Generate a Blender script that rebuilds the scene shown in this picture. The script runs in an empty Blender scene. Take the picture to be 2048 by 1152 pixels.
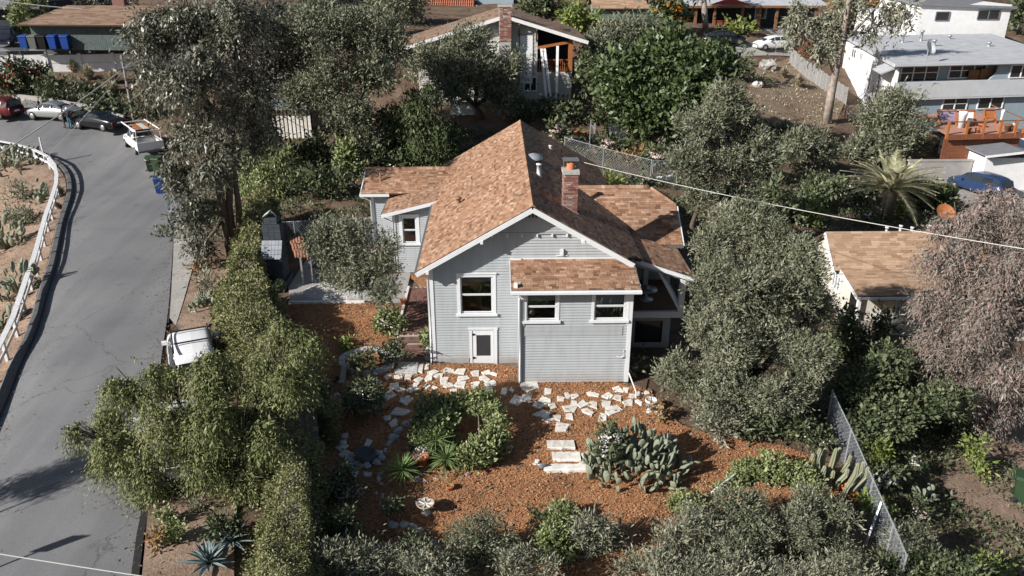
import bpy, math, random
import numpy as np
from mathutils import Vector, Matrix
S = bpy.context.scene
COL = S.collection
R = math.radians
random.seed(7)
rng = np.random.default_rng(11)
# ------------------------------------------------------------------ camera, sky, sun, exposure
CAM_H, PITCH, YAW, FPX = 15.6, R(23.3), R(1.2), 1593.0
cd = bpy.data.cameras.new('camera'); cam = bpy.data.objects.new('camera', cd); COL.objects.link(cam)
cd.sensor_width = 36; cd.lens = 36 * FPX / 2048; cd.clip_start = .2; cd.clip_end = 3000
cam.location = (0, 0, CAM_H); cam.rotation_euler = (math.pi / 2 - PITCH, 0, -YAW)
S.camera = cam
SUN_EL, SUN_AZ = R(28.5), R(29)          # light travels towards +X and, by SUN_AZ, towards +Y
w = bpy.data.worlds.new('World'); S.world = w; w.use_nodes = True
nt = w.node_tree; bgn = nt.nodes['Background']; sky = nt.nodes.new('ShaderNodeTexSky')
sky.sky_type = 'NISHITA'; sky.sun_disc = False; sky.sun_elevation = SUN_EL
sun_from = Vector((-math.cos(SUN_AZ), -math.sin(SUN_AZ), 0))
sky.sun_rotation = math.atan2(sun_from.x, sun_from.y) % (2 * math.pi)
nt.links.new(sky.outputs[0], bgn.inputs[0]); bgn.inputs[1].default_value = .05
sl = bpy.data.lights.new('sun', 'SUN'); sl.energy = 5.0; sl.angle = R(.55); sl.color = (1, .96, .91)
so = bpy.data.objects.new('sun', sl); COL.objects.link(so)
ld = Vector((math.cos(SUN_AZ) * math.cos(SUN_EL), math.sin(SUN_AZ) * math.cos(SUN_EL), -math.sin(SUN_EL)))
so.rotation_euler = ld.to_track_quat('-Z', 'Y').to_euler(); so.location = (-40, -10, 60)
S.view_settings.view_transform = 'Standard'; S.view_settings.look = 'None'
S.view_settings.exposure = .5; S.view_settings.gamma = 1
S.cycles.max_bounces = 6; S.cycles.diffuse_bounces = 2; S.cycles.transparent_max_bounces = 10
# ------------------------------------------------------------------ picture point -> place
FW = np.array([math.sin(YAW) * math.cos(PITCH), math.cos(YAW) * math.cos(PITCH), -math.sin(PITCH)])
RT = np.array([math.cos(YAW), -math.sin(YAW), 0.]); UP = np.cross(RT, FW); CP = np.array([0, 0, CAM_H])
def ray(u, v): return FW * FPX + RT * (u - 1024) - UP * (v - 576)
def atz(u, v, z): d = ray(u, v); return CP + d * ((z - CAM_H) / d[2])
def aty(u, v, y): d = ray(u, v); return CP + d * (y / d[1])
def pxm(p): return FPX / ((np.array(p, float) - CP) @ FW)
# ------------------------------------------------------------------ terrain heights
_c = [(a, b, c) for a, b, c in [
 # road (flat, then climbing round the bend)
 (300,1150,0),(60,1150,0),(200,950,0),(100,850,0),(300,800,0),(60,720,0),(300,650,0),(130,560,0),(330,520,0),(150,440,0),(340,430,0),(150,360,0),(300,350,.15),
 (120,325,.3),(290,315,.6),(60,270,1.6),(150,275,1.3),(240,280,1.1),(20,245,2.2),(110,245,2.1),(200,255,1.8),
 (-200,250,2.6),(-120,215,3.4),(60,215,2.9),(180,215,2.8),
 # planted slope under the upper road
 (20,190,3.5),(120,190,3.6),(230,200,3.4),(20,146,4.9),(110,142,4.9),(230,140,4.9),(330,160,4.4),(330,230,2.6),(400,300,1.2),
 (10,108,6.9),(120,104,6.9),(230,102,6.9),(400,90,6.6),(-60,80,7),(120,60,7.4),
 # bank on the left of the road
 (90,470,-.5),(60,420,-.6),(40,540,-.9),(10,620,-1.0),(60,600,-.5),(20,360,-.2),(60,340,.1),(-60,480,-2.6),(-160,560,-4.5),(-150,380,-2),(-150,760,-3),(-300,1000,-4),
 # verge, hedge line, upper lawn and patio
 (400,600,.15),(420,480,.2),(470,520,.3),(350,1080,.2),(430,1110,.1),(400,980,.1),(450,700,.2),(540,900,0),(560,1140,-.2),
 (560,640,.55),(700,640,.5),(740,680,.45),(600,600,.6),(750,600,.6),(820,600,.6),(840,650,.55),(820,545,.65),(650,480,.7),(770,480,1.0),(550,560,.6),
 # garden
 (872,727,0),(1040,767,0),(1250,767,0),(960,740,0),(1130,820,-.05),(800,770,0),(720,800,0),(900,900,-.2),(1100,880,-.1),(1110,945,-.4),(1300,830,-.1),(1300,980,-.45),(1000,1000,-.5),(830,1010,-.4),
 (720,930,-.2),(700,1080,-.5),(1000,1140,-.8),(1250,1100,-.8),(1500,900,-.4),(1600,930,-.6),(1450,1050,-.9),(1600,1140,-1.3),(1690,960,-.9),(1750,1090,-1.5),
 # right-hand neighbour, lower
 (1690,820,-.6),(1800,820,-1.6),(1900,900,-2.0),(1850,1050,-2.2),(2000,1000,-2.5),(2100,1100,-2.8),(1800,690,-2.0),(1900,690,-2.1),(1650,640,-1.4),(1700,560,-1.6),(2040,700,-2.3),(2200,600,-2.6),
 (1955,388,-2.1),(1850,400,-1.9),(2040,400,-2.2),(1770,440,-1.6),(1600,430,-.9),(1500,480,-.4),(1850,330,-1.3),(1700,310,-.6),(1580,330,.1),
 # behind the house
 (700,420,1.0),(600,420,.8),(560,350,1.0),(600,320,1.5),(720,320,1.6),(850,310,1.6),(560,285,2.2),(700,260,2.6),(850,230,3.1),(960,230,3.3),(1110,210,3.5),(1000,250,2.6),
 (1250,345,.9),(1350,350,.7),(1200,300,1.4),(1300,290,1.5),(1400,330,1.0),(1420,400,.3),(1240,260,2.2),(1350,250,2.5),(1500,250,1.9),(1640,250,.7),(1560,200,2.4),(1660,200,1.6),(1500,150,3.6),(1600,140,3.4),
 (1480,108,5.0),(1560,104,5.0),(1640,110,4.4),(1250,130,5.0),(1350,110,5.4),(1500,70,6.4),(1300,60,7.0),
 (1950,270,.1),(1780,270,.0),(2040,270,0),(1700,215,.9),(1700,130,3.0),
 ]]
def _ctrl():
    P = [atz(*q) for q in _c]
    extra = [(-2.5,28.5,0),(5,28.5,0),(-2.5,36,.3),(5,36,.4),(-2,43,1.),(5,43,.8),(9,32,-.1),(9,38,.3),(1,32,.1),
             (0,5,-1.5),(14,5,-2),(-14,5,0),(-10,10,0),(30,8,-3.5),(-30,8,-4),(-60,30,-9),(-60,80,0),(60,30,-5),(70,70,-3),
             (0,110,8.5),(-40,110,9),(40,110,7.5),(70,110,6),(-70,110,8),(0,150,11),(-60,150,12),(60,150,10),(0,230,13),(-90,230,13),(90,230,13),(-110,60,-2),(110,60,-4)]
    return np.array([list(p) for p in P] + [list(map(float, e)) for e in extra])
CT = _ctrl()
def _rbf(P):
    d = np.linalg.norm(P[:, None, :2] - P[None, :, :2], axis=2)
    A = np.block([[d + np.eye(len(P)) * .35, np.ones((len(P), 1))], [np.ones((1, len(P))), np.zeros((1, 1))]])
    return np.linalg.solve(A, np.append(P[:, 2], 0))
WT = _rbf(CT)
def zfun(x, y):
    x = np.atleast_1d(np.asarray(x, float)); y = np.atleast_1d(np.asarray(y, float)); out = np.zeros(x.size); n = len(CT)
    for i in range(0, x.size, 4000):
        d = np.hypot(x.ravel()[i:i+4000, None] - CT[None, :, 0], y.ravel()[i:i+4000, None] - CT[None, :, 1])
        out[i:i+4000] = d @ WT[:n] + WT[n]
    return np.clip(out, -12, 16).reshape(x.shape)
XS = np.concatenate([np.linspace(-900, -70, 14)[:-1], np.arange(-70, 70, .8), np.linspace(70, 900, 14)])
YS = np.concatenate([np.linspace(-500, 0, 8)[:-1], np.arange(0, 130, .8), np.linspace(130, 1500, 20)])
_gx, _gy = np.meshgrid(XS, YS)
ZG = zfun(np.clip(_gx, -120, 120), np.clip(_gy, -5, 240))
_u0, _u1 = atz(-60, 148.5, 4.75), atz(400, 137, 4.75); _ud = (_u1 - _u0)[:2]; _ul = np.linalg.norm(_ud); _ud = _ud/_ul
_sa = (_gx - _u0[0])*_ud[0] + (_gy - _u0[1])*_ud[1]; _sd = (_gx - _u0[0])*_ud[1] - (_gy - _u0[1])*_ud[0]      # along and in front of the panel wall
def _wall():
    k = (_sa > -45) & (_sa < _ul + 2) & (_sd > -.5) & (_sd < 12); ZG[k] = np.minimum(ZG[k], 4.75 - .2*np.maximum(0, _sd[k]))
    k = (_sa > -45) & (_sa < _ul + 2) & (_sd <= -.5) & (_sd > -16); ZG[k] = np.minimum(ZG[k], 6.75)
for _k in range(6):      # soften the interpolated relief
    ZG[1:-1, 1:-1] = ZG[1:-1, 1:-1]*.4 + (ZG[:-2, 1:-1] + ZG[2:, 1:-1] + ZG[1:-1, :-2] + ZG[1:-1, 2:])*.15
_wall()
def zt(x, y):
    xa = np.asarray(x, float); ya = np.asarray(y, float)
    i = np.clip(np.searchsorted(XS, xa) - 1, 0, len(XS) - 2); j = np.clip(np.searchsorted(YS, ya) - 1, 0, len(YS) - 2)
    tx = (xa - XS[i]) / (XS[i+1] - XS[i]); ty = (ya - YS[j]) / (YS[j+1] - YS[j])
    return (ZG[j, i] * (1-tx) + ZG[j, i+1] * tx) * (1-ty) + (ZG[j+1, i] * (1-tx) + ZG[j+1, i+1] * tx) * ty
_ts = np.concatenate([np.arange(8, 60, .1), np.arange(60, 260, .3)])
def G(u, v, dz=0.):
    """the ground point seen at picture point (u, v)"""
    d = ray(u, v); d = d / np.linalg.norm(d); P = CP + d * _ts[:, None]
    below = P[:, 2] < zt(P[:, 0], P[:, 1])
    k = int(np.argmax(below)) if below.any() else len(_ts) - 1
    p = P[k]; return Vector((p[0], p[1], float(zt(p[0], p[1])) + dz))
def gz(x, y): return float(zt(x, y))
# ------------------------------------------------------------------ mesh builder
class MB:
    def __init__(s): s.v = []; s.f = []
    def add(s, vs, fs):
        b = len(s.v); s.v += [tuple(map(float, q)) for q in vs]; s.f += [tuple(b + i for i in q) for q in fs]; return s
    def box(s, x0, x1, y0, y1, z0, z1):
        return s.add([(x0,y0,z0),(x1,y0,z0),(x1,y1,z0),(x0,y1,z0),(x0,y0,z1),(x1,y0,z1),(x1,y1,z1),(x0,y1,z1)],
                     [(0,3,2,1),(4,5,6,7),(0,1,5,4),(1,2,6,5),(2,3,7,6),(3,0,4,7)])
    def bar(s, a, b, w, h=None, up=(0,0,1)):
        """square bar from a to b, w wide, h high"""
        a = Vector(a); b = Vector(b); h = w if h is None else h; t = (b - a).normalized(); u = Vector(up)
        if abs(t.dot(u)) > .98: u = Vector((0, 1, 0))
        x = t.cross(u).normalized() * (w / 2); y = x.normalized().cross(t).normalized() * (h / 2)
        return s.add([a-x-y, a+x-y, a+x+y, a-x+y, b-x-y, b+x-y, b+x+y, b-x+y],
                     [(0,1,2,3),(7,6,5,4),(1,0,4,5),(2,1,5,6),(3,2,6,7),(0,3,7,4)])
    def slab(s, poly, t):
        """closed slab under a planar 3D polygon, t thick along its normal"""
        P = [Vector(p) for p in poly]; n = Vector((0, 0, 0))
        for i in range(len(P)): n += (P[i] - P[0]).cross(P[(i+1) % len(P)] - P[0])
        n.normalize(); m = len(P); Q = [p - n * t for p in P]
        return s.add(P + Q, [tuple(range(m)), tuple(range(2*m-1, m-1, -1))] + [(i, m+i, m+(i+1) % m, (i+1) % m) for i in range(m)])
    def tube(s, pts, rad, n=7, cap=True):
        pts = [Vector(p) for p in pts]; rad = rad if isinstance(rad, (list, tuple)) else [rad] * len(pts); rings = []; vs = []; fs = []
        ref = Vector((.13, .31, 1)).normalized()
        for i, p in enumerate(pts):
            t = (pts[min(i+1, len(pts)-1)] - pts[max(i-1, 0)]).normalized()
            u = t.cross(ref) if abs(t.dot(ref)) < .97 else t.cross(Vector((1, 0, 0)))
            u.normalize(); q = t.cross(u)
            vs += [p + (u * math.cos(2*math.pi*k/n) + q * math.sin(2*math.pi*k/n)) * rad[i] for k in range(n)]
        for i in range(len(pts)-1):
            fs += [(i*n+k, i*n+(k+1) % n, (i+1)*n+(k+1) % n, (i+1)*n+k) for k in range(n)]
        if cap: fs += [tuple(range(n-1, -1, -1)), tuple((len(pts)-1)*n+k for k in range(n))]
        return s.add(vs, fs)
    def lathe(s, c, prof, n=16):
        """profile [(r, z)] turned about the vertical through c"""
        vs = []; fs = []
        for r, z in prof: vs += [(c[0] + r*math.cos(2*math.pi*k/n), c[1] + r*math.sin(2*math.pi*k/n), c[2] + z) for k in range(n)]
        for i in range(len(prof)-1): fs += [(i*n+k, i*n+(k+1) % n, (i+1)*n+(k+1) % n, (i+1)*n+k) for k in range(n)]
        return s.add(vs, fs)
    def xform(s, M): s.v = [tuple(M @ Vector(q)) for q in s.v]; return s
    def mesh(s, name, mat, smooth=False, off=(0, 0, 0)):
        me = bpy.data.meshes.new(name)
        me.from_pydata([(a-off[0], b-off[1], c-off[2]) for a, b, c in s.v], [], s.f)
        if mat: me.materials.append(mat)
        if smooth: me.polygons.foreach_set('use_smooth', [True] * len(me.polygons))
        me.update(); return me
    def build(s, name, mat, parent=None, smooth=False, local=False):
        off = (0, 0, 0) if (parent is None or local) else root_loc(parent)
        return link(name, s.mesh(name, mat, smooth, off), parent)
def root_loc(o):
    l = Vector(o.location)
    while o.parent: o = o.parent; l += Vector(o.location)
    return l
def link(name, data, parent=None, loc=None):
    o = bpy.data.objects.new(name, data); COL.objects.link(o)
    if parent: o.parent = parent
    if loc is not None: o.location = loc
    return o
def tag(o, label=None, cat=None, group=None, kind=None):
    if label: o['label'] = label
    if cat: o['category'] = cat
    if group: o['group'] = group
    if kind: o['kind'] = kind
    return o
def thing(name, label, cat, loc=(0, 0, 0), group=None, rz=0):
    o = link(name, None, None, loc); o.empty_display_size = .2; o.rotation_euler.z = rz
    return tag(o, label, cat, group)
def struct(name, loc=(0, 0, 0)):
    return tag(link(name, None, None, loc), kind='structure')
def quads_mesh(name, V, mat, per=4):
    """V: (n, per, 3) separate faces"""
    V = np.asarray(V, np.float32); n = V.shape[0]; me = bpy.data.meshes.new(name)
    me.vertices.add(n * per); me.vertices.foreach_set('co', V.ravel())
    me.loops.add(n * per); me.loops.foreach_set('vertex_index', np.arange(n * per, dtype=np.int32))
    me.polygons.add(n); me.polygons.foreach_set('loop_start', np.arange(0, n * per, per, dtype=np.int32))
    if mat: me.materials.append(mat)
    me.update(calc_edges=True); return me
# ------------------------------------------------------------------ materials
def _nodes(name):
    m = bpy.data.materials.new(name); m.use_nodes = True; n = m.node_tree.nodes; return m, n, m.node_tree.links, n['Principled BSDF']
def _noise(n, l, scale, detail=4, coord='Object', rough=.6):
    tc = n.new('ShaderNodeTexCoord'); no = n.new('ShaderNodeTexNoise'); no.inputs['Scale'].default_value = scale
    no.inputs['Detail'].default_value = detail; no.inputs['Roughness'].default_value = rough
    l.new(tc.outputs[coord], no.inputs['Vector']); return no
def _ramp(n, stops):
    r = n.new('ShaderNodeValToRGB'); e = r.color_ramp.elements
    e[0].position, e[0].color = stops[0][0], (*stops[0][1], 1); e[1].position, e[1].color = stops[-1][0], (*stops[-1][1], 1)
    for p, c in stops[1:-1]: x = e.new(p); x.color = (*c, 1)
    return r
def sc(c, k): return tuple(min(1, x * k) for x in c)
def mat(name, c, rough=.75, var=.18, scale=3., bump=0., bscale=30., metal=0., spec=.35, coat=0.):
    m, n, l, p = _nodes(name); p.inputs['Roughness'].default_value = rough; p.inputs['Metallic'].default_value = metal
    p.inputs['Specular IOR Level'].default_value = spec; p.inputs['Coat Weight'].default_value = coat
    if var:
        no = _noise(n, l, scale); r = _ramp(n, [(.3, sc(c, 1-var)), (.7, sc(c, 1+var))]); l.new(no.outputs['Fac'], r.inputs[0]); l.new(r.outputs[0], p.inputs['Base Color'])
    else: p.inputs['Base Color'].default_value = (*c, 1)
    if bump:
        nb = _noise(n, l, bscale, 6); b = n.new('ShaderNodeBump'); b.inputs['Strength'].default_value = bump; b.inputs['Distance'].default_value = .05
        l.new(nb.outputs['Fac'], b.inputs['Height']); l.new(b.outputs[0], p.inputs['Normal'])
    return m
def mat_pieces(name, cols, rough=.85, grain=.12, gscale=25., bump=.2, wear=0.):
    """each piece (object or loose face group) takes its own tone out of cols"""
    m, n, l, p = _nodes(name); p.inputs['Roughness'].default_value = rough; p.inputs['Specular IOR Level'].default_value = .25
    g = n.new('ShaderNodeNewGeometry'); oi = n.new('ShaderNodeObjectInfo'); a = n.new('ShaderNodeMath'); a.operation = 'ADD'; f = n.new('ShaderNodeMath'); f.operation = 'FRACT'
    l.new(g.outputs['Random Per Island'], a.inputs[0]); l.new(oi.outputs['Random'], a.inputs[1]); l.new(a.outputs[0], f.inputs[0])
    k = len(cols); r = _ramp(n, [(i / max(1, k-1), c) for i, c in enumerate(cols)]); l.new(f.outputs[0], r.inputs[0])
    no = _noise(n, l, gscale); mx = n.new('ShaderNodeMixRGB'); mx.blend_type = 'MULTIPLY'; mx.inputs[0].default_value = 1
    rr = _ramp(n, [(.25, (1-grain*2,)*3), (.75, (1+grain,)*3)]); l.new(no.outputs['Fac'], rr.inputs[0])
    l.new(r.outputs[0], mx.inputs[1]); l.new(rr.outputs[0], mx.inputs[2]); src = mx.outputs[0]
    if wear:     # broad weathering across all pieces, in place coordinates
        nw = n.new('ShaderNodeTexNoise'); nw.inputs['Scale'].default_value = .55; nw.inputs['Detail'].default_value = 5; l.new(g.outputs['Position'], nw.inputs['Vector']); rw = _ramp(n, [(.3, (1-wear, 1-wear, 1-wear*.95)), (.7, (1+wear*.35,)*3)]); l.new(nw.outputs['Fac'], rw.inputs[0])
        m2 = n.new('ShaderNodeMixRGB'); m2.blend_type = 'MULTIPLY'; m2.inputs[0].default_value = 1; l.new(src, m2.inputs[1]); l.new(rw.outputs[0], m2.inputs[2]); src = m2.outputs[0]
    l.new(src, p.inputs['Base Color'])
    if bump:
        b = n.new('ShaderNodeBump'); b.inputs['Strength'].default_value = bump; b.inputs['Distance'].default_value = .02
        l.new(no.outputs['Fac'], b.inputs['Height']); l.new(b.outputs[0], p.inputs['Normal'])
    return m
def mat_leaf(name, cols, trans=.09, rough=.55, spec=.3):
    m, n, l, p = _nodes(name); p.inputs['Roughness'].default_value = rough; p.inputs['Specular IOR Level'].default_value = spec
    g = n.new('ShaderNodeNewGeometry'); k = len(cols); r = _ramp(n, [(i / max(1, k-1), c) for i, c in enumerate(cols)])
    no = _noise(n, l, .9, 2); a = n.new('ShaderNodeMath'); a.operation = 'MULTIPLY_ADD'; a.inputs[1].default_value = .65
    b = n.new('ShaderNodeMath'); b.operation = 'MULTIPLY_ADD'; b.inputs[1].default_value = 1.1; b.inputs[2].default_value = -.38
    l.new(no.outputs['Fac'], b.inputs[0]); l.new(g.outputs['Random Per Island'], a.inputs[0]); l.new(b.outputs[0], a.inputs[2]); l.new(a.outputs[0], r.inputs[0])
    l.new(r.outputs[0], p.inputs['Base Color'])
    t = n.new('ShaderNodeBsdfTranslucent'); l.new(r.outputs[0], t.inputs[0]); mx = n.new('ShaderNodeMixShader'); mx.inputs[0].default_value = trans
    l.new(p.outputs[0], mx.inputs[1]); l.new(t.outputs[0], mx.inputs[2]); l.new(mx.outputs[0], n['Material Output'].inputs[0]); return m
def mat_glass(name, tint=(.6, .63, .64), fac=.14, rough=.02):
    m, n, l, p = _nodes(name); t = n.new('ShaderNodeBsdfTransparent'); t.inputs[0].default_value = (*tint, 1); g = n.new('ShaderNodeBsdfGlossy'); g.inputs['Roughness'].default_value = rough
    fr = n.new('ShaderNodeFresnel'); fr.inputs[0].default_value = 1.5; a = n.new('ShaderNodeMath'); a.operation = 'ADD'; a.inputs[1].default_value = fac
    mx = n.new('ShaderNodeMixShader'); l.new(fr.outputs[0], a.inputs[0]); l.new(a.outputs[0], mx.inputs[0]); l.new(t.outputs[0], mx.inputs[1]); l.new(g.outputs[0], mx.inputs[2])
    l.new(mx.outputs[0], n['Material Output'].inputs[0]); return m
def mat_ground(name, stops, scale, rough=.95, bump=.5, bscale=14., scale2=None, stops2=None, dist=.06):
    m, n, l, p = _nodes(name); p.inputs['Roughness'].default_value = rough; p.inputs['Specular IOR Level'].default_value = .15
    no = _noise(n, l, scale, 8, 'Object', .68); r = _ramp(n, stops); l.new(no.outputs['Fac'], r.inputs[0]); src = r.outputs[0]
    if stops2:
        n2 = _noise(n, l, scale2, 5, 'Object', .6); r2 = _ramp(n, stops2); l.new(n2.outputs['Fac'], r2.inputs[0])
        mx = n.new('ShaderNodeMixRGB'); mx.blend_type = 'MULTIPLY'; mx.inputs[0].default_value = 1; l.new(src, mx.inputs[1]); l.new(r2.outputs[0], mx.inputs[2]); src = mx.outputs[0]
    l.new(src, p.inputs['Base Color'])
    nb = _noise(n, l, bscale, 8, 'Object', .7); b = n.new('ShaderNodeBump'); b.inputs['Strength'].default_value = bump; b.inputs['Distance'].default_value = dist
    l.new(nb.outputs['Fac'], b.inputs['Height']); l.new(b.outputs[0], p.inputs['Normal']); return m
M = {}
M['soil'] = mat_ground('soil', [(.25, (.075,.05,.036)), (.5, (.17,.118,.084)), (.68, (.25,.185,.135)), (.8, (.16,.14,.095))], .55, bump=.8, scale2=9, stops2=[(.3, (.6,.6,.6)), (.7, (1.15,1.12,1.1))])
M['bank'] = mat_ground('pale_soil', [(.3, (.2,.14,.1)), (.5, (.33,.235,.175)), (.7, (.42,.32,.25))], .8, bump=.9, scale2=7, stops2=[(.3, (.65,.63,.6)), (.7, (1.1,1.1,1.1))])
M['mulch'] = mat_ground('mulch', [(.28, (.17,.08,.04)), (.5, (.35,.17,.085)), (.72, (.5,.27,.145))], 9, bump=1., bscale=22, scale2=.7, stops2=[(.33, (.62,.6,.6)), (.5, (1,1,1)), (.68, (1.15,1.13,1.1))])
M['chip'] = mat_pieces('mulch_chip', [(.35,.165,.078),(.48,.235,.112),(.56,.285,.142),(.66,.38,.205)], .9, .1, 8, 0)
M['asphalt_plain'] = mat_ground('asphalt_plain', [(.3, (.185,.182,.184)), (.7, (.225,.221,.22))], .5, .82, .25, 60, 40, [(.3, (.8,.8,.8)), (.7, (1.1,1.1,1.1))], .01)
def mat_asphalt():
    m, n, l, p = _nodes('asphalt'); p.inputs['Roughness'].default_value = .85; p.inputs['Specular IOR Level'].default_value = .2
    tc = n.new('ShaderNodeTexCoord'); co = tc.outputs['Object']
    def noise(s_, d_, w_=None):
        q = n.new('ShaderNodeTexNoise'); q.inputs['Scale'].default_value = s_; q.inputs['Detail'].default_value = d_; l.new(w_ or co, q.inputs['Vector']); return q
    def mul(a, b):
        q = n.new('ShaderNodeMixRGB'); q.blend_type = 'MULTIPLY'; q.inputs[0].default_value = 1; l.new(a, q.inputs[1]); l.new(b, q.inputs[2]); return q.outputs[0]
    r = _ramp(n, [(.3, (.16,.16,.167)), (.5, (.178,.178,.184)), (.7, (.195,.194,.197))]); l.new(noise(.35, 6).outputs['Fac'], r.inputs[0]); src = r.outputs[0]
    rf = _ramp(n, [(.3, (.82,.82,.82)), (.7, (1.12,1.12,1.12))]); l.new(noise(28, 4).outputs['Fac'], rf.inputs[0]); src = mul(src, rf.outputs[0])
    rs = _ramp(n, [(.64, (1,1,1)), (.72, (.84,.835,.83)), (.8, (.72,.71,.7))]); l.new(noise(1.1, 3).outputs['Fac'], rs.inputs[0]); src = mul(src, rs.outputs[0])       # stains
    wv = noise(1.5, 5); ad = n.new('ShaderNodeVectorMath'); ad.operation = 'MULTIPLY_ADD'; ad.inputs[1].default_value = (.9,.9,.9); l.new(wv.outputs['Color'], ad.inputs[0]); l.new(co, ad.inputs[2])
    vo = n.new('ShaderNodeTexVoronoi'); vo.feature = 'DISTANCE_TO_EDGE'; vo.inputs['Scale'].default_value = .13; l.new(ad.outputs[0], vo.inputs['Vector']); rc = _ramp(n, [(.0, (.6,.6,.6)), (.002, (.75,.75,.75)), (.004, (1,1,1))]); l.new(vo.outputs['Distance'], rc.inputs[0]); src = mul(src, rc.outputs[0])
    mp = n.new('ShaderNodeMapping'); mp.inputs['Scale'].default_value = (1.1,.09,1); mp.inputs['Rotation'].default_value = (0,0,.12); l.new(co, mp.inputs[0]); rt = _ramp(n, [(.35, (.9,.9,.9)), (.65, (1.07,1.07,1.06))]); l.new(noise(1., 2, mp.outputs[0]).outputs['Fac'], rt.inputs[0]); src = mul(src, rt.outputs[0])
    l.new(src, p.inputs['Base Color']); b = n.new('ShaderNodeBump'); b.inputs['Strength'].default_value = .3; b.inputs['Distance'].default_value = .01; l.new(noise(60, 4).outputs['Fac'], b.inputs['Height']); l.new(b.outputs[0], p.inputs['Normal']); return m
M['asphalt'] = mat_asphalt()
M['crackseal'] = mat('crack_filler', (.03,.028,.027), .8, .2, 8)
M['concrete'] = mat_ground('concrete', [(.3, (.3,.285,.265)), (.7, (.42,.4,.375))], 1.5, .9, .3, 40, 18, [(.3, (.82,.82,.82)), (.7, (1.06,1.06,1.06))], .01)
M['drygrass'] = mat_ground('dry_slope', [(.3, (.2,.14,.095)), (.5, (.32,.235,.165)), (.7, (.33,.295,.215))], .5, bump=.8, scale2=8, stops2=[(.3, (.6,.6,.6)), (.7, (1.1,1.1,1.1))])
M['stone'] = mat_pieces('flagstone', [(.62,.58,.52),(.72,.69,.63),(.78,.75,.7),(.66,.61,.54)], .9, .18, 5, .4)
M['greystone'] = mat_pieces('grey_stone', [(.38,.39,.4),(.48,.49,.5),(.43,.43,.42),(.56,.56,.55)], .9, .2, 5, .5)
M['rock'] = mat_pieces('rock', [(.38,.36,.34),(.52,.49,.45),(.62,.59,.55),(.45,.4,.36)], .95, .22, 4, .6)
M['gravel'] = mat_pieces('gravel', [(.4,.39,.38),(.6,.58,.56),(.7,.68,.66),(.3,.29,.29)], .9, .1, 8, 0)
def mat_siding():
    m, n, l, p = _nodes('grey_siding'); p.inputs['Roughness'].default_value = .62; g = n.new('ShaderNodeNewGeometry'); sx = n.new('ShaderNodeSeparateXYZ'); l.new(g.outputs['Position'], sx.inputs[0])
    mp = n.new('ShaderNodeMapping'); mp.inputs['Scale'].default_value = (3, 3, .5); l.new(g.outputs['Position'], mp.inputs[0]); no = n.new('ShaderNodeTexNoise'); no.inputs['Scale'].default_value = 1.6; no.inputs['Detail'].default_value = 7; l.new(mp.outputs[0], no.inputs['Vector'])
    r = _ramp(n, [(.3, (.355,.376,.388)), (.5, (.388,.411,.425)), (.72, (.412,.434,.446))]); l.new(no.outputs['Fac'], r.inputs[0])
    n2 = n.new('ShaderNodeTexNoise'); n2.inputs['Scale'].default_value = 2.2; n2.inputs['Detail'].default_value = 6; l.new(g.outputs['Position'], n2.inputs['Vector'])
    a = n.new('ShaderNodeMath'); a.operation = 'MULTIPLY_ADD'; a.inputs[1].default_value = -.9; l.new(sx.outputs[2], a.inputs[0]); l.new(n2.outputs['Fac'], a.inputs[2]); rs = _ramp(n, [(.0, (0, 0, 0)), (.55, (.5, .5, .5))]); l.new(a.outputs[0], rs.inputs[0])
    mx = n.new('ShaderNodeMixRGB'); mx.inputs[2].default_value = (.3,.235,.18,1); l.new(rs.outputs[0], mx.inputs[0]); l.new(r.outputs[0], mx.inputs[1]); l.new(mx.outputs[0], p.inputs['Base Color']); return m
M['siding'] = mat_siding()
M['trim'] = mat('white_trim', (.7,.715,.73), .5, .04, 4)
M['white'] = mat('white_paint', (.78,.78,.78), .6, .08, 2)
M['fencewhite'] = mat('weathered_white', (.66,.66,.67), .7, .16, 6, .15, 30)
M['shingle'] = mat_pieces('shingle', wear=.18, cols= [(.17,.085,.05),(.33,.18,.105),(.4,.235,.145),(.36,.205,.125),(.54,.38,.27),(.26,.135,.078),(.39,.225,.138),(.47,.3,.2),(.22,.115,.07)], rough=.92, grain=.12, gscale=40, bump=.3)
M['deck'] = mat('roof_felt', (.09,.055,.04), .95, .2, 6)
M['shinglefar'] = mat_pieces('far_shingle', [(.17,.105,.07),(.25,.165,.115),(.31,.215,.155),(.22,.14,.095)], .95, .12, 20, .2)
M['pinkshingle'] = mat_pieces('tan_shingle', [(.33,.215,.14),(.42,.28,.185),(.5,.35,.24),(.28,.175,.11),(.45,.3,.2)], .95, .1, 20, .2)
M['gutter'] = mat('dark_gutter', (.14,.15,.16), .5, .1, 5, spec=.5)
M['brick'] = mat_pieces('brick', [(.22,.085,.065),(.3,.13,.1),(.26,.105,.085),(.42,.27,.22),(.18,.08,.07),(.5,.42,.37)], .95, .15, 30, .3)
M['paver'] = mat_pieces('paver_brick', [(.15,.08,.062),(.21,.105,.08),(.25,.13,.1),(.18,.1,.085)], .95, .15, 20, .3)
M['mortar'] = mat('mortar', (.42,.4,.37), .95, .15, 8)
M['metal'] = mat('galvanised', (.42,.44,.46), .45, .1, 5, metal=.5)
M['wire'] = mat('wire', (.4,.42,.45), .5, 0, metal=.4)
M['cable'] = mat('cable', (.62,.6,.56), .6, 0)
M['darkcable'] = mat('dark_cable', (.05,.05,.05), .6, 0)
M['glass'] = mat_glass('window_glass')
M['farglass'] = mat('dark_glass', (.03,.034,.038), .08, .3, .6, spec=.7)
M['room'] = mat('room', (.6,.58,.55), .9, .1)
M['black'] = mat('black_paint', (.015,.015,.016), .45, 0)
M['rubber'] = mat('rubber', (.018,.018,.018), .85, 0)
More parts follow.
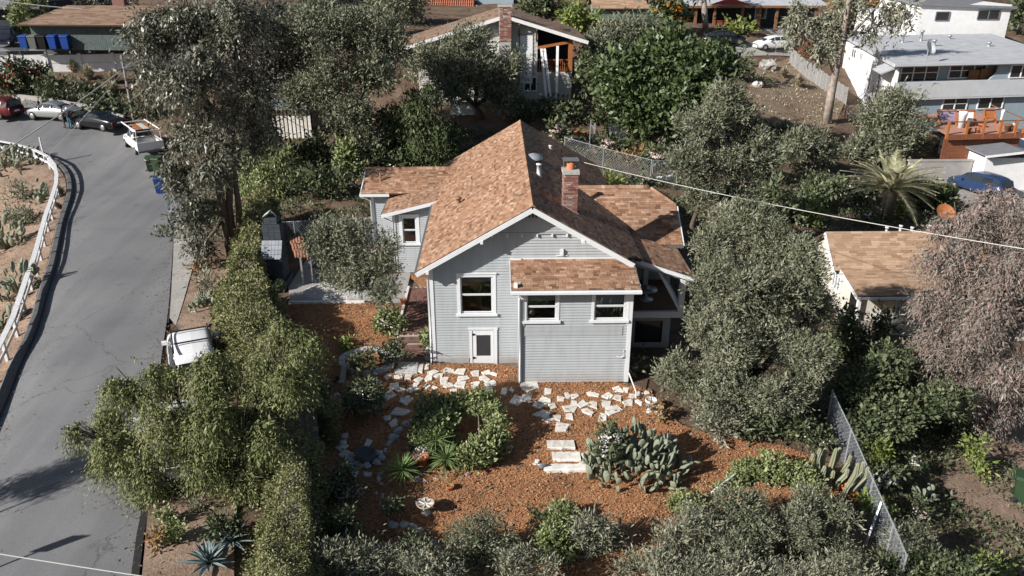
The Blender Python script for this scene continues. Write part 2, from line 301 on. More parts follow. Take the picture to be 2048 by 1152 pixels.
M['wood'] = mat('brown_wood', (.2,.1,.05), .7, .25, 6, .15)
M['orange'] = mat('orange_wood', (.36,.13,.045), .55, .15, 4)
M['terracotta'] = mat('terracotta', (.5,.18,.08), .8, .15, 6)
M['bark'] = mat('bark', (.11,.085,.065), .95, .35, 6, .7, 20)
M['palebark'] = mat('pale_bark', (.3,.25,.21), .9, .5, 2.2, .6, 14)
M['twig'] = mat('grey_twig', (.2,.17,.15), .9, .2, 6)
# ================================================================== THE SETTING
from mathutils.geometry import delaunay_2d_cdt
def resample(P, step):
    out = []
    for a, b in zip(P[:-1], P[1:]):
        a = np.array(a, float); b = np.array(b, float); k = max(1, int(np.linalg.norm(b - a) / step))
        out += [a + (b - a) * i / k for i in range(k)]
    out.append(np.array(P[-1], float)); return out
def inside(poly, x, y):
    poly = np.asarray(poly); c = np.zeros(len(x), bool); j = len(poly) - 1
    for i in range(len(poly)):
        xi, yi = poly[i]; xj, yj = poly[j]
        c ^= ((yi > y) != (yj > y)) & (x < (xj - xi) * (y - yi) / (yj - yi + 1e-12) + xi); j = i
    return c
def smooth_closed(P, k=3):
    P = np.array(P, float)
    for _ in range(k):
        Q = np.empty((len(P)*2, 2)); nx = np.roll(P, -1, 0); Q[0::2] = P*.75 + nx*.25; Q[1::2] = P*.25 + nx*.75; P = Q
    return P
def sheet(name, poly, m, dz=.04, res=.35, lump=0., smooth=True):
    """ground sheet: poly is a list of (x, y) places"""
    P = [tuple(p) for p in poly]; B = resample(P + [P[0]], res)[:-1]; a = np.array(P)
    gx, gy = np.meshgrid(np.arange(a[:, 0].min(), a[:, 0].max(), res), np.arange(a[:, 1].min(), a[:, 1].max(), res))
    gx = gx.ravel() + rng.uniform(-.2, .2, gx.size) * res; gy = gy.ravel() + rng.uniform(-.2, .2, gy.size) * res
    k = inside(a, gx, gy); I = np.stack([gx[k], gy[k]], 1); n = len(B)
    vs, _, fs, *_r = delaunay_2d_cdt([Vector(b) for b in B] + [Vector(i) for i in I], [(i, (i+1) % n) for i in range(n)], [], 1, 1e-4)
    X = np.array([[v.x, v.y] for v in vs]); Z = zt(X[:, 0], X[:, 1]) + dz
    if lump: Z = Z + rng.uniform(-lump, lump, len(Z))
    me = bpy.data.meshes.new(name); me.from_pydata([(x, y, z) for (x, y), z in zip(X, Z)], [], [tuple(f) for f in fs]); me.materials.append(m)
    me.polygons.foreach_set('use_smooth', [smooth] * len(me.polygons)); me.update()
    return tag(link(name, me), kind='structure')
def pg(L): return [tuple(G(u, v)[:2]) for u, v in L]
# --- ground: one sheet out to the horizon
def ground():
    ny, nx = ZG.shape; me = bpy.data.meshes.new('ground'); Z = ZG.copy()
    fine = (_gx > -69) & (_gx < 69) & (_gy > 1) & (_gy < 129); Z[fine] += rng.uniform(-.05, .05, fine.sum())
    # keep the sheet under the house and under the raised upper road
    V = np.stack([_gx, _gy, Z], 2).reshape(-1, 3); q = np.arange(ny*nx).reshape(ny, nx)
    F_ = np.stack([q[:-1, :-1], q[:-1, 1:], q[1:, 1:], q[1:, :-1]], 2).reshape(-1, 4)
    me.from_pydata(V.tolist(), [], F_.tolist()); me.materials.append(M['soil']); me.polygons.foreach_set('use_smooth', [True] * len(me.polygons)); me.update()
    tag(link('ground', me), kind='structure')
ground()
# --- road
ROAD_L = [(-140,1250),(-60,1000),(-20,880),(30,770),(80,645),(106,560),(120,490),(135,430),(148,388),(143,350),(118,325),(60,305),(0,288),(-110,270)]
ROAD_R = [(262,1250),(278,1090),(292,1010),(303,900),(318,760),(336,640),(344,540),(348,440),(346,390),(335,325),(300,272),(245,243),(150,218),(40,203)]
def loft(name, A, B, m, dz, cols=8, step=.7, parent=None):
    A = [np.array(p) for p in A]; B = [np.array(p) for p in B]; rows = []
    for i in range(len(A)-1):
        k = max(1, int(max(np.linalg.norm(A[i+1]-A[i]), np.linalg.norm(B[i+1]-B[i])) / step))
        for j in range(k): t = j / k; rows.append((A[i]*(1-t)+A[i+1]*t, B[i]*(1-t)+B[i+1]*t))
    rows.append((A[-1], B[-1])); V = []; Fc = []
    for a, b in rows:
        for c in range(cols+1): p = a + (b-a)*c/cols; V.append((p[0], p[1], gz(p[0], p[1]) + dz))
    w_ = cols+1
    for i in range(len(rows)-1): Fc += [(i*w_+c, i*w_+c+1, (i+1)*w_+c+1, (i+1)*w_+c) for c in range(cols)]
    me = bpy.data.meshes.new(name); me.from_pydata(V, [], Fc); me.materials.append(m); me.polygons.foreach_set('use_smooth', [True]*len(Fc)); me.update()
    return tag(link(name, me, parent), kind='structure')
RL = pg(ROAD_L); RR = pg(ROAD_R)
def chaik(P, k=2):
    P = [np.array(p) for p in P]
    for _ in range(k):
        Q = [P[0]]
        for a, b in zip(P[:-1], P[1:]): Q += [a*.75+b*.25, a*.25+b*.75]
        P = Q + [P[-1]]
    return P
RLs, RRs = chaik(RL), chaik(RR)
loft('road', RLs, RRs, M['asphalt'], .07)
def offset_line(P, d):
    P = [np.array(p, float) for p in P]; out = []
    for i, p in enumerate(P):
        t = P[min(i+1, len(P)-1)] - P[max(i-1, 0)]; t /= np.linalg.norm(t) + 1e-9; out.append(p + np.array([-t[1], t[0]]) * d)
    return out
def ribbon3(name, P, prof, m, parent=None, kind=None, zoff=0.):
    """sweep profile [(sideways, up)] along ground line P"""
    P = resample([tuple(p) for p in P], .8); L = [offset_line(P, d) for d, _ in prof]; V = []; Fc = []; n = len(prof)
    for i in range(len(P)):
        z0 = gz(*P[i]) + zoff
        for j in range(n): V.append((L[j][i][0], L[j][i][1], z0 + prof[j][1]))
    for i in range(len(P)-1): Fc += [(i*n+j, i*n+j+1, (i+1)*n+j+1, (i+1)*n+j) for j in range(n-1)]
    me = bpy.data.meshes.new(name); me.from_pydata(V, [], Fc); me.materials.append(m); me.update()
    o = link(name, me, parent); return tag(o, kind=kind) if kind else o
M['berm'] = mat_ground('berm', [(.3, (.09,.09,.095)), (.7, (.15,.148,.145))], 2, .9, .5, 20, None, None, .03)
ribbon3('kerb', RLs, [(-.02,.0),(-.02,.2),(.06,.26),(.3,.25),(.42,.12),(.44,-.4)], M['berm'], kind='structure')
# dark seam and pale concrete apron along the right edge
ribbon3('road_seam', [G(u, v)[:2] for u, v in [(268,1180),(281,1075),(288,1040),(294,1000)]], [(-.17,-.1),(-.12,.09),(.08,.1),(.13,-.1)], M['crackseal'], kind='structure')
ribbon3('road_edge_seam', [G(u, v)[:2] for u, v in [(337,650),(342,600),(346,540),(348,480),(348,445)]], [(-.06,-.1),(-.03,.085),(.03,.085),(.06,-.1)], M['crackseal'], kind='structure')
loft('apron', pg([(340,640),(344,580),(347,520),(349,440)]), pg([(352,655),(372,590),(392,520),(392,455)]), M['concrete'], .1, 3)
M['verge'] = M['bank']
sheet('verge', pg([(283,1200),(300,1010),(330,985),(400,985),(470,1010),(470,1200)]), M['bank'], .09, .4, .03)
sheet('verge_upper', pg([(352,660),(375,590),(394,520),(440,520),(470,560),(425,640),(400,690)]), M['bank'], .09, .4, .03)
sheet('bank', [(-70, 12), (-19.5, 12)] + [tuple(p) for p in offset_line(RLs, .42)][6:46] + [(-70, 52)], M['bank'], .06, .6, .05)
sheet('dry_slope', pg([(1490,190),(1500,140),(1560,125),(1600,110),(1690,205),(1670,255),(1640,258),(1560,262),(1500,250)]), M['drygrass'], .06, .6, .05)
sheet('litter_yard', pg([(1900,880),(2060,820),(2120,1180),(2000,1160),(1960,1080),(1880,960)]), M['bank'], .05, .5, .03)
sheet('driveway', pg([(1880,395),(1990,350),(2100,380),(2100,450),(1960,420)]), M['concrete'], .06, .6)
# --- mulch garden
GARDEN = smooth_closed(pg([(690,742),(868,731),(1035,731),(1042,770),(1295,768),(1320,830),(1400,872),(1500,882),(1600,905),(1700,955),(1660,1010),(1480,1010),(1345,1060),(1290,1190),(680,1190),(645,1050),(640,900),(634,830)]), 1)
LAWN = smooth_closed(pg([(548,616),(600,608),(822,608),(806,690),(762,702),(712,706),(690,745),(635,800),(580,720),(545,650)]), 1)
STRIP = pg([(812,552),(864,540),(866,600),(834,570)])
sheet('mulch_garden', GARDEN, M['mulch'], .06, .22, .03)
sheet('mulch_lawn', LAWN, M['mulch'], .06, .22, .03)
sheet('mulch_strip', STRIP, M['mulch'], .06, .3, .02)
def scatter_in(polys, n):
    out = []; ar = []
    for P in polys:
        a = np.array(P); ar.append(np.ptp(a[:, 0]) * np.ptp(a[:, 1]))
    for P, A in zip(polys, ar):
        a = np.array(P); k = int(n * A / sum(ar)); x = rng.uniform(a[:, 0].min(), a[:, 0].max(), k); y = rng.uniform(a[:, 1].min(), a[:, 1].max(), k)
        q = inside(a, x, y); out.append(np.stack([x[q], y[q]], 1))
    return np.concatenate(out)
def flakes(name, XY, size, m, dz=.07, tilt=.22, aspect=.35):
    n = len(XY); z = zt(XY[:, 0], XY[:, 1]) + dz + rng.uniform(0, .03, n); c = np.stack([XY[:, 0], XY[:, 1], z], 1)
    a = rng.uniform(0, 2*np.pi, n); s = size * rng.uniform(.5, 1.5, n)
    d = np.stack([np.cos(a), np.sin(a), rng.normal(0, tilt, n)], 1) * s[:, None] / 2; e = np.stack([-np.sin(a), np.cos(a), rng.normal(0, tilt, n)], 1) * (s * aspect)[:, None] / 2
    return quads_mesh(name, np.stack([c-d-e, c+d-e, c+d+e, c-d+e], 1), m)
tag(link('mulch_chips', flakes('mulch_chips', scatter_in([GARDEN, LAWN], 125000), .05, M['chip'])), 'loose red brown bark chips spread over the garden beds', 'mulch', kind='stuff')
LITTER = [[(-30, 24), (-12.5, 24), (-12.5, 60), (-30, 60)], [(5, 38), (40, 38), (40, 75), (5, 75)], [(10, 10), (34, 10), (34, 34), (10, 34)], [(-12.6, 12), (-9, 12), (-9, 22), (-12.6, 22)]]
M['litter'] = mat_pieces('leaf_litter', [(.1,.075,.05),(.2,.15,.1),(.3,.23,.16),(.14,.12,.075)], .95, .1, 8, 0)
def litter():
    tag(link('garden_litter', flakes('garden_litter', scatter_in([GARDEN, LAWN], 5000), .07, M['litter'], .1, .3, .5)), 'dead leaves and twigs blown over the bark mulch', 'leaf litter', kind='stuff')
    XY = scatter_in(LITTER, 60000); a = np.array(RLs + RRs[::-1]); XY = XY[~inside(a, XY[:, 0], XY[:, 1])]
    tag(link('leaf_litter', flakes('leaf_litter', XY, .075, M['litter'], .08)), 'dry leaves and clods scattered over the bare soil', 'leaf litter', kind='stuff')
litter()
def road_grit():
    out = []
    for P, sg, w_ in ((RLs, -1, .7), (RRs, 1, .5)):
        L = resample([tuple(p) for p in P], .12); O = offset_line(L, sg*1.0)
        for p, q in zip(L, O):
            k = rng.poisson(1.6); t = np.abs(rng.normal(0, w_, k)); out += [p + (q-p)*x for x in t]
    XY = np.array(out); XY = XY[(XY[:, 1] > 14) & (XY[:, 1] < 72)]
    tag(link('road_grit', flakes('road_grit', XY, .06, M['litter'], .075, .1, .5)), 'dry leaves and grit gathered along the road edges', 'grit', kind='stuff')
road_grit()
# --- flagstones
def flag_mesh(kind, t=.05):
    n = random.choice([4, 5, 5, 6]) if kind == 0 else 4; b = MB(); P = []
    for k in range(n):
        a = 2*math.pi*(k + random.uniform(-.3, .3))/n + random.choice([.3,.8]); r = random.uniform(.82, 1.22); P.append((math.cos(a)*r*.5, math.sin(a)*r*.5))
    if kind == 1: P = [(-.5+random.uniform(0,.05),-.48),(.5,-.5+random.uniform(0,.08)),(.48,.46),(-.47,.5)]
    vs = [(x, y, -.06) for x, y in P] + [(x, y, t*.75) for x, y in P] + [(x*.94, y*.93, t) for x, y in P]
    fs = [tuple(range(2*n, 3*n))] + [(i, (i+1) % n, n+(i+1) % n, n+i) for i in range(n)] + [(n+i, n+(i+1) % n, 2*n+(i+1) % n, 2*n+i) for i in range(n)]
    b.add(vs, fs); return b
FLAGS = [flag_mesh(0).mesh('stepping_stone', M['stone']) for _ in range(9)]; SLABS = [flag_mesh(1).mesh('slab', M['stone']) for _ in range(2)]
SLABG = flag_mesh(1).mesh('slab', M['greystone'])
def place_flags(parent, L, meshes, nm='stepping_stone', lift=.06):
    for i, q in enumerate(L):
        u, v, w_, h_ = q; p = G(u, v); k = pxm(p); ph = math.atan2(CAM_H - p.z, p.y); o = link(nm, meshes[i % len(meshes)], parent)
        sx = max(.16, w_ / k * 1.28); sy = max(.14, h_ / k / math.sin(ph) * 1.26)
        o.location = Vector((p.x, p.y, p.z + lift)) - Vector(parent.location); o.scale = (sx, sy, 1); o.rotation_euler = (random.uniform(-.025, .025), random.uniform(-.025, .025), random.uniform(-.2, .2) + random.choice([0, math.pi]) if nm != 'slab' else random.uniform(-.06, .06))
path = struct('stone_path', G(960, 760))
place_flags(path, [(839.6,740,18,17),(852.7,737.7,11,13),(865.6,750,20,9),(897,746.7,24,9),(924.6,748.5,24,12),(953,751.7,18,11),(973,749.6,15,8),(987.5,752.3,12,7),(775,760,11,10),(797,757.5,21,7),(820,758,20,12),
 (837.5,765,16,10),(858,761.7,13,13),(881,755.4,20,8),(890.6,764.8,18,14),(926,762.7,20,10),(969,761.7,20,12),(756,771.5,12,10),(789,775,24,10),(834,774.8,16,7),(854.6,776,12,9),(897,774.6,18,10),(925,773.7,26,13),(953,775,19,11),
 (982,771.7,20,11),(799,784.6,21,8),(825,784.6,22,9),(977,785,20,13),(1011.5,786.7,18,15),(778.8,796,24,17),(811,806,25,16),(794.8,828,41,15),(776.7,842,18,9),(788,851,14,15),(1023,785,9,9),
 (1057,784.4,23,9),(1095.6,789,18,12),(1058,800,29,15),(1035,805.5,28,18),(1090,806,23,12),(1118,801.4,18,10),(1133.7,797,12,11),(1149,799,14,10),(1186,794.8,21,10),(1215,797,19,12),(1234.6,783.7,22,11),(1253.6,784.4,16,9),
 (1278,792,14,7),(1293,790,10,6),(1238,800.7,19,12),(1262,797.8,17,7),(1256,811,17,13),(1277,808.7,13,8),(1079,816.5,24,12),(1104.6,818.4,18,12),(1144.7,812,19,10),(1165,814,19,14),(1184.8,813.6,18,13),(1208,811,22,13),(1143.5,822.5,32,12),
 (1225,824,29,17),(1175,828.6,21,12),(1084.4,833,29,14),(1138.6,837.4,18,11),(1202,839,22,15),(1097,844.4,22,10),(1113.6,840.8,16,11),(1118,859.7,31,17),(1296,828,11,7),(908,785,12,6),(870,781,10,6)], FLAGS)
place_flags(path, [(1058.4,774,29,11)], SLABS, 'slab')
place_flags(path, [(813.5,739.8,36,18)], [SLABG], 'slab')
shade_path = struct('shaded_path', G(700, 915))
place_flags(shade_path, [(690.6,876.7,17,9),(684,890,18,10),(683,901,23,12),(692,915,22,13),(735,890,14,14),(700,924,17,10),(701,936,26,13),(750,926,18,12),(707,952,20,14),(735,955,22,8),(728,912,16,10),(722,936,20,9),(668,884,14,8)], FLAGS)
garden_steps = struct('garden_steps', G(1125, 920))
def step_block(u0, u1, v, d, rise, nm='stone_slab'):
    a = G(u0, v); c = G(u1, v); b = MB(); n = 9; y0 = a.y; z = (a.z + c.z)/2
    F0 = []; T0 = []; B0 = []
    for i in range(n):
        x = a.x + (c.x-a.x)*i/(n-1); F0.append((x, y0+random.uniform(-.025,.025))); B0.append((x+random.uniform(-.02,.02), y0+d+random.uniform(-.03,.03)))
    vs = [(x,y,z-.25) for x,y in F0] + [(x,y,z+rise*.8) for x,y in F0] + [(x,y+.03,z+rise) for x,y in F0] + [(x,y,z+rise+random.uniform(-.01,.01)) for x,y in B0] + [(x,y+.02,z-.25) for x,y in B0]
    fs = [(r*n+i, r*n+i+1, (r+1)*n+i+1, (r+1)*n+i) for r in range(4) for i in range(n-1)] + [(0, n, 2*n, 3*n, 4*n), (5*n-1, 4*n-1, 3*n-1, 2*n-1, n-1)]
    b.add(vs, fs).build(nm, M['stone'], garden_steps)
step_block(1095, 1150, 905, .45, .17); step_block(1106, 1162, 930, .44, .17); step_block(1088, 1186, 950, .32, .2)
place_flags(garden_steps, [(1168,918,14,9),(1172,926,18,8),(1163,932,10,5),(1074,930,9,7),(1071,935,8,4)], FLAGS, 'rubble_stone')
# --- rocks
def rock_mesh(seed, n=9, rings=6):
    r_ = random.Random(seed); b = MB(); vs = [(0,0,-.42)]; ph = [r_.uniform(0, 6.28) for _ in range(6)]
    for i in range(1, rings):
        a = -math.pi/2 + math.pi*i/rings
        for k in range(n):
            t = 2*math.pi*k/n; f = 1 + .16*math.sin(2*t+ph[0]) + .12*math.sin(3*t+ph[1]+a*2) + .1*math.sin(5*a+ph[2]+t) + r_.uniform(-.07,.07)
            vs.append((.5*math.cos(a)*math.cos(t)*f, .5*math.cos(a)*math.sin(t)*f, .45*math.sin(a)*f))
    vs.append((0,0,.4)); m = len(vs)-1; fs = [(0, 1+(k+1) % n, 1+k) for k in range(n)]
    for i in range(rings-2): fs += [(1+i*n+k, 1+i*n+(k+1) % n, 1+(i+1)*n+(k+1) % n, 1+(i+1)*n+k) for k in range(n)]
    fs += [(m, 1+(rings-2)*n+k, 1+(rings-2)*n+(k+1) % n) for k in range(n)]
    return b.add(vs, fs)
ROCKS = [rock_mesh(i).mesh('rock', M['rock']) for i in range(5)]; GREYROCKS = [rock_mesh(i+9).mesh('rock', M['greystone']) for i in range(5)]
def put_rock(parent, u, v, w_, h_=None, meshes=ROCKS, nm='rock'):
    p = G(u, v); k = pxm(p); s = w_/k; hh = (h_ or w_*.75)/k; o = link(nm, random.choice(meshes), parent)
    o.location = Vector((p.x, p.y, p.z + hh*.22)) - (Vector(parent.location) if parent else Vector()); o.scale = (s, s*random.uniform(.7,1.), hh); o.rotation_euler = (random.uniform(-.3,.3), random.uniform(-.3,.3), random.uniform(0, 6.28)); return o
def border(label, L, meshes=ROCKS):
    t = thing('rock_border', label, 'rock border', G(*L[0][:2]), 'rock borders of the garden beds')
    for q in L: put_rock(t, *q, meshes=meshes)
border('line of grey boulders edging the mulch bed beside the round hedge', [(820,846,11),(811,853,20,17),(797,867,20,18),(788,880,22,20),(779,893,18,16),(771,906,15,12),(766,915,12,9)], GREYROCKS)
border('short row of pale rocks running down left of the spiky yucca', [(762,950,13,11),(758,962,14,14),(763,972,11,11),(753,990,13,10),(765,996,15,13),(760,1010,13,8)])
border('curved row of rounded rocks in front of the bird bath', [(786,1056,24,17),(808,1054,22,13),(827,1057,20,16),(837,1066,21,16),(845,1075,9,9),(852,1085,16,18),(868,1091,20,17),(879,1100,14,12),(890,1113,16,13)])
border('small stones under the yucca at the edge of the mulch', [(936,953,14,12),(924,957,10,8),(835,964,20,14),(848,967,12,9),(870,962,14,8),(887,958,10,7)])
border('dark rocks in the shade beside the long hedge', [(637,812,16,14),(650,805,14,10),(660,826,13,10),(676,795,14,12),(678,822,18,15),(642,827,18,12)], GREYROCKS)
tag(put_rock(None, 1020, 897, 13, 8, nm='stone'), 'single small tan stone alone on the open mulch', 'stone')
tag(put_rock(None, 1208, 956, 12, 13, nm='stone'), 'white pointed stone at the left foot of the prickly pear', 'stone')
def kerb_block(u0, v0, u1, v1, label, wd=.16, ht=.2, zo=0):
    a = G(u0, v0); b = G(u1, v1); m = MB().bar((a.x, a.y, a.z+ht/2+zo), (b.x, b.y, b.z+ht/2+zo), wd, ht); tag(m.build('kerb_block', M['concrete']), label, 'kerb block', 'loose concrete kerb blocks')
kerb_block(683,776,692,738,'white concrete kerb block leading up to the stone planter', .2, .22)
kerb_block(634,815,678,802,'pale concrete kerb block lying by the dark rocks', .2, .16, .12)
# curved stone planter between lawn and path
def planter():
    t = thing('stone_planter', 'curved grey stone planter wall beside the brick steps', 'planter', G(735, 735)); c = G(735, 728); ring = []
    for k in range(26):
        a = 2*math.pi*k/26; x = c.x + 1.0*math.cos(a); y = c.y + .75*math.sin(a) ; z = gz(x, y); b = MB(); h = random.uniform(.2,.28); d = .13
        b.bar((x-.13*math.sin(a)*1.0, y+.1*math.cos(a), z+h/2), (x+.13*math.sin(a)*1.0, y-.1*math.cos(a), z+h/2), .24, h); b.build('stone', M['greystone'], t)
    MB().lathe((c.x, c.y, gz(c.x, c.y)+.18), [(0,.03),(.5,.02),(.8,0)], 14).build('soil_fill', M['mulch'], t)
planter()
for i, (u, v, w_) in enumerate([(728,722,18),(745,716,15),(752,727,14)]): pass
# --- patio with gravel heap
def patio():
    P = [(-9.4,33.25),(-4.25,33.25),(-4.25,36.6),(-5.2,38.9),(-9.8,38.9),(-9.9,35)]; b = MB(); Z = .68
    b.slab([(x, y, Z) for x, y in P], .35); o = b.build('patio', M['concrete']); tag(o, kind='structure')
    k = MB(); k.box(-9.45,-6.0,33.08,33.25,.35,.74); tag(k.build('patio_kerb', M['stone']), kind='structure')
    XY = []; n = 5200; a = rng.uniform(0, 6.283, n); r = np.sqrt(rng.uniform(0, 1, n)); x = -7.3 + 1.75*r*np.cos(a); y = 34.35 + .95*r*np.sin(a); h = np.clip(.38*(1-r**2), 0, 1)
    k = y > 33.3; x, y, h = x[k], y[k], h[k]; n = len(x); c = np.stack([x, y, Z + .02 + h], 1); s = rng.uniform(.03, .055, n)[:, None]
    off = np.array([[1,0,-.6],[0,1,-.6],[-1,0,-.6],[0,-1,-.6],[0,0,.8]]); ang = rng.uniform(0, 6.28, n); ca, sa = np.cos(ang), np.sin(ang); V = []
    for tri in ((0,1,4),(1,2,4),(2,3,4),(3,0,4)):
        f = []
        for q in tri: ox = off[q,0]*ca - off[q,1]*sa; oy = off[q,0]*sa + off[q,1]*ca; f.append(c + np.stack([ox, oy, np.full(n, off[q,2])], 1)*s)
        V.append(np.stack(f, 1))
    base = MB().lathe((-7.3,34.35,Z+.005), [(0,.36),(.5,.27),(.9,.1),(1.0,.0)], 20)
    base.v = [(-7.3+(vx+7.3)*1.75, max(33.27, 34.35+(vy-34.35)*.95), vz) for vx, vy, vz in base.v]
    t = tag(link('gravel_heap', quads_mesh('gravel_heap', np.concatenate(V), M['gravel'], 3)), 'heap of pale grey gravel on the concrete patio', 'gravel', kind='stuff'); bo = base.build('heap_core', M['gravel'], t, True)
patio()
# --- brick path and steps
def brick_path():
    t = struct('brick_path', (-3.5, 32, .6)); b = MB().box(-.5,.5,-.5,.5,-.5,.5).mesh('brick', M['paver'])
    MB().box(-4.12,-2.93,29.85,35.0,.3,.625).build('bed', M['mortar'], t)
    for i in range(11):
        for j in range(23):
            x = -4.05 + .104*i; y = 29.98 + .215*j + (.1 if i % 2 else 0); o = link('brick', b, t, (x+3.5, y-32, .02+random.uniform(-.004,.005))); o.scale = (.096,.205,.06); o.rotation_euler.z = random.uniform(-.03,.03)
    MB().box(-4.24,-4.13,29.9,34.9,.3,.72).build('edging', M['stone'], t)
    for k in range(17): put_rock_xy(t, -2.8+random.uniform(-.05,.05), 29.9+.3*k, .66, .24)
    s = struct('brick_steps', (-3.5, 29.3, 0))
    for q, (y, z) in enumerate([(29.55,.62),(29.2,.43),(28.85,.24)]):
        MB().box(-4.12,-2.93,y,y+.36,z-.5,z-.065).build('step_core', M['mortar'], s)
        for i in range(11): o = link('brick', b, s, (-4.06+.104*i+3.5, y+.1-29.3, z-.03)); o.scale = (.096,.21,.06)
        for i in range(5):
            o = link('brick', b, s, (-4.0+.235*i+3.5, y-.015-29.3, z-.12)); o.scale = (.22,.05,.1)
    for k in range(5): put_rock_xy(s, -2.8, 28.7+.27*k, .12+.1*k, .3)
def put_rock_xy(parent, x, y, z, s):
    o = link('rock', random.choice(ROCKS), parent); o.location = Vector((x, y, z)) - Vector(parent.location); o.scale = (s, s, s*.9); o.rotation_euler.z = random.uniform(0, 6)
brick_path()
# --- upper road on its retaining wall
UA = Vector(atz(-60, 148.5, 4.75)); UB = Vector(atz(400, 137, 4.75))
def upper_road():
    d = (UB-UA); d.z = 0; n = Vector((-d.y, d.x, 0)).normalized(); z = 6.92
    a, b = UA.copy(), UB.copy(); a -= d.normalized()*40; a.z = b.z = z; a += n*1.35; b += n*1.35
    MB().slab([a, b, b+n*6.2, a+n*6.2], 2.6).build('upper_road', M['asphalt']); bpy.data.objects['upper_road']['kind'] = 'structure'
    t = thing('retaining_wall', 'pale concrete panel retaining wall below the upper road', 'retaining wall', UA); L = d.length; dn = d.normalized(); s = 1.0; zt_ = 6.32
    a0 = UA - dn*40; MB().slab([Vector((a0.x,a0.y,zt_-.06))+n*.12, Vector((UB.x,UB.y,zt_-.06))+n*.12, Vector((UB.x,UB.y,zt_-.06))+n*1.3, Vector((a0.x,a0.y,zt_-.06))+n*1.3], 2.2).build('backfill', M['concrete'], t)
    while s < L:
        p = UA + dn*s; e = UA + dn*min(L, s+2.86)
        for r in range(3):
            z0 = 4.0 + r*.77; q = MB(); q.bar(Vector((p.x, p.y, z0+.37)) + dn*.1 + n*.04, Vector((e.x, e.y, z0+.37)) - dn*.1 + n*.04, .16, .74); q.build('panel', M['white'], t)
        MB().bar((p.x, p.y, 3.7), (p.x, p.y, 6.4), .26, .26, n).build('post', M['white'], t); s += 2.86
    g = thing('guardrail', 'grey metal guardrail on posts along the upper road', 'guardrail', UA + n*.7); s = 0
    A = UA + n*.75; r0 = MB(); P0 = A - dn*20; P1 = A + dn*(L+1)
    for dz, dw in ((.36,.07),(.46,.03),(.56,.07)): r0.bar((P0.x, P0.y, zt_+dz), (P1.x, P1.y, zt_+dz), dw, .1)
    r0.build('rail', M['metal'], g)
    while s < L: p = A + dn*s + n*.14; MB().box(p.x-.1, p.x+.1, p.y-.1, p.y+.1, zt_-.3, zt_+.62).build('post', M['gutter'], g); s += 2.15
    return n, dn, z
UN, UD, UZ = upper_road()
# ================================================================== THE GREY CLAPBOARD HOUSE
RIDX, RIDZ, PIT = 1.35, 6.8, .579
WF, WA = 28.5, 26.85                      # main front wall, front room wall
house = thing('clapboard_house', 'light grey clapboard bungalow with brown shingle roof and white trim', 'house', (1.3, 28.5, 0))
HL = root_loc(house)
def zroof(x): return RIDZ - PIT*abs(x - RIDX)
BOARD = .114
def boards(axis, c, a0, a1, z0, z1, openings=(), lim=None, out=-1, nm='siding_board', m=None, parent=None, top_trim=None):
    """lap boards on the plane y=c (axis 'x') or x=c (axis 'y'); lim(z) gives the run (lo, hi) at a height"""
    z = z0; m = m or M['siding']; parent = parent or house
    while z < z1 - .02:
        h = min(BOARD, z1 - z); lo, hi = (a0, a1) if lim is None else lim(z + h*.6)
        lo, hi = max(lo, a0), min(hi, a1); segs = [(lo, hi)]
        for (o0, o1, p0, p1) in openings:
            if z + h > p0 + .01 and z < p1 - .01:
                n = []
                for s0, s1 in segs:
                    if o1 <= s0 or o0 >= s1: n.append((s0, s1)); continue
                    if o0 > s0: n.append((s0, o0))
                    if o1 < s1: n.append((o1, s1))
                segs = n
        for s0, s1 in segs:
            if s1 - s0 < .03: continue
            t0, t1, t2 = out*.036, out*.006, -out*.012
            prof = [(t0, z), (t0*.96, z+.012), (t1, z+h+.006), (t2, z+h+.006), (t2, z)]
            b = MB(); vs = []
            for a in (s0, s1):
                for d, zz in prof: vs.append((a, c+d, zz) if axis == 'x' else (c+d, a, zz))
            k = len(prof); b.add(vs, [tuple(range(k)), tuple(range(2*k-1, k-1, -1))] + [(i, k+i, k+(i+1) % k, (i+1) % k) for i in range(k)])
            b.build(nm, m, parent)
        z += BOARD
def window(x0, x1, z0, z1, y, parent=house, trim=.13, sill=True, mullion=True, name='window', outer_top=True, m=None):
    """opening x0..x1, z0..z1 on a wall facing -y at y"""
    m = m or M['trim']; f = MB(); e = .045
    f.box(x0-trim, x0, y-e, y+.06, z0-.02, z1); f.box(x1, x1+trim, y-e, y+.06, z0-.02, z1); f.box(x0-trim, x1+trim, y-e-.002, y+.06, z1, z1+trim*.9)
    if outer_top: f.box(x0-trim-.03, x1+trim+.03, y-e-.04, y+.02, z1+trim*.9, z1+trim*.9+.05)
    wn = f.build(name, m, parent)
    if sill: MB().box(x0-trim-.05, x1+trim+.05, y-.11, y+.05, z0-.12, z0-.022).build('sill', m, wn)
    s = MB(); w_ = .055
    for za, zb, yy in ((z0, (z0+z1)/2, .02), ((z0+z1)/2, z1, .0)):
        s.box(x0, x0+w_, y+yy, y+yy+.04, za, zb); s.box(x1-w_, x1, y+yy, y+yy+.04, za, zb); s.box(x0+w_, x1-w_, y+yy+.001, y+yy+.04, za, za+w_*.8); s.box(x0+w_, x1-w_, y+yy+.001, y+yy+.04, zb-w_*.8, zb)
    s.build('sash', m, wn)
    for za, zb, yy in ((z0, (z0+z1)/2, .04), ((z0+z1)/2, z1, .02)):
        MB().add([(x0+w_, y+yy, za+.04), (x1-w_, y+yy, za+.04), (x1-w_, y+yy, zb-.04), (x0+w_, y+yy, zb-.04)], [(0,1,2,3)]).build('pane', M['glass'], wn)
    return wn
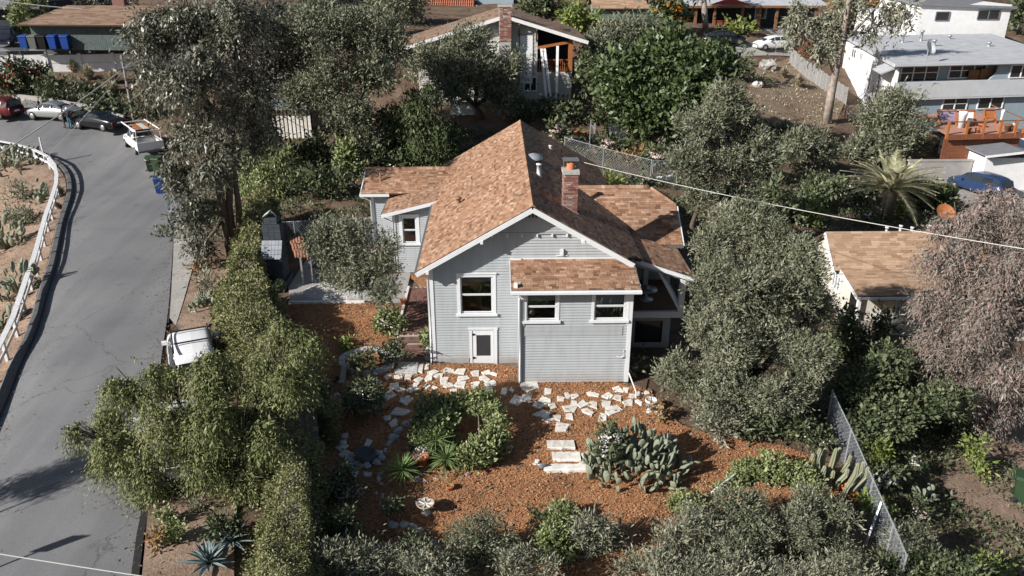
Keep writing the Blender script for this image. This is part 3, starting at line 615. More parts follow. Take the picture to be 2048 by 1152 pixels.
# --- openings: big window, cellar door; front room windows
W1 = (-1.42, -.16, 2.28, 3.82); DR = (-1.0, -.13, 0.0, 1.52)
A1 = (1.10, 2.22, 2.74, 3.80); A2 = (3.62, 4.78, 2.74, 3.80)
gl = lambda z: (max(-2.5, RIDX - (RIDZ - .1 - z)/PIT), min(5.1, RIDX + (RIDZ - .1 - z)/PIT))
boards('x', WF, -2.5, 5.1, .28, 6.7, [W1, DR, (.9, 5.0, -.2, 4.42)], gl)
MB().box(-2.5, -1.13, WF-.03, WF+.1, -.3, .28).build('footing', M['siding'], house); MB().box(0, .88, WF-.03, WF+.1, -.3, .28).build('footing', M['siding'], house)
boards('x', WA, .87, 5.0, .06, 3.98, [A1, A2])
boards('y', .87, WA, WF, .06, 4.2, out=-1); boards('y', 5.0, WA, 29.4, .06, 4.2, out=1)
boards('y', -2.5, WF, 36.8, .28, 4.5, out=-1); boards('y', 5.1, 29.4, 43.1, .28, 4.4, out=1)
# wide patch boards under the front room windows
for z0, z1 in ((2.26, 2.44), (2.08, 2.25)): MB().box(1.0, 4.72, WA-.045, WA-.02, z0, z1).build('patch_board', M['siding'], house)
window(*W1, WF); window(*A1, WA, trim=.1, outer_top=False); window(*A2, WA, trim=.1, outer_top=False)
M['darkscreen'] = mat('door_screen', (.035,.036,.04), .6, .1)
def cellar_door():
    d = MB(); y = WF; x0, x1, z0, z1 = DR
    d.box(x0-.1, x0+.0, y-.05, y+.05, -.12, z1); d.box(x1, x1+.13, y-.07, y+.05, -.12, z1+.04); d.box(x0-.14, x1+.16, y-.07, y+.05, z1+.04, z1+.12); d.box(x0, x1, y-.052, y+.05, z1, z1+.04)
    o = d.build('cellar_door', M['trim'], house)
    p = MB(); px0, px1, pz0, pz1 = x0+.17, x1-.13, .36, 1.3
    p.box(x0+.01, px0, y-.03, y+.03, -.1, z1-.02); p.box(px1, x1-.01, y-.03, y+.03, -.1, z1-.02); p.box(px0, px1, y-.029, y+.03, -.1, pz0); p.box(px0, px1, y-.029, y+.03, pz1, z1-.02); p.build('door_leaf', M['trim'], o)
    MB().box(px0, px1, y-.012, y-.004, pz0, pz1).build('screen', M['darkscreen'], o)
    for z in (.28, 1.33): MB().box(x0-.03, x0+.14, y-.045, y-.03, z-.02, z+.02).box(x0+.03, x0+.08, y-.046, y-.03, z-.05, z+.05).build('hinge', M['black'], o)
cellar_door()
# --- interior so the panes show a dark room
rm = MB(); rm.box(-2.4, 4.9, WF+.35, 43.0, 1.9, 2.0); rm.box(-2.4, 4.9, 32.2, 32.25, 2.0, 4.5); rm.box(.95, 4.9, WA+.15, WF+.35, 2.3, 2.35); rm.box(-2.42, -2.36, WF+.05, 36, .3, 4.4); rm.box(4.96, 4.99, WA+.1, 43, .3, 4.2); rm.box(-2.4,4.9,WF+.3,WF+3.6,4.3,4.35)
rm.build('room_shell', M['room'], house)
MB().box(-1.4,-.6,WF+.5,WF+1.1,2.0,2.95).build('room_cabinet', M['wood'], house)
MB().box(-1.4,-.18,WF+.12,WF+.14,3.55,3.84).build('blind', M['white'], house); MB().box(1.12,2.2,WA+.14,WA+.16,3.45,3.8).build('blind', M['white'], house); MB().box(3.64,4.76,WA+.14,WA+.16,3.3,3.8).build('blind', M['white'], house)
pt = thing('flower_pot', 'terracotta potted plant on the sill inside the left front room window', 'flower pot', (1.55, WA+.25, 2.62))
MB().lathe((0,0,.0), [(0,0),(.07,0),(.1,.16),(.115,.16),(.115,.2),(.09,.2),(0,.17)], 10).build('pot', M['terracotta'], pt, True, True)
# --- corner boards, band, vent
tr = MB()
def cb(x0, x1, y0, y1, z0, z1): MB().box(x0, x1, y0, y1, z0, z1).build('corner_board', M['trim'], house)
cb(-2.6, -2.46, WF-.05, WF+.1, .1, 4.25); cb(.8, .93, WA-.05, WA+.1, -.05, 4.0); cb(4.9, 5.06, WA-.05, WA+.1, .05, 3.98)
MB().box(.94, 1.02, WA-.06, WA, 2.5, 3.98).build('window_casing', M['trim'], house); MB().box(4.86, 4.92, WA-.055, WA, 2.5, 3.98).build('window_casing', M['trim'], house)
MB().box(-.6, 3.3, WF-.07, WF, 5.56, 5.61).build('band_board', M['siding'], house)
for x in (-.15, .42, .98, 1.55, 2.12, 2.68): MB().box(x-.03, x+.03, WF-.11, WF, 5.46, 5.56).build('dentil', M['trim'], house)
for k in range(7): x = .95+.13*k; MB().box(x, x+.07, WF-.035, WF-.02, 6.2, min(6.5, zroof(x+.035)-.28)).build('vent_slat', M['black'], house)
# --- roofs
SHN = [0]; SH_STUFF = MB()
def tab(b, o, e, s, n, L, H, t=.014):
    """one shingle: o lower-left corner on the deck, e along the course, s up the slope, n outward"""
    d = n*.004; q = [o+d+n*t*.3, o+e*L+d+n*t*.3, o+e*L+s*H+d, o+s*H+d]; u = [q[0]+n*t, q[1]+n*t, q[2]+n*.003, q[3]+n*.003]
    b.add(q+u, [(4,5,6,7),(0,1,5,4),(1,2,6,5),(3,0,4,7)])
TABM = {}
def roof(poly, e, s, single=0, course=.125, tabl=.24, under=.1, mm=None, stuff=None, par=None):
    """shingled plane. poly: corner points in order (first edge need not be the eave); e: course direction; s: up-slope"""
    P = [Vector(p) for p in poly]; e = Vector(e).normalized(); s = Vector(s).normalized(); n = e.cross(s)
    if n.z < 0: n = -n
    Q = P if (P[1]-P[0]).cross(P[2]-P[0]).dot(n) > 0 else P[::-1]
    MB().slab(Q, under).build('roof_deck', M['deck'], par or house)
    o = P[0]; ab = [((p-o).dot(e), (p-o).dot(s)) for p in P]; a0 = min(a for a, _ in ab); a1 = max(a for a, _ in ab); b0 = min(b for _, b in ab); b1 = max(b for _, b in ab)
    rows = int((b1-b0)/course)+1
    for j in range(rows):
        a = a0 - random.uniform(0, tabl); cnt = 0
        while a < a1:
            L = tabl*random.choice([.55, .8, 1, 1, 1.25]); bb = b0 + j*course; la, lb = max(a, a0), min(a+L, a1)
            if lb - la > .04:
                ok = inside(ab, np.array([la+.02, lb-.02]), np.array([bb+course*.5]*2)).all()
                if ok:
                    p = o + e*(la) + s*(bb); hh = min(course*1.25, b1-bb+.01)
                    if SHN[0] < single:
                        k = round(lb-la, 2)
                        if (k, course) not in TABM:
                            mb = MB(); tab(mb, Vector((0,0,0)), Vector((1,0,0)), Vector((0,1,0)), Vector((0,0,1)), k-.008, course*1.25); TABM[(k, course)] = mb.mesh('shingle', M['shingle'])
                        ob = link('shingle', TABM[(k, course)], house); mt = Matrix((e, s, e.cross(s))).transposed().to_4x4(); mt.translation = p - HL; ob.matrix_local = mt; SHN[0] += 1
                    else: tab(stuff or SH_STUFF, p, e, s, n, lb-la-.008, hh)
            a += L
X, Yv, Zv = Vector((1,0,0)), Vector((0,1,0)), Vector((0,0,1))
FO = 27.95; BK = 43.6
# front room shed roof (nearest the camera: single shingles first)
sl0 = Vector((0, 1.98, .47)); roof([(.52,26.5,4.06),(5.26,26.5,4.06),(5.26,28.48,4.53),(.52,28.48,4.53)], X, sl0, single=250)
# main roof
ul = Vector((1, 0, PIT)).normalized(); ur = Vector((-1, 0, PIT)).normalized()
roof([(-3.0,FO,zroof(-3)),(-3.0,BK,zroof(-3)),(RIDX,BK,RIDZ),(RIDX,FO,RIDZ)], Yv, ul)
roof([(5.7,FO+1.0,zroof(5.7)),(5.7,BK,zroof(5.7)),(RIDX,BK,RIDZ),(RIDX,FO,RIDZ),(4.95,FO,zroof(4.95)),(5.25,FO+.6,zroof(5.25))], Yv, ur)
# porch roof: low slope falling to the right
roof([(5.45,29.25,4.22),(7.85,29.05,3.46),(7.8,32.35,3.46),(5.45,32.35,4.22)], Yv, Vector((-2.4, 0, .76)), single=290)
# right wing with clipped gable
zR, yR, yE, zE = 5.45, 35.2, 32.4, 3.62; sR = (zR-zE)/(yR-yE); yC = 34.25; zC = zE + sR*(yC-yE)
roof([(5.3,yE,zE),(8.12,yE,zE),(8.12,yC,zC),(7.0,yR,zR),(2.6,yR,zR),(3.4,yR-.4,zR-.26),(5.3,33.4,zE+sR)], X, Vector((0,1,sR)))
roof([(8.12,yC,zC),(8.12,2*yR-yC,zC),(7.0,yR,zR)], Yv, Vector((-1.12,0,zR-zC)))
roof([(4.9,38,zE),(8.12,38,zE),(8.12,2*yR-yC,zC),(7.0,yR,zR),(3.4,yR,zR)], X, Vector((0,-1,sR)))
# left wing and the side room roof
zW, yW, yWe, zWe = 4.95, 40.6, 39.0, 4.05; sW = (zW-zWe)/(yW-yWe)
roof([(-6.85,yWe,zWe),(-2.6,yWe,zWe),(-1.6,yW,zW),(-6.7,yW,zW)], X, Vector((0,1,sW)))
roof([(-6.85,42.2,zWe),(-2.6,42.2,zWe),(-1.6,yW,zW),(-6.7,yW,zW)], X, Vector((0,-1,sW)))
roof([(-5.45,36.5,3.76),(-5.45,39.35,3.76),(-2.75,39.35,4.43),(-2.75,36.5,4.43)], Yv, Vector((2.7,0,.67)))
o = link('shingles', SH_STUFF.mesh('shingles', M['shingle'], off=HL), house); o['kind'] = 'stuff'
# ridge caps
def caps(a, b, w_=.13, step=.16, rise=.06):
    a = Vector(a); b = Vector(b); t = (b-a).normalized(); n = int((b-a).length/step); side = t.cross(Zv).normalized(); mb = MB()
    for i in range(n):
        p = a + t*(i*step); q = p + t*step*1.15; r = Zv*rise; lo = Zv*-.05
        mb.add([p-side*w_+lo, p+r*1.25, p+side*w_+lo, q-side*w_+lo, q+r, q+side*w_+lo, p-side*w_+lo-Zv*.02, p+side*w_+lo-Zv*.02], [(0,3,4,1),(1,4,5,2),(6,0,1,2,7)])
    k = link('ridge_caps', mb.mesh('ridge_caps', M['shingle'], off=HL), house); k['kind'] = 'stuff'
caps((RIDX, FO, RIDZ), (RIDX, BK, RIDZ)); caps((2.9, yR, zR), (7.05, yR, zR)); caps((8.12, yC, zC), (7.0, yR, zR), .1); caps((-6.8, yW, zW), (-1.7, yW, zW))
# --- bargeboards, fascias, gutters, soffit, rafter tails
def trimbar(a, b, w_, h, nm='bargeboard', m=None): MB().bar(a, b, w_, h).build(nm, m or M['trim'], house)
fy = FO-.02
trimbar((-3.05, fy, zroof(-3.05)-.13), (RIDX, fy, RIDZ-.13), .05, .17); trimbar((RIDX, fy-.003, RIDZ-.13), (5.2, fy-.003, zroof(5.2)-.13), .05, .19)
MB().slab([(-2.98,FO,zroof(-2.98)-.11),(RIDX,FO,RIDZ-.11),(RIDX,WF,RIDZ-.11),(-2.98,WF,zroof(-2.98)-.11)], .02).build('soffit', M['trim'], house)
MB().slab([(RIDX,FO,RIDZ-.111),(5.2,FO,zroof(5.2)-.111),(5.2,WF,zroof(5.2)-.111),(RIDX,WF,RIDZ-.111)], .02).build('soffit', M['trim'], house)
for x in (-2.62, -.55, 3.25): MB().bar((x, FO-.07, zroof(x)-.27), (x, WF, zroof(x)-.27), .11, .13).build('rafter_end', M['trim'], house)
trimbar((-3.06, FO-.03, zroof(-3.0)-.08), (-3.06, 36.6, zroof(-3.0)-.08), .1, .1, 'gutter', M['gutter'])
trimbar((.5, 26.46, 3.99), (5.28, 26.46, 3.99), .06, .15, 'fascia'); trimbar((.5, 26.4, 4.0), (5.28, 26.4, 4.0), .09, .08, 'gutter', M['trim'])
trimbar((.52, 26.5, 3.99), (.52, WF, 4.43), .04, .13, 'fascia'); trimbar((5.26, 26.5, 3.99), (5.26, 28.4, 4.43), .04, .13, 'fascia')
trimbar((.6, WF-.04, 4.57), (5.0, WF-.04, 4.57), .05, .06, 'flashing'); MB().box(.52,.95,WF-.1,WF,4.5,4.6).build('flashing', M['trim'], house)
trimbar((5.5, 29.19, 4.13), (7.85, 29.0, 3.38), .06, .15, 'fascia'); trimbar((7.9, 28.98, 3.38), (7.85, 32.4, 3.38), .1, .1, 'gutter', M['gutter'])
trimbar((-5.5, 36.46, 3.67), (-2.75, 36.46, 4.35), .05, .16); trimbar((-5.5, 36.45, 3.68), (-5.5, 39.3, 3.68), .08, .09, 'gutter', M['gutter'])
trimbar((-6.9, yWe-.03, zWe-.08), (-5.4, yWe-.03, zWe-.08), .06, .13, 'fascia'); trimbar((-6.86, yWe, zWe-.1), (-6.74, yW, zW-.1), .05, .16); trimbar((-6.86, 42.2, zWe-.1), (-6.74, yW, zW-.1), .05, .16)
trimbar((5.8, yE-.05, zE-.06), (8.14, yE-.05, zE-.06), .1, .1, 'gutter', M['gutter']); trimbar((8.16, yE, zE-.08), (8.16, yC, zC-.08), .05, .14)
# downpipes
def pipe(pts, r=.045): MB().tube(pts, r, 8).build('downpipe', M['trim'], house, True)
pipe([(-3.0, FO+.1, 4.15), (-2.95, FO+.3, 4.0), (-2.66, WF-.03, 3.75), (-2.66, WF-.05, .15), (-2.72, WF-.25, .05)]); pipe([(.86, 26.45, 3.9), (.84, WA-.1, 3.6), (.84, WA-.1, .05), (.8, WA-.35, .0)])
pipe([(-5.45, 36.55, 3.6), (-5.0, 36.75, 3.3), (-5.0, 36.75, .9)]); pipe([(-6.85, 39.05, 3.9), (-6.4, 39.3, 3.6), (-6.38, 39.3, 1.2)])
# --- side room and left wing
RW = (-4.55, -3.88, 2.22, 3.5)
boards('x', 36.8, -4.95, -2.5, .55, 4.2, [RW], lambda z: (max(-4.95, -5.45 + (z-3.66)/.248 + .1), -2.5)); boards('y', -4.95, 36.8, 39.4, .55, 3.8, out=-1)
window(*RW, 36.8, trim=.15); cb(-5.02, -4.88, 36.74, 36.9, .55, 3.75); MB().box(-3.1,-2.75,36.74,36.78,1.35,1.62).build('vent', M['gutter'], house)
boards('x', 39.4, -6.3, -4.9, .9, 4.05); boards('y', -6.3, 39.4, 41.8, .9, 4.1, out=-1); cb(-6.4, -6.26, 39.33, 39.5, .85, 4.0)
MB().tube([(-4.98, 36.72, 2.3), (-6.6, 36.6, 1.55), (-6.65, 36.6, .7)], .035, 6).build('handrail', M['trim'], house)
# foundation
MB().box(-2.45,5.05,WF+.1,43.1,-.5,1.0).build('foundation', M['concrete'], house); MB().box(-4.9,-2.5,36.9,39.3,.2,.75).build('foundation', M['concrete'], house); MB().box(-6.25,-2.5,39.5,41.7,.3,1.1).build('foundation', M['concrete'], house)
# right wing walls
boards('x', 32.75, 5.1, 7.75, .2, 3.6); boards('y', 7.75, 32.75, 37.6, .2, 3.6, out=1)
MB().box(5.15,7.7,32.85,37.5,-.3,.6).build('foundation', M['concrete'], house)
# --- porch
def porch():
    t = MB().box(5.06, 7.5, 29.35, 32.7, 1.72, 1.86).build('porch_floor', M['wood'], house); PF = 29.3
    MB().box(5.06, 7.6, PF-.05, PF+.1, 1.62, 1.88).build('porch_beam', M['trim'], house); MB().box(7.5, 7.64, PF, 32.6, 1.62, 1.88).build('porch_beam', M['trim'], house)
    MB().box(7.38, 7.6, PF-.03, PF+.19, 1.88, 3.5).build('porch_post', M['trim'], house); MB().box(7.42, 7.6, 32.2, 32.38, 1.88, 3.5).build('porch_post', M['trim'], house)
    MB().box(6.4, 6.6, 31.9, 32.1, 1.88, 3.7).build('porch_post', M['trim'], house)
    MB().bar((6.55, 29.6, 3.55), (7.45, 29.38, 1.95), .16, .1).build('brace', M['trim'], house)
    MB().bar((5.1, PF+.02, 4.1), (7.6, PF+.02, 3.34), .1, .16).build('porch_beam', M['siding'], house)
    boards('x', 29.75, 5.1, 7.2, -.1, 1.6, [(5.75, 6.9, .25, 1.25)]); MB().box(5.75, 6.9, 29.9, 29.93, .2, 1.3).build('cellar_window', M['farglass'], house)
    boards('y', 7.2, 29.75, 32.7, -.1, 1.6, out=1)
porch()
tb = thing('porch_table', 'round glass table with a white cup on the dark porch', 'table', (6.3, 30.6, 1.86)); MB().lathe((0,0,0), [(.3,0),(.3,.02),(.04,.05),(.04,.44),(.45,.44),(.46,.47),(0,.475)], 18).build('table_top', M['metal'], tb, True, True); MB().lathe((.05,0,.48), [(0,0),(.05,0),(.06,.1),(.05,.1),(0,.02)], 10).build('cup', M['white'], tb, True, True)
# --- chimney of bricks
def chimney():
    x0, x1, y0, y1, zb, ztp = 2.68, 3.26, 30.5, 31.15, 5.4, 7.3; c = MB().box(x0+.02, x1-.02, y0+.02, y1-.02, zb, ztp).build('chimney', M['mortar'], house)
    bm = MB().box(-.5,.5,-.5,.5,-.5,.5).mesh('brick', M['brick']); z = zb+.05; r = 0
    def br(x, y, zz, sx, sy): o = link('brick', bm, c, Vector((x, y, zz)) - HL); o.scale = (sx, sy, .062)
    while z < ztp-.03:
        n = 3; L = (x1-x0)/n
        for i in range(n+ (r % 2)):
            a = x0 + L*(i - .5*(r % 2)); e = min(x1, a+L); a = max(x0, a); br((a+e)/2, y0+.035, z, e-a-.012, .09)
        n = 3; L = (y1-y0-.1)/n
        for i in range(n):
            for xx in (x0+.035, x1-.035): br(xx, y0+.09+L*(i+.5), z, .09, L-.012)
        z += .076; r += 1
    MB().box(x0-.04, x1+.04, y0-.04, y1+.04, ztp, ztp+.14).build('chimney_cap', M['mortar'], c)
    MB().lathe(((x0+x1)/2, (y0+y1)/2, ztp+.14), [(.17,0),(.15,.3),(.13,.3),(.13,0)], 12).build('flue', M['terracotta'], c, True)
    for sx in (-1, 1): MB().bar(((x0+x1)/2+sx*.26, y1-.1, ztp+.1), ((x0+x1)/2+sx*.26, y1-.1, ztp+.5), .03).build('hood_leg', M['gutter'], c)
    MB().box(x0-.02, x1+.02, y0+.12, y1, ztp+.5, ztp+.53).build('hood', M['gutter'], c)
    MB().slab([(x0-.06,y0-.1,zroof(x0-.06)+.03),(x1+.06,y0-.1,zroof(x1+.06)+.03),(x1+.06,y0+.02,zroof(x1+.06)+.03),(x0-.06,y0+.02,zroof(x0-.06)+.03)], .01).build('flashing', M['white'], c)
chimney()
# --- roof vents
def rvent(u, v, lab_h, r=.05, m=None, nm='vent_pipe'):
    d = ray(u, v); best = None
    for t in np.arange(.012, .04, .00002):
        p = CP + d*t
        if p[2] < zroof(p[0]) and p[1] > FO: best = p; break
    p = best; MB().lathe((p[0], p[1], p[2]-.06), [(r*1.5,0),(r,.1),(r,lab_h),(r*1.3,lab_h),(r*1.3,lab_h+.05),(0,lab_h+.05)], 10).build(nm, m or M['shingle'], house, True)
rvent(917, 408, .32, .1); rvent(989, 342, .35, .04); rvent(943, 362, .25, .035); rvent(1101, 298, .2, .08, M['trim']); rvent(1078, 352, .55, .1, M['trim'])
def dome():
    d = ray(1068, 318); 
    for t in np.arange(.012, .04, .00002):
        p = CP + d*t
        if p[2] < zroof(p[0]): break
    MB().lathe((p[0], p[1], p[2]+.02), [(.42,0),(.4,.08),(.25,.2),(0,.26)], 16).build('skylight', M['metal'], house, True)
dome()
MB().lathe((-5.9, 39.75, 4.45), [(.04,0),(.04,.5),(0,.5)], 8).build('vent_pipe', M['shingle'], house, True)
# wall lamp, floodlight, camera on the roof, hose
MB().box(2.46,2.56,WF-.12,WF,4.7,4.95).box(2.3,2.72,WF-.06,WF,4.66,4.7).build('wall_lamp', M['trim'], house); MB().box(.62,.76,26.62,26.78,4.12,4.28).build('security_camera', M['white'], house)
MB().tube([(4.82,WA-.05,1.45),(4.8,WA-.1,1.2),(4.72,WA-.08,1.15),(4.55,WA-.06,1.18)], .02, 6).build('hose_bib', M['trim'], house)
hz = MB().tube([(5.05,26.7,.5),(5.12,26.3,.35),(5.2,25.8,.18),(5.15,25.5,.12)], .025, 6).build('garden_hose', M['trim']); tag(hz, 'white hose end sticking out past the front room corner', 'hose')
# ================================================================== PLANTS
LK = 2.2
LKS = dict(euc=1.35, eucdark=1.5, eucred=1.5, hedge=1.7, cactus=1.6, column=1.5, agave=1.4, grass=1.15, yucca=1.4, bright=1.5, palm=2.3, pepper=1.55, glossy=1.25, silver=1.7)
def LM(n, *c, **k): M[n] = mat_leaf(n, [sc(x, LKS.get(n, LK)) for x in c], **k)
LM('euc', (.035,.036,.022), (.075,.078,.052), (.13,.132,.097), (.2,.195,.16), spec=.5, rough=.42)
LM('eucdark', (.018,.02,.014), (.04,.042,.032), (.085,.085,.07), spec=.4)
LM('eucred', (.085,.085,.07), (.14,.13,.108), (.15,.145,.125), (.15,.1,.085), (.19,.135,.115), (.2,.185,.165), (.13,.13,.11))
LM('olive', (.03,.034,.02), (.062,.068,.042), (.105,.108,.072), (.16,.16,.12))
LM('pepper', (.04,.05,.016), (.085,.1,.034), (.15,.16,.068), (.2,.195,.1))
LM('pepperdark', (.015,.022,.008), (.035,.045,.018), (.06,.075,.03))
LM('glossy', (.02,.032,.012), (.045,.065,.024), (.08,.11,.04), (.13,.16,.075), spec=.45, rough=.45)
LM('hedge', (.05,.058,.02), (.095,.102,.04), (.15,.15,.072), (.21,.2,.115))
LM('box', (.035,.048,.016), (.075,.092,.036), (.13,.145,.065), (.21,.215,.12))
LM('silver', (.06,.063,.042), (.11,.113,.078), (.17,.172,.122), (.25,.245,.185))
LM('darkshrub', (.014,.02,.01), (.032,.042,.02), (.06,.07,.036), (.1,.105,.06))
LM('bright', (.06,.085,.02), (.12,.15,.04), (.19,.21,.07))
LM('grass', (.18,.15,.09), (.3,.25,.16), (.4,.35,.25), (.25,.235,.15))
LM('yucca', (.05,.085,.025), (.11,.16,.055), (.2,.24,.11), spec=.4)
LM('agave', (.07,.1,.1), (.13,.17,.17), (.2,.24,.23), trans=.05)
LM('cactus', (.055,.072,.045), (.095,.112,.075), (.15,.162,.115), (.2,.2,.15), trans=.02)
LM('column', (.09,.1,.06), (.15,.155,.1), (.2,.195,.14), trans=.02)
LM('palm', (.07,.072,.035), (.13,.13,.075), (.21,.2,.13), (.3,.28,.2))
LM('rust', (.16,.06,.03), (.12,.09,.04), (.07,.07,.03))
M['whitebloom'] = mat_pieces('white_bloom', [(.55,.52,.48),(.7,.67,.62),(.62,.52,.48)], .9, .05, 8, 0)
M['pinkbloom'] = mat_pieces('pink_bloom', [(.5,.36,.32),(.62,.5,.45),(.55,.42,.4)], .9, .05, 8, 0)
M['redbloom'] = mat_pieces('red_bloom', [(.4,.03,.03),(.55,.08,.04),(.5,.05,.06)], .9, .05, 8, 0)
M['orangebloom'] = mat_pieces('orange_bloom', [(.55,.16,.02),(.65,.25,.03),(.5,.12,.02)], .9, .05, 8, 0)
# species: leaf length px, width ratio, cover, leaves per spray, spray length (in leaves), outward, up, droop, lumpiness
SP = dict(euc=(7.5,.3,1.35,7,3.2,.35,.1,.75,.3), eucdark=(8,.32,1.2,7,3.,.35,.1,.7,.3), eucred=(7,.2,1.6,10,4.6,.3,.05,1.0,.28), olive=(6.,.3,1.5,8,2.8,.7,.45,0,.26),
 pepper=(6.5,.24,1.5,13,6.5,.3,0,1.15,.3), pepperdark=(7,.28,1.3,12,6,.3,0,1.1,.25), glossy=(9,.5,1.45,6,1.5,.6,.3,0,.3), hedge=(5.,.55,1.7,4,1.2,.6,.4,0,.08), box=(6.5,.5,1.8,5,1.4,.6,.4,0,.14),
 silver=(7.5,.24,1.3,9,3.,.55,.75,0,.28), darkshrub=(8,.45,1.3,6,2,.6,.3,0,.28), bright=(8,.45,1.3,6,2,.6,.3,0,.28), grass=(13,.1,1.2,6,.8,.5,1.2,0,.2), rust=(8,.4,1.2,5,2,.5,.3,0,.3), palm=(8,.2,1,6,2,.5,.3,.2,.2))
def unit(n):
    d = rng.normal(size=(n, 3)); return d / (np.linalg.norm(d, axis=1)[:, None] + 1e-9)
def nrm(a): return a / (np.linalg.norm(a, axis=1)[:, None] + 1e-9)
def leaf_quads(q, d, nvec, L, W):
    s = nrm(np.cross(nvec, d)); m = q + d*L*.45
    return np.stack([q, m + s*W*.5, q + d*L, m - s*W*.5], 1)
def crown(lobes, sp, k, dens=1., keepz=.03):
    lp, wr, cover, nsp, sl_, out, upb, droop, lump = sp; L = lp*1.06/k; W = L*wr*1.06; C = np.array([c for c, _ in lobes]); RR_ = np.array([r for _, r in lobes]); res = []
    for i in range(len(lobes)):
        c, r = C[i], RR_[i]; p_ = 1.6; SA = 4*math.pi*(((r[0]*r[1])**p_ + (r[0]*r[2])**p_ + (r[1]*r[2])**p_)/3)**(1/p_)
        ns = max(6, int(.78*cover*dens*SA/(L*W*.5)/nsp)); d = unit(ns); b = np.ones(ns)
        for _ in range(4): b += lump*.5*np.sin((d @ unit(1)[0])*rng.uniform(3, 7) + rng.uniform(0, 6.28))
        rr = 1 - .5*rng.uniform(0, 1, ns)**2; p = c + d*r*(b*rr)[:, None]; keep = np.ones(ns, bool)
        for j in range(len(lobes)):
            if j != i: keep &= (((p - C[j])/RR_[j])**2).sum(1) > .4
        p, d = p[keep], d[keep]; n = len(p)
        if not n: continue
        a = nrm(d*out + np.array([0, 0, upb - droop]) + rng.normal(0, .38, (n, 3)))
        shoot = np.where(rng.uniform(0, 1, n) < .07, rng.uniform(1.5, 2.6, n), 1.); ls = rng.uniform(.8, 1.3); big = rng.uniform(0, 1, n) < .06
        for q in range(nsp):
            t = (q + rng.uniform(0, 1, n))/nsp*sl_*L*shoot; pos = p + a*t[:, None] + rng.normal(0, L*.35, (n, 3))
            if droop: pos[:, 2] -= droop*t*t*.25/max(L*sl_, .01)
            ld_ = nrm(a + rng.normal(0, .55, (n, 3))); nv = nrm(rng.normal(0, .5, (n, 3)) + d*.8 + np.array([0, 0, .4])); s = ls*rng.uniform(.65, 1.3, n)[:, None]*np.where(big, 1.5, 1)[:, None]
            res.append(leaf_quads(pos, ld_, nv, L*s, W*s))
    for i in range(len(lobes)):      # oversized inner leaves added to block light and darken gaps in each clump
        n = 46; d = unit(n); p = C[i] + d*RR_[i]*rng.uniform(.1, .62, n)[:, None]; s = float(RR_[i].mean())*rng.uniform(.35, .6, n)[:, None]; res.append(leaf_quads(p, unit(n), nrm(d + rng.normal(0, .5, (n, 3))), s, s*.6))
    V = np.concatenate(res); m = V.mean(1); return V[m[:, 2] > zt(m[:, 0], m[:, 1]) + keepz]
def split_lobes(L, n=6, f=.46, off=.68):
    out = []
    for c, r in L:
        c = np.array(c); r = np.array(r)
        for d in unit(n): out.append((c + r*d*off*np.array([1, 1, .9]), r*f*rng.uniform(.7, 1.2)))
        out.append((c, r*.5))
    return out
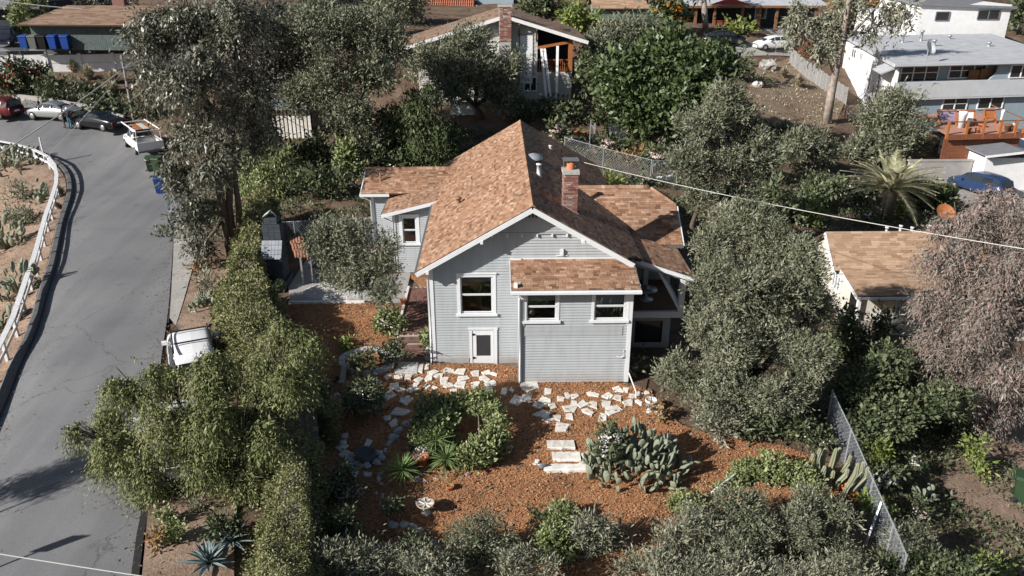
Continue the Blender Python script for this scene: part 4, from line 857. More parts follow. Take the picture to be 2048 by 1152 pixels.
def plant(name, label, cat, sp, base, lobes, trunk=.12, tm='bark', dens=1., sub=5, bloom=None, group=None, mt=None, limbs=True, paths=None):
    """base: picture point of the foot; lobes: (u, v, ru, rv[, dy]) at the foot's distance + dy"""
    b = G(*base); t = thing(name, label, cat, b, group); Ls = []
    for q in lobes:
        u, v, ru, rv = q[:4]; dy = q[4] if len(q) > 4 else 0; c = aty(u, v, max(6, b.y + dy)); k = pxm(c); rx, rz = ru/k, rv/k; ry = (rx + rz)/2
        Ls.append((c, np.array([rx, ry, rz])))
    k = pxm(np.mean([c for c, _ in Ls], axis=0)); SL = (split_lobes(Ls, sub, .7, .4) if sp in ('box', 'hedge') else split_lobes(Ls, sub, .56, .52) if sp == 'glossy' else split_lobes(Ls, sub)) if sub else Ls
    V = crown(SL, SP[sp], k, dens); o = link('crown' if trunk else 'foliage', quads_mesh('crown', V - np.array(b), M[mt or sp]), t)
    if bloom:
        bm_, cnt, szp, up_ = bloom; W_ = []
        ar = np.array([r[0]*r[2] for _, r in SL]); pk = rng.choice(len(SL), cnt, p=ar/ar.sum()); d = unit(cnt); d[:, 2] = np.abs(d[:, 2])*up_ + d[:, 2]*(1-up_); d[:, 1] -= .25; d = nrm(d)
        P = np.array([SL[i][0] for i in pk]) + d*np.array([SL[i][1] for i in pk])*1.06; m = P[:, 2] > zt(P[:, 0], P[:, 1]) + .05; P, d = P[m], d[m]; n = len(P); s = szp/k*rng.uniform(.6, 1.3, n)[:, None]
        for _ in range(2):
            x = nrm(np.cross(d + rng.normal(0, .4, (n, 3)), unit(n))); y = nrm(np.cross(d, x) + rng.normal(0, .3, (n, 3))); W_.append(np.stack([P - x*s*.5, P - y*s*.5, P + x*s*.5, P + y*s*.5], 1))
        bo = link('blossoms', quads_mesh('blossoms', np.concatenate(W_) - np.array(b), M[bm_]), t)
    if trunk:
        tb = MB(); top = np.mean([c for c, _ in Ls], axis=0); low = min(Ls, key=lambda q: q[0][2])[0]
        if paths:
            for P, r0, r1 in paths:
                P3 = [aty(u, v, b.y + dy) if (i or (u, v) != tuple(base)) else np.array(b) - np.array([0, 0, .2]) for i, (u, v, dy) in enumerate(P)]; tb.tube(P3, [r0 + (r1-r0)*i/(len(P3)-1) for i in range(len(P3))], 8)
        fork = np.array(b)*.45 + np.array([top[0], top[1], max(b.z + .5, low[2])])*.55
        if not paths: tb.tube([np.array(b) - np.array([0, 0, .2]), np.array(b)*.6 + fork*.4 + np.array([.05, 0, 0]), fork], [trunk, trunk*.8, trunk*.65], 8)
        if limbs:
            for c, r in Ls:
                st = fork if not paths else min((aty(u, v, b.y + dy) for P, _, _ in paths for (u, v, dy) in P[1:]), key=lambda q: np.linalg.norm(q - c))
                m = st*.5 + np.array(c)*.5 + rng.normal(0, .12, 3); tb.tube([st, m, np.array(c)], [trunk*.5, trunk*.34, trunk*.12], 6)
                for _ in range(7):
                    e = np.array(c) + unit(1)[0]*r*rng.uniform(.8, 1.12); tb.tube([m*.3 + np.array(c)*.7, (m + 2*e)/3 + rng.normal(0, .1, 3), e], [trunk*.16, max(.018, trunk*.09), .01], 4, False)
        tb.build('trunk', M[tm], t, True)
    else:
        tb = MB()
        for c, r in Ls: tb.tube([np.array(b) - np.array([0, 0, .1]), (np.array(b) + np.array(c))/2 + rng.normal(0, .05, 3), np.array(c) + np.array([0, 0, r[2]*.5])], [.035, .025, .01], 5)
        tb.build('stems', M['twig'], t)
    return t
# ------------------------------------------------------------------ trees
plant('eucalyptus_tree', 'tall grey leaved eucalyptus with several brown trunks beside the road', 'tree', 'euc', (465,519),
 [(286,62,66,70,0),(380,25,75,60,1),(470,40,65,70,0),(308,150,56,62,-1),(395,150,75,75,-2),(485,165,55,80,1),(385,262,48,50,-1),(448,255,62,62,-1),(505,260,35,55,2),(362,345,40,48,-1),(425,330,38,45,-2),(380,420,38,36,-2),(405,490,30,24,-1)], .3, dens=.8, paths=[
 ([(465,519,0),(447,430,0),(432,330,0),(410,200,0),(390,80,0)],.26,.08), ([(472,519,0),(458,420,.2),(462,300,.3),(470,180,.3),(470,60,.5)],.24,.08), ([(478,519,0),(478,420,.3),(468,340,.5),(500,230,1),(505,140,1)],.2,.06)])
plant('dark_eucalyptus', 'dark narrow eucalyptus standing behind the tall grey one', 'tree', 'eucdark', (515,345), [(520,50,50,55),(545,130,40,55,1),(505,200,45,60),(530,260,35,40,-1),(550,40,40,50,3)], .22)
plant('feathery_acacia', 'light green feathery acacia in front of the plank shed', 'tree', 'pepper', (525,385), [(515,300,45,50),(560,315,35,40,-1),(485,350,30,45),(530,350,45,35,-1)], .1, mt='box')
plant('dark_conifer', 'thin dark cypress by the hedge behind the fireplace', 'tree', 'darkshrub', (502,365), [(502,315,10,28),(502,340,11,28)], .06, sub=3)
plant('olive_tree', 'big silvery olive tree in front of the plank shed', 'tree', 'olive', (690,322), [(620,55,70,55),(700,55,75,50,1),(770,90,50,50,1),(590,130,45,50),(660,135,62,55,-1),(740,150,52,55),(605,195,40,45,-1),(675,215,55,50,-2),(725,250,42,45,-2),(640,30,55,30,2)], .3)
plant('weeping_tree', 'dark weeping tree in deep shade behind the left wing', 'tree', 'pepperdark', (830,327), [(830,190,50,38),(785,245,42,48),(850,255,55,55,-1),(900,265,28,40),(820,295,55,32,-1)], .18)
plant('spreading_tree', 'spreading dark olive tree in front of the gabled house', 'tree', 'olive', (965,240), [(948,92,52,34),(885,130,40,36),(960,135,60,48,-1),(1020,145,30,48),(895,175,48,38,-1),(1000,190,40,35),(852,120,20,26,1)], .28)
plant('scrubby_tree', 'scrubby grey brown tree left of the gabled house roof', 'tree', 'olive', (800,160), [(805,12,40,24,14),(762,18,32,26,14),(838,145,22,40,0),(822,110,22,22,2)], .14)
plant('loquat_tree', 'large round dark green tree with big glossy leaves', 'tree', 'glossy', (1335,290), [(1330,105,75,48,1),(1260,160,62,50),(1385,150,75,58),(1440,135,42,45,1),(1325,200,80,48,-1),(1410,200,48,40,-1),(1290,235,50,32,-1),(1240,200,30,35),(1350,240,55,28,-2)], .25)
plant('feathery_shrub', 'pale grey green feathery shrub left of the glossy tree', 'shrub', 'silver', (1245,150), [(1240,75,45,32),(1290,65,32,25,1),(1210,110,38,30),(1270,110,40,28),(1190,95,28,25,1)], .08, mt='olive')
plant('small_dark_tree', 'small dark tree between the white planks and the glossy tree', 'tree', 'glossy', (1195,215), [(1190,140,38,34),(1225,170,32,32),(1175,170,24,24)], .12, mt='darkshrub')
plant('leaning_tree', 'grey green tree with a bent bare trunk behind the right wing', 'tree', 'olive', (1386,492), [(1450,215,52,38,1),(1410,265,52,44),(1490,268,54,44,1),(1380,330,38,40,-1),(1440,330,58,46),(1510,320,34,44),(1400,378,42,26,-1),(1470,388,44,26)], .16,
 paths=[([(1386,492,0),(1384,450,0),(1396,415,0),(1405,385,0),(1420,330,0),(1440,260,.5)],.16,.06)])
plant('large_olive_tree', 'huge rounded grey olive tree covering the right corner of the house', 'tree', 'olive', (1490,805),
 [(1480,452,72,40,3),(1428,500,46,40,2),(1545,500,66,50,2),(1610,530,42,44,1),(1462,575,70,58,0),(1555,590,76,60,0),(1635,610,38,50,1),(1412,665,50,50,-1),(1480,685,80,60,-1),(1590,700,58,60,-1),(1368,748,42,44,-1),(1440,778,62,44,-2),(1540,785,64,45,-2),(1612,770,34,42,-1)], .3, dens=1.05)
plant('red_eucalyptus', 'eucalyptus with reddish grey drooping leaves at the right edge', 'tree', 'eucred', (1995,870),
 [(1995,402,46,38,2),(1925,438,54,40,1),(2025,460,56,52,1),(1890,510,50,44,0),(1985,535,72,56,0),(1880,590,48,48,0),(1960,625,66,52,-.5),(2040,620,45,65,0),(1890,680,50,48,-.5),(1980,715,68,52,-.5),(2035,760,42,52,0),(1930,770,34,36,-1),(1985,815,36,26,-1),(2080,540,50,60,1)], .22, 'palebark')
plant('slope_tree', 'small grey green tree in front of the blue apartment building', 'tree', 'olive', (1775,330), [(1790,215,38,32),(1755,245,36,36),(1815,262,42,34),(1775,285,40,28,-1),(1835,290,26,20)], .12)
plant('pale_gum_tree', 'pale trunked gum tree with thin crown beside the grey board fence', 'tree', 'euc', (1653,248), [(1605,30,38,30),(1660,50,36,30),(1700,15,42,32,1),(1785,30,38,32,2),(1640,95,26,22),(1740,60,24,20,1),(1590,60,22,18)], .3, 'palebark', dens=.6, mt='silver',
 paths=[([(1653,248,0),(1662,190,0),(1672,140,0),(1684,80,0),(1695,20,0),(1700,-20,0)],.42,.14), ([(1684,85,0),(1715,55,.4),(1745,25,.8),(1765,0,1)],.16,.06), ([(1667,145,0),(1655,120,0),(1640,95,0)],.1,.05)])
plant('street_gum_tree', 'smooth pale tree trunk in front of the red railed porch', 'tree', 'euc', (1412,62), [(1405,-45,34,26),(1390,-70,30,20)], .3, 'palebark', dens=.5, paths=[([(1412,62,0),(1409,20,0),(1406,-20,0),(1402,-50,0)],.36,.25)])
plant('orange_flower_tree', 'tree full of orange flowers beside the porch roof', 'tree', 'glossy', (1345,75), [(1340,15,32,24),(1360,35,22,16),(1325,-5,24,16)], .14, bloom=('orangebloom',160,8,.6))
plant('lime_shrub', 'lime green leafy bush right of the gabled roof', 'shrub', 'bright', (1165,90), [(1160,40,28,26),(1180,60,22,20),(1145,25,18,18)], .1)
plant('tall_shrub', 'yellow green bush between the parked car and the wooden garage', 'shrub', 'box', (52,92), [(55,25,24,20),(45,45,18,22),(50,70,16,16),(70,15,18,16)], .08)
for i, (lab, u, v, ru, rv, s_) in enumerate([('dark tree top far behind the wooden garage chimney', 120, -5, 60, 22, 'eucdark'), ('dark tree top right of the garage chimney', 215, 5, 40, 26, 'eucdark'), ('dark tree mass beyond the olive tree at the top edge', 690, -6, 75, 24, 'eucdark'), ('dark round tree beyond the gabled roof ridge', 1090, 15, 42, 28, 'darkshrub'), ('shaded tree left of the red tiled house', 815, 5, 32, 26, 'eucdark'), ('rust leaved tree far behind the pale gum', 1720, 5, 60, 22, 'rust'), ('dark tree behind the white house corner', 1790, -8, 45, 20, 'eucdark'), ('dark tree at the far top right edge', 2035, 25, 18, 30, 'darkshrub')]):
    plant('distant_tree', lab, 'tree', s_, (u, max(12, v+45)), [(u, v, ru, rv), (u+ru*.5, v+6, ru*.6, rv*.8), (u-ru*.5, v+5, ru*.6, rv*.8)], .15, sub=4, group='trees along the top of the hill')
plant('pepper_tree', 'light green weeping pepper tree hanging over the road and parked car', 'tree', 'pepper', (470,985),
 [(205,850,42,42,1),(262,770,50,42,1),(335,752,50,42,1),(425,740,52,50,1),(250,880,58,50,0),(340,835,66,58,0),(440,825,66,58,0),(530,760,52,58,1),(285,945,42,42,-.5),(300,1000,22,30,-.5),(515,855,52,60,0),(425,925,58,50,-.5),(500,945,42,42,-.5),(215,915,28,30,0),(150,858,24,16,0),(585,735,40,55,1),(610,690,34,44,1.8),(560,670,40,34,2)], .26)
def PJ(x, y, z):
    d = np.array([x, y, z]) - CP; k = FPX/(d @ FW); return 1024 + k*(d @ RT), 576 - k*(d @ UP)
def roadside():
    b = (-22.5, 16.6); u, v = PJ(b[0], b[1], gz(*b)); L = []
    for x, y, z, r in [(-22.4,16.8,4.6,1.),(-21.4,17.6,5.4,.8),(-23.2,16.4,5.8,1.),(-22,16,6.6,.8)]: q = PJ(x, y, z); kk = pxm((x, y, z)); L.append((q[0], q[1], r*kk, r*kk, y-b[1]))
    plant('roadside_tree', 'sparse tree left of the road outside the picture, casting branch shadows on the asphalt', 'tree', 'silver', (u, v), L, .12, dens=.35, mt='olive')
plant('patio_olive', 'small olive tree with thin pale trunks over the patio', 'tree', 'olive', (797,648), [(700,492,50,38),(650,500,36,34),(745,535,50,38,-.5),(772,500,24,28),(690,555,42,26,-.5),(640,465,26,26,.5),(770,585,30,20,-1),(715,570,28,20,-1)], .1, 'palebark', dens=.85, paths=[([(797,648,0),(785,610,0),(765,565,0),(735,520,0)],.09,.04), ([(790,650,0),(770,615,0),(745,585,0),(710,545,0)],.09,.04)])
plant('added_shade_tree', 'broad dark tree added to cast shade between the huge olive and the reddish eucalyptus', 'tree', 'darkshrub', (1800,880), [(1770,745,60,50,1),(1850,725,52,48,1.5),(1715,770,42,50,.5),(1800,830,66,44,-.5),(1880,800,46,46,0),(1740,850,44,36,-1)], .2, dens=.9)  # added with a tall crown so this corner falls into shade
# ------------------------------------------------------------------ hedges
def hedge(label, P, wd, ht, sp='hedge', k=None, dens=1.):
    """P: places (x, y) along the middle of the hedge"""
    P = [np.array(p, float) for p in resample(P, .5)]; b = Vector((*P[len(P)//2], gz(*P[len(P)//2]))); t = thing('clipped_hedge', label, 'hedge', b); lp, wr, cover, nsp, *_ = SP[sp]; res = []
    T = [(P[min(i+1, len(P)-1)] - P[max(i-1, 0)]) for i in range(len(P))]; T = [v/np.linalg.norm(v) for v in T]; core = MB()
    for i, (p, tv) in enumerate(zip(P, T)):
        s = np.array([-tv[1], tv[0]]); z0 = gz(*p); kk = pxm((p[0], p[1], z0 + ht)); L = max(lp/kk, .05); W = L*wr; wv = wd if not callable(wd) else wd(i/len(P)); hv = ht*(1 + .03*math.sin(i*.7))
        n = int(cover*dens*.5*(wv + 2*hv)/(L*W*.5)*1.5); f = rng.uniform(0, 1, n)*(wv + 2*hv); a = np.zeros(n); z = np.zeros(n); nx = np.zeros((n, 3))
        m1 = f < hv; m2 = (f >= hv) & (f < hv + wv); m3 = f >= hv + wv
        a[m1] = -wv/2; z[m1] = f[m1]; a[m2] = f[m2] - hv - wv/2; z[m2] = hv; a[m3] = wv/2; z[m3] = f[m3] - hv - wv
        edge = 1 - .25*(np.abs(a)/(wv/2))**4*(z/hv)**4
        dep = rng.uniform(0, 1, n)**1.5*.32; nl = np.where(m1, -1., np.where(m3, 1., 0.)); nz = np.where(m2, 1., .15)
        bulge = .15*np.sin(p[0]*2.1 + z*2 + a) + .13*np.sin(p[1]*1.7 - z*2.6 + a*3) + .1*np.sin(p[1]*4.3 + a*5 + z*3) + np.where(rng.uniform(0, 1, n) < .06, rng.uniform(.05, .3, n), 0)
        a = a*edge + nl*(bulge - dep); z = z*edge + np.where(m2, bulge - dep, 0); u_ = rng.uniform(-.3, .3, n)
        pos = np.stack([p[0] + s[0]*a + tv[0]*u_, p[1] + s[1]*a + tv[1]*u_, z0 + z], 1); d = np.stack([s[0]*nl, s[1]*nl, nz], 1)
        ld_ = nrm(d*.6 + rng.normal(0, .6, (n, 3))); nv = nrm(d + rng.normal(0, .6, (n, 3))); sc_ = rng.uniform(.7, 1.4, n)[:, None]; res.append(leaf_quads(pos, ld_, nv, L*sc_, W*sc_))
        if i < len(P)-1:
            q = P[i+1]; x0 = wv*.28
            core.add([(p[0]-s[0]*x0, p[1]-s[1]*x0, z0), (p[0]+s[0]*x0, p[1]+s[1]*x0, z0), (p[0]+s[0]*x0, p[1]+s[1]*x0, z0+hv*.76), (p[0]-s[0]*x0, p[1]-s[1]*x0, z0+hv*.76),
                      (q[0]-s[0]*x0, q[1]-s[1]*x0, z0), (q[0]+s[0]*x0, q[1]+s[1]*x0, z0), (q[0]+s[0]*x0, q[1]+s[1]*x0, z0+hv*.76), (q[0]-s[0]*x0, q[1]-s[1]*x0, z0+hv*.76)], [(0,1,2,3),(7,6,5,4),(3,2,6,7),(1,5,6,2),(0,3,7,4)])
    link('foliage', quads_mesh('foliage', np.concatenate(res) - np.array(b), M[sp]), t); core.build('branch_core', M['twig'], t)
def hp(L, z): return [tuple(atz(u, v, z)[:2]) for u, v in L]
hedge('long tall hedge between the parked white car and the upper lawn', hp([(485,562),(496,615),(536,685),(572,755),(588,805)], 1.9), lambda f: 2.4, 1.95)
hedge('tapering yellow green hedge at the bottom left of the garden', hp([(596,855),(588,905),(575,985),(562,1075),(545,1205)], 1.9), lambda f: .8 + 1.5*f, 1.95)
hedge('tall clipped hedge behind the dark brick fireplace', hp([(522,395),(512,440),(500,490),(490,520)], 2.3), 1.5, 2.2)
# ------------------------------------------------------------------ shrubs: label, species, foot, lobes, bloom
W_, K_, R_, O_ = 'whitebloom', 'pinkbloom', 'redbloom', 'orangebloom'
SH = [
 ('broad clipped bush left of the mulch gap in the garden', 'box', (880,905), [(868,820,42,30,1),(850,850,28,28,.6),(882,845,38,34,.6),(866,878,38,28,.2),(892,888,26,24,.1),(912,804,30,16,1.2)], None),
 ('crescent of clipped bush right of the mulch gap in the garden', 'box', (960,945), [(955,804,30,18,2.2),(980,824,26,22,1.8),(990,856,20,28,1.2),(985,888,26,28,.7),(960,912,36,26,.2),(935,912,26,22,.2)], None),
 ('dark rounded bush speckled with white flowers by the kerb block', 'darkshrub', (725,835), [(720,790,36,26),(700,800,20,20),(745,805,20,22)], (W_,420,3.2,.5)),
 ('pink flowered bush in the shade beside the long hedge', 'darkshrub', (690,1010), [(680,950,26,24,.4),(695,985,30,26),(670,985,18,20)], (K_,330,4,.5)),
 ('dark bush in deep shade below the pink flowered one', 'darkshrub', (690,1100), [(690,1050,34,34),(670,1085,28,28)], None),
 ('low purple brown plant left of the bird bath', 'darkshrub', (785,1040), [(785,1018,17,14)], (K_,40,4,.5)),
 ('low reddish plant behind the curved rock row', 'darkshrub', (815,1110), [(815,1088,24,16),(838,1095,16,14)], (K_,50,4,.5)),
 ('white flowered bush at the foot of the patio olive trunks', 'box', (785,668), [(775,640,20,20),(792,648,18,18),(765,650,14,14)], (W_,260,3.2,.6)),
 ('dark flowering bush beside the top of the brick steps', 'darkshrub', (790,735), [(785,690,16,16),(775,712,20,18),(800,715,12,16)], (W_,90,4,.6)),
 ('green clump filling the curved stone planter', 'darkshrub', (718,752), [(715,728,18,16),(735,720,14,10)], None),
 ('small bright potted shrub at the lawn edge above the planter', 'bright', (692,702), [(692,692,6,9)], None),
 ('narrow bush against the house beside the brick steps', 'box', (855,698), [(854,676,7,16),(856,690,6,10)], None),
 ('white flowering bush at the right corner of the front room', 'darkshrub', (1272,752), [(1270,735,14,16)], (W_,120,5,.4)),
 ('white flowered shrub in the middle of the prickly pear', 'darkshrub', (1235,935), [(1228,880,28,24,-.35),(1212,900,18,16,-.5)], (W_,340,4.5,.8)),
 ('rusty orange flowered plant beside the white pot', 'rust', (1318,840), [(1318,818,16,16)], (K_,60,4,.6)),
 ('grey leaved shrub at the lower left of the huge olive', 'silver', (1440,885), [(1430,840,34,30),(1460,850,34,26),(1405,855,20,20)], None),
 ('dark green shrub under the front of the huge olive', 'darkshrub', (1545,880), [(1530,845,40,28),(1580,850,36,26),(1500,850,28,24)], None),
 ('leafy shrub by the top of the chain link fence', 'darkshrub', (1620,905), [(1610,865,30,28),(1640,880,20,22)], (W_,40,4,.5)),
 ('round light green bush with a white ball lamp at its side', 'box', (1135,1055), [(1135,1028,26,20),(1118,1040,18,16)], None),
 ('yellow green bush left of the bare grey twig bush', 'box', (1105,1115), [(1098,1075,28,28),(1120,1095,28,26),(1090,1105,24,22)], None),
 ('bare grey twiggy bush in the lower middle of the mulch', 'silver', (1195,1110), [(1180,1062,34,26),(1205,1080,32,30),(1165,1090,30,28)], None),
 ('small dark plant on the mulch left of the round light bush', 'darkshrub', (1078,1052), [(1078,1035,15,11)], None),
 ('tall silver green bush right of the curved rock row', 'olive', (960,1130), [(962,1062,42,36),(922,1092,40,38),(990,1098,40,40),(950,1130,62,40)], None),
 ('silvery twiggy shrub at the bottom edge below the long hedge', 'silver', (690,1190), [(660,1128,40,36),(705,1132,42,36),(745,1142,34,30)], None),
 ('silvery shrub at the bottom edge between hedge and tall bush', 'silver', (820,1195), [(795,1138,42,34),(845,1134,40,36),(890,1144,38,32)], None),
 ('silver shrub at the bottom centre edge', 'silver', (1060,1195), [(1040,1140,40,26),(1085,1145,30,22)], None),
 ('small grey seedlings at the bottom of the mulch', 'silver', (1290,1150), [(1275,1125,24,14),(1310,1120,24,14),(1250,1140,24,12)], None),
 ('rounded green mound at the left of the big grey shrubs', 'box', (1370,1020), [(1365,1005,32,16),(1385,1010,22,14)], None),
 ('feathery grey green shrub nearest the open mulch on the right', 'silver', (1390,1120), [(1380,1060,46,40),(1345,1075,28,24),(1420,1085,42,36),(1375,1125,56,40),(1330,1130,36,30)], None),
 ('low curved clipped hedge bush edging the right mulch path', 'box', (1555,985), [(1500,945,32,22,.4),(1545,940,36,24,.4),(1590,955,34,24,.2),(1475,965,22,18,.3),(1620,975,22,22)], None),
 ('large grey green wispy shrub in the lower right foreground', 'olive', (1490,1130), [(1490,1020,54,38,.5),(1460,1070,46,42),(1530,1070,50,44),(1490,1125,72,48),(1430,1135,40,36)], None),
 ('dense grey green shrub between wispy shrub and chain link fence', 'olive', (1640,1120), [(1620,1010,50,36,.6),(1670,1035,38,36,.4),(1610,1060,52,44),(1670,1090,50,44),(1610,1125,72,48),(1690,1130,44,40)], None),
 ('silver wisps of shrub along the bottom edge left of the fence', 'silver', (1560,1215), [(1500,1150,50,34),(1570,1152,54,36),(1640,1155,50,34),(1700,1150,40,34)], None),
 ('grey shrub tops along the bottom edge right of centre', 'silver', (1380,1215), [(1330,1152,44,28),(1390,1152,48,32),(1440,1152,40,30)], None),
 ('dark brush filling the bottom right corner', 'darkshrub', (1880,1200), [(1800,1150,50,30),(1870,1150,54,34),(1930,1145,44,32)], None),
 ('small green tuft with a stone at the right mulch edge', 'box', (1440,985), [(1440,980,15,9)], None),
 ('fern like green bush right of the chain link fence', 'bright', (1745,1040), [(1740,1010,26,24),(1760,1035,26,24)], None),
 ('bush with white blossoms right of the chain link fence', 'darkshrub', (1775,985), [(1770,950,32,24),(1745,965,24,18)], (W_,320,4.5,.6)),
 ('yellow green bush in shade right of the columnar cactus', 'bright', (1755,930), [(1750,905,28,22),(1780,925,22,18)], None),
 ('pale blossoming bush in the dark right hand garden', 'darkshrub', (1835,1040), [(1835,1015,22,20)], (K_,180,4.5,.6)),
 ('grey white flowered plant in the dark neighbouring yard', 'darkshrub', (1830,955), [(1828,930,14,20)], (W_,110,4,.6)),
 ('light olive bush near the bottom right edge', 'olive', (1830,1140), [(1820,1085,42,30),(1850,1110,36,30),(1800,1110,26,24)], (W_,60,4,.6)),
 ('yellow leaved bush in shade left of the green bin', 'bright', (1950,950), [(1950,900,18,24),(1960,930,18,18)], None),
 ('small bright weeds at the bottom right corner', 'bright', (2000,1150), [(1985,1125,30,16),(1945,1130,18,14)], None),
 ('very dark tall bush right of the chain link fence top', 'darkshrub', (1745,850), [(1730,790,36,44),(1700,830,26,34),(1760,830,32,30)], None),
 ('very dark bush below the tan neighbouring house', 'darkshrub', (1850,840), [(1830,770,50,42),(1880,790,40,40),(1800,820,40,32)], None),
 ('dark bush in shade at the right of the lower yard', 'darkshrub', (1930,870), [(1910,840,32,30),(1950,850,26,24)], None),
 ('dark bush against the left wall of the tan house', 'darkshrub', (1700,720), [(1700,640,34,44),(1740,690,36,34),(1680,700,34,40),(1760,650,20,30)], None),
 ('pink blossoming bush behind the right wing chain link fence', 'darkshrub', (1490,415), [(1490,370,20,22)], (K_,170,5,.5)),
 ('blue white flowering bush in shade beyond the leaning tree', 'darkshrub', (1540,365), [(1535,330,28,26)], (W_,130,4,.5)),
 ('tall olive toned bush at the edge of the dry slope', 'olive', (1615,345), [(1610,290,38,34),(1640,310,28,28),(1585,310,24,26)], None),
 ('dark grey bush right of the leaning tree', 'darkshrub', (1555,445), [(1550,400,40,34),(1580,420,30,26)], (W_,60,4,.5)),
 ('dark green bush in the hollow left of the palm', 'darkshrub', (1650,420), [(1645,375,40,34),(1620,395,30,26)], None),
 ('bright green young bush behind the tan house ridge', 'bright', (1640,460), [(1635,435,22,22)], None),
 ('white speckled shrub at the left foot of the palm', 'darkshrub', (1705,405), [(1700,380,22,16),(1735,395,20,18)], (W_,200,4,.6)),
 ('bluish shrub between palm and tan house ridge', 'darkshrub', (1735,450), [(1735,435,20,14)], (W_,60,4,.6)),
 ('glossy dark hedge right of the palm', 'glossy', (1860,425), [(1840,390,34,28),(1880,395,28,26),(1870,415,28,16)], None),
 ('bright fern green plant right of the palm foot', 'bright', (1795,440), [(1795,425,12,18)], None),
 ('grey brush on the slope below the apartment deck', 'olive', (1720,330), [(1720,300,34,26),(1760,310,26,20)], (W_,40,4,.6)),
 ('dark bush under the apartment deck', 'darkshrub', (1900,310), [(1890,305,36,12)], None),
 ('low scrub between the dry slope and the leaning tree', 'darkshrub', (1560,290), [(1550,270,30,22),(1580,285,30,20)], None),
 ('blossoming white bush behind the main ridge end', 'darkshrub', (1118,295), [(1112,262,22,16),(1130,275,16,14)], (K_,260,4.5,.7)),
 ('blossoming pink bush left of the dark trellis panel', 'darkshrub', (1225,310), [(1225,293,24,14)], (K_,240,4.5,.7)),
 ('blossoming pink bush right of the dark trellis panel', 'darkshrub', (1265,285), [(1262,262,20,18)], (K_,220,4.5,.7)),
 ('pale blossoming bush left of the leaning tree crown', 'darkshrub', (1320,300), [(1310,278,26,20),(1335,290,20,18)], (K_,260,4.5,.7)),
 ('pink blossoming bush along the back chain link fence', 'darkshrub', (1325,335), [(1320,315,28,14)], (K_,260,4.5,.7)),
 ('low brownish bush between the back garden blossoms', 'rust', (1275,325), [(1270,312,24,10)], None),
 ('small blossoming bush at the fence gate post', 'darkshrub', (1292,372), [(1290,362,14,9)], (K_,100,4.5,.7)),
 ('dark ivy mass below the gabled house', 'darkshrub', (1090,245), [(1060,222,40,20),(1120,225,40,18),(1150,230,26,18)], (W_,30,4,.6)),
 ('dark bush left of the glossy tree foot', 'darkshrub', (1210,255), [(1210,225,26,26),(1235,245,20,18)], None),
 ('broad leaved green shrub inside the back fence', 'bright', (1228,372), [(1228,362,16,9)], None),
 ('shaded bush behind the left wing roof', 'darkshrub', (760,345), [(740,320,34,24),(790,330,30,18)], (W_,30,4,.6)),
 ('sunlit leafy bush left of the left wing roof', 'box', (695,350), [(690,310,22,32),(715,330,22,20)], None),
 ('dark shrub by the left chain link fence', 'darkshrub', (640,400), [(630,360,36,26),(670,370,30,24),(600,370,26,22)], None),
 ('dark shrub under the olive by the plank shed', 'darkshrub', (640,330), [(640,300,32,26),(600,310,28,22)], None),
 ('bougainvillea with red flowers on the slope at the left edge', 'darkshrub', (50,185), [(40,145,40,26),(70,160,26,22),(15,165,28,22)], (R_,190,5,.9)),
 ('dark bush on the slope behind the silver sedan', 'darkshrub', (90,205), [(85,185,24,16),(110,175,24,20)], None),
 ('grey green brush above the black sedan', 'olive', (125,205), [(120,188,24,15),(145,195,18,12)], None),
 ('dark green clump on the slope below the dry grasses', 'darkshrub', (205,195), [(205,190,18,14),(180,185,20,14)], None),
 ('white speckled shrub behind the black sedan', 'darkshrub', (215,230), [(205,215,26,12),(235,220,22,12)], (W_,70,4,.7)),
 ('dark shrub with orange flowers behind the work truck', 'darkshrub', (285,235), [(275,215,22,18),(295,225,18,16)], (O_,40,5,.6)),
 ('low green shrub above the retaining kerb left', 'olive', (165,210), [(160,204,24,9)], None),
 ('silver grey cushion shrub on the cactus bank', 'silver', (48,400), [(45,390,22,13)], None),
 ('larger silver cushion shrub lower on the cactus bank', 'silver', (40,455), [(35,440,26,20),(62,448,16,14)], None),
 ('rounded succulent bush on the verge nearest the road edge', 'box', (332,1050), [(331,1033,14,12)], None),
 ('rounded green succulent bush below the first on the verge', 'box', (350,1085), [(355,1060,15,14),(340,1078,12,12)], None),
 ('orange flowered ground cover beside the road', 'rust', (312,1100), [(312,1085,9,16),(320,1070,7,8)], (O_,50,4,.7)),
 ('grey green sprawling shrub on the verge under the pepper tree', 'darkshrub', (445,1085), [(435,1050,28,22),(465,1060,26,24),(440,1080,26,18)], None),
 ('pale small shrub at the top of the verge soil', 'silver', (400,1025), [(400,1018,18,10)], None),
 ('prickly bush between the eucalyptus foot and the parked white car', 'silver', (415,600), [(412,575,16,18),(425,600,14,16)], None),
 ('low brown bush at the foot of the eucalyptus', 'rust', (410,545), [(405,535,14,9)], None),
 ('green bush by the red railed porch', 'bright', (1470,68), [(1472,55,18,10),(1495,58,14,10)], None),
 ('scrub below the white parked hatchback', 'darkshrub', (1490,165), [(1480,140,24,22),(1505,170,18,14)], None),
]
for lab, sp, b, L, bl in SH: plant('shrub', lab, 'shrub', sp, b, L, 0, sub=4, bloom=bl)
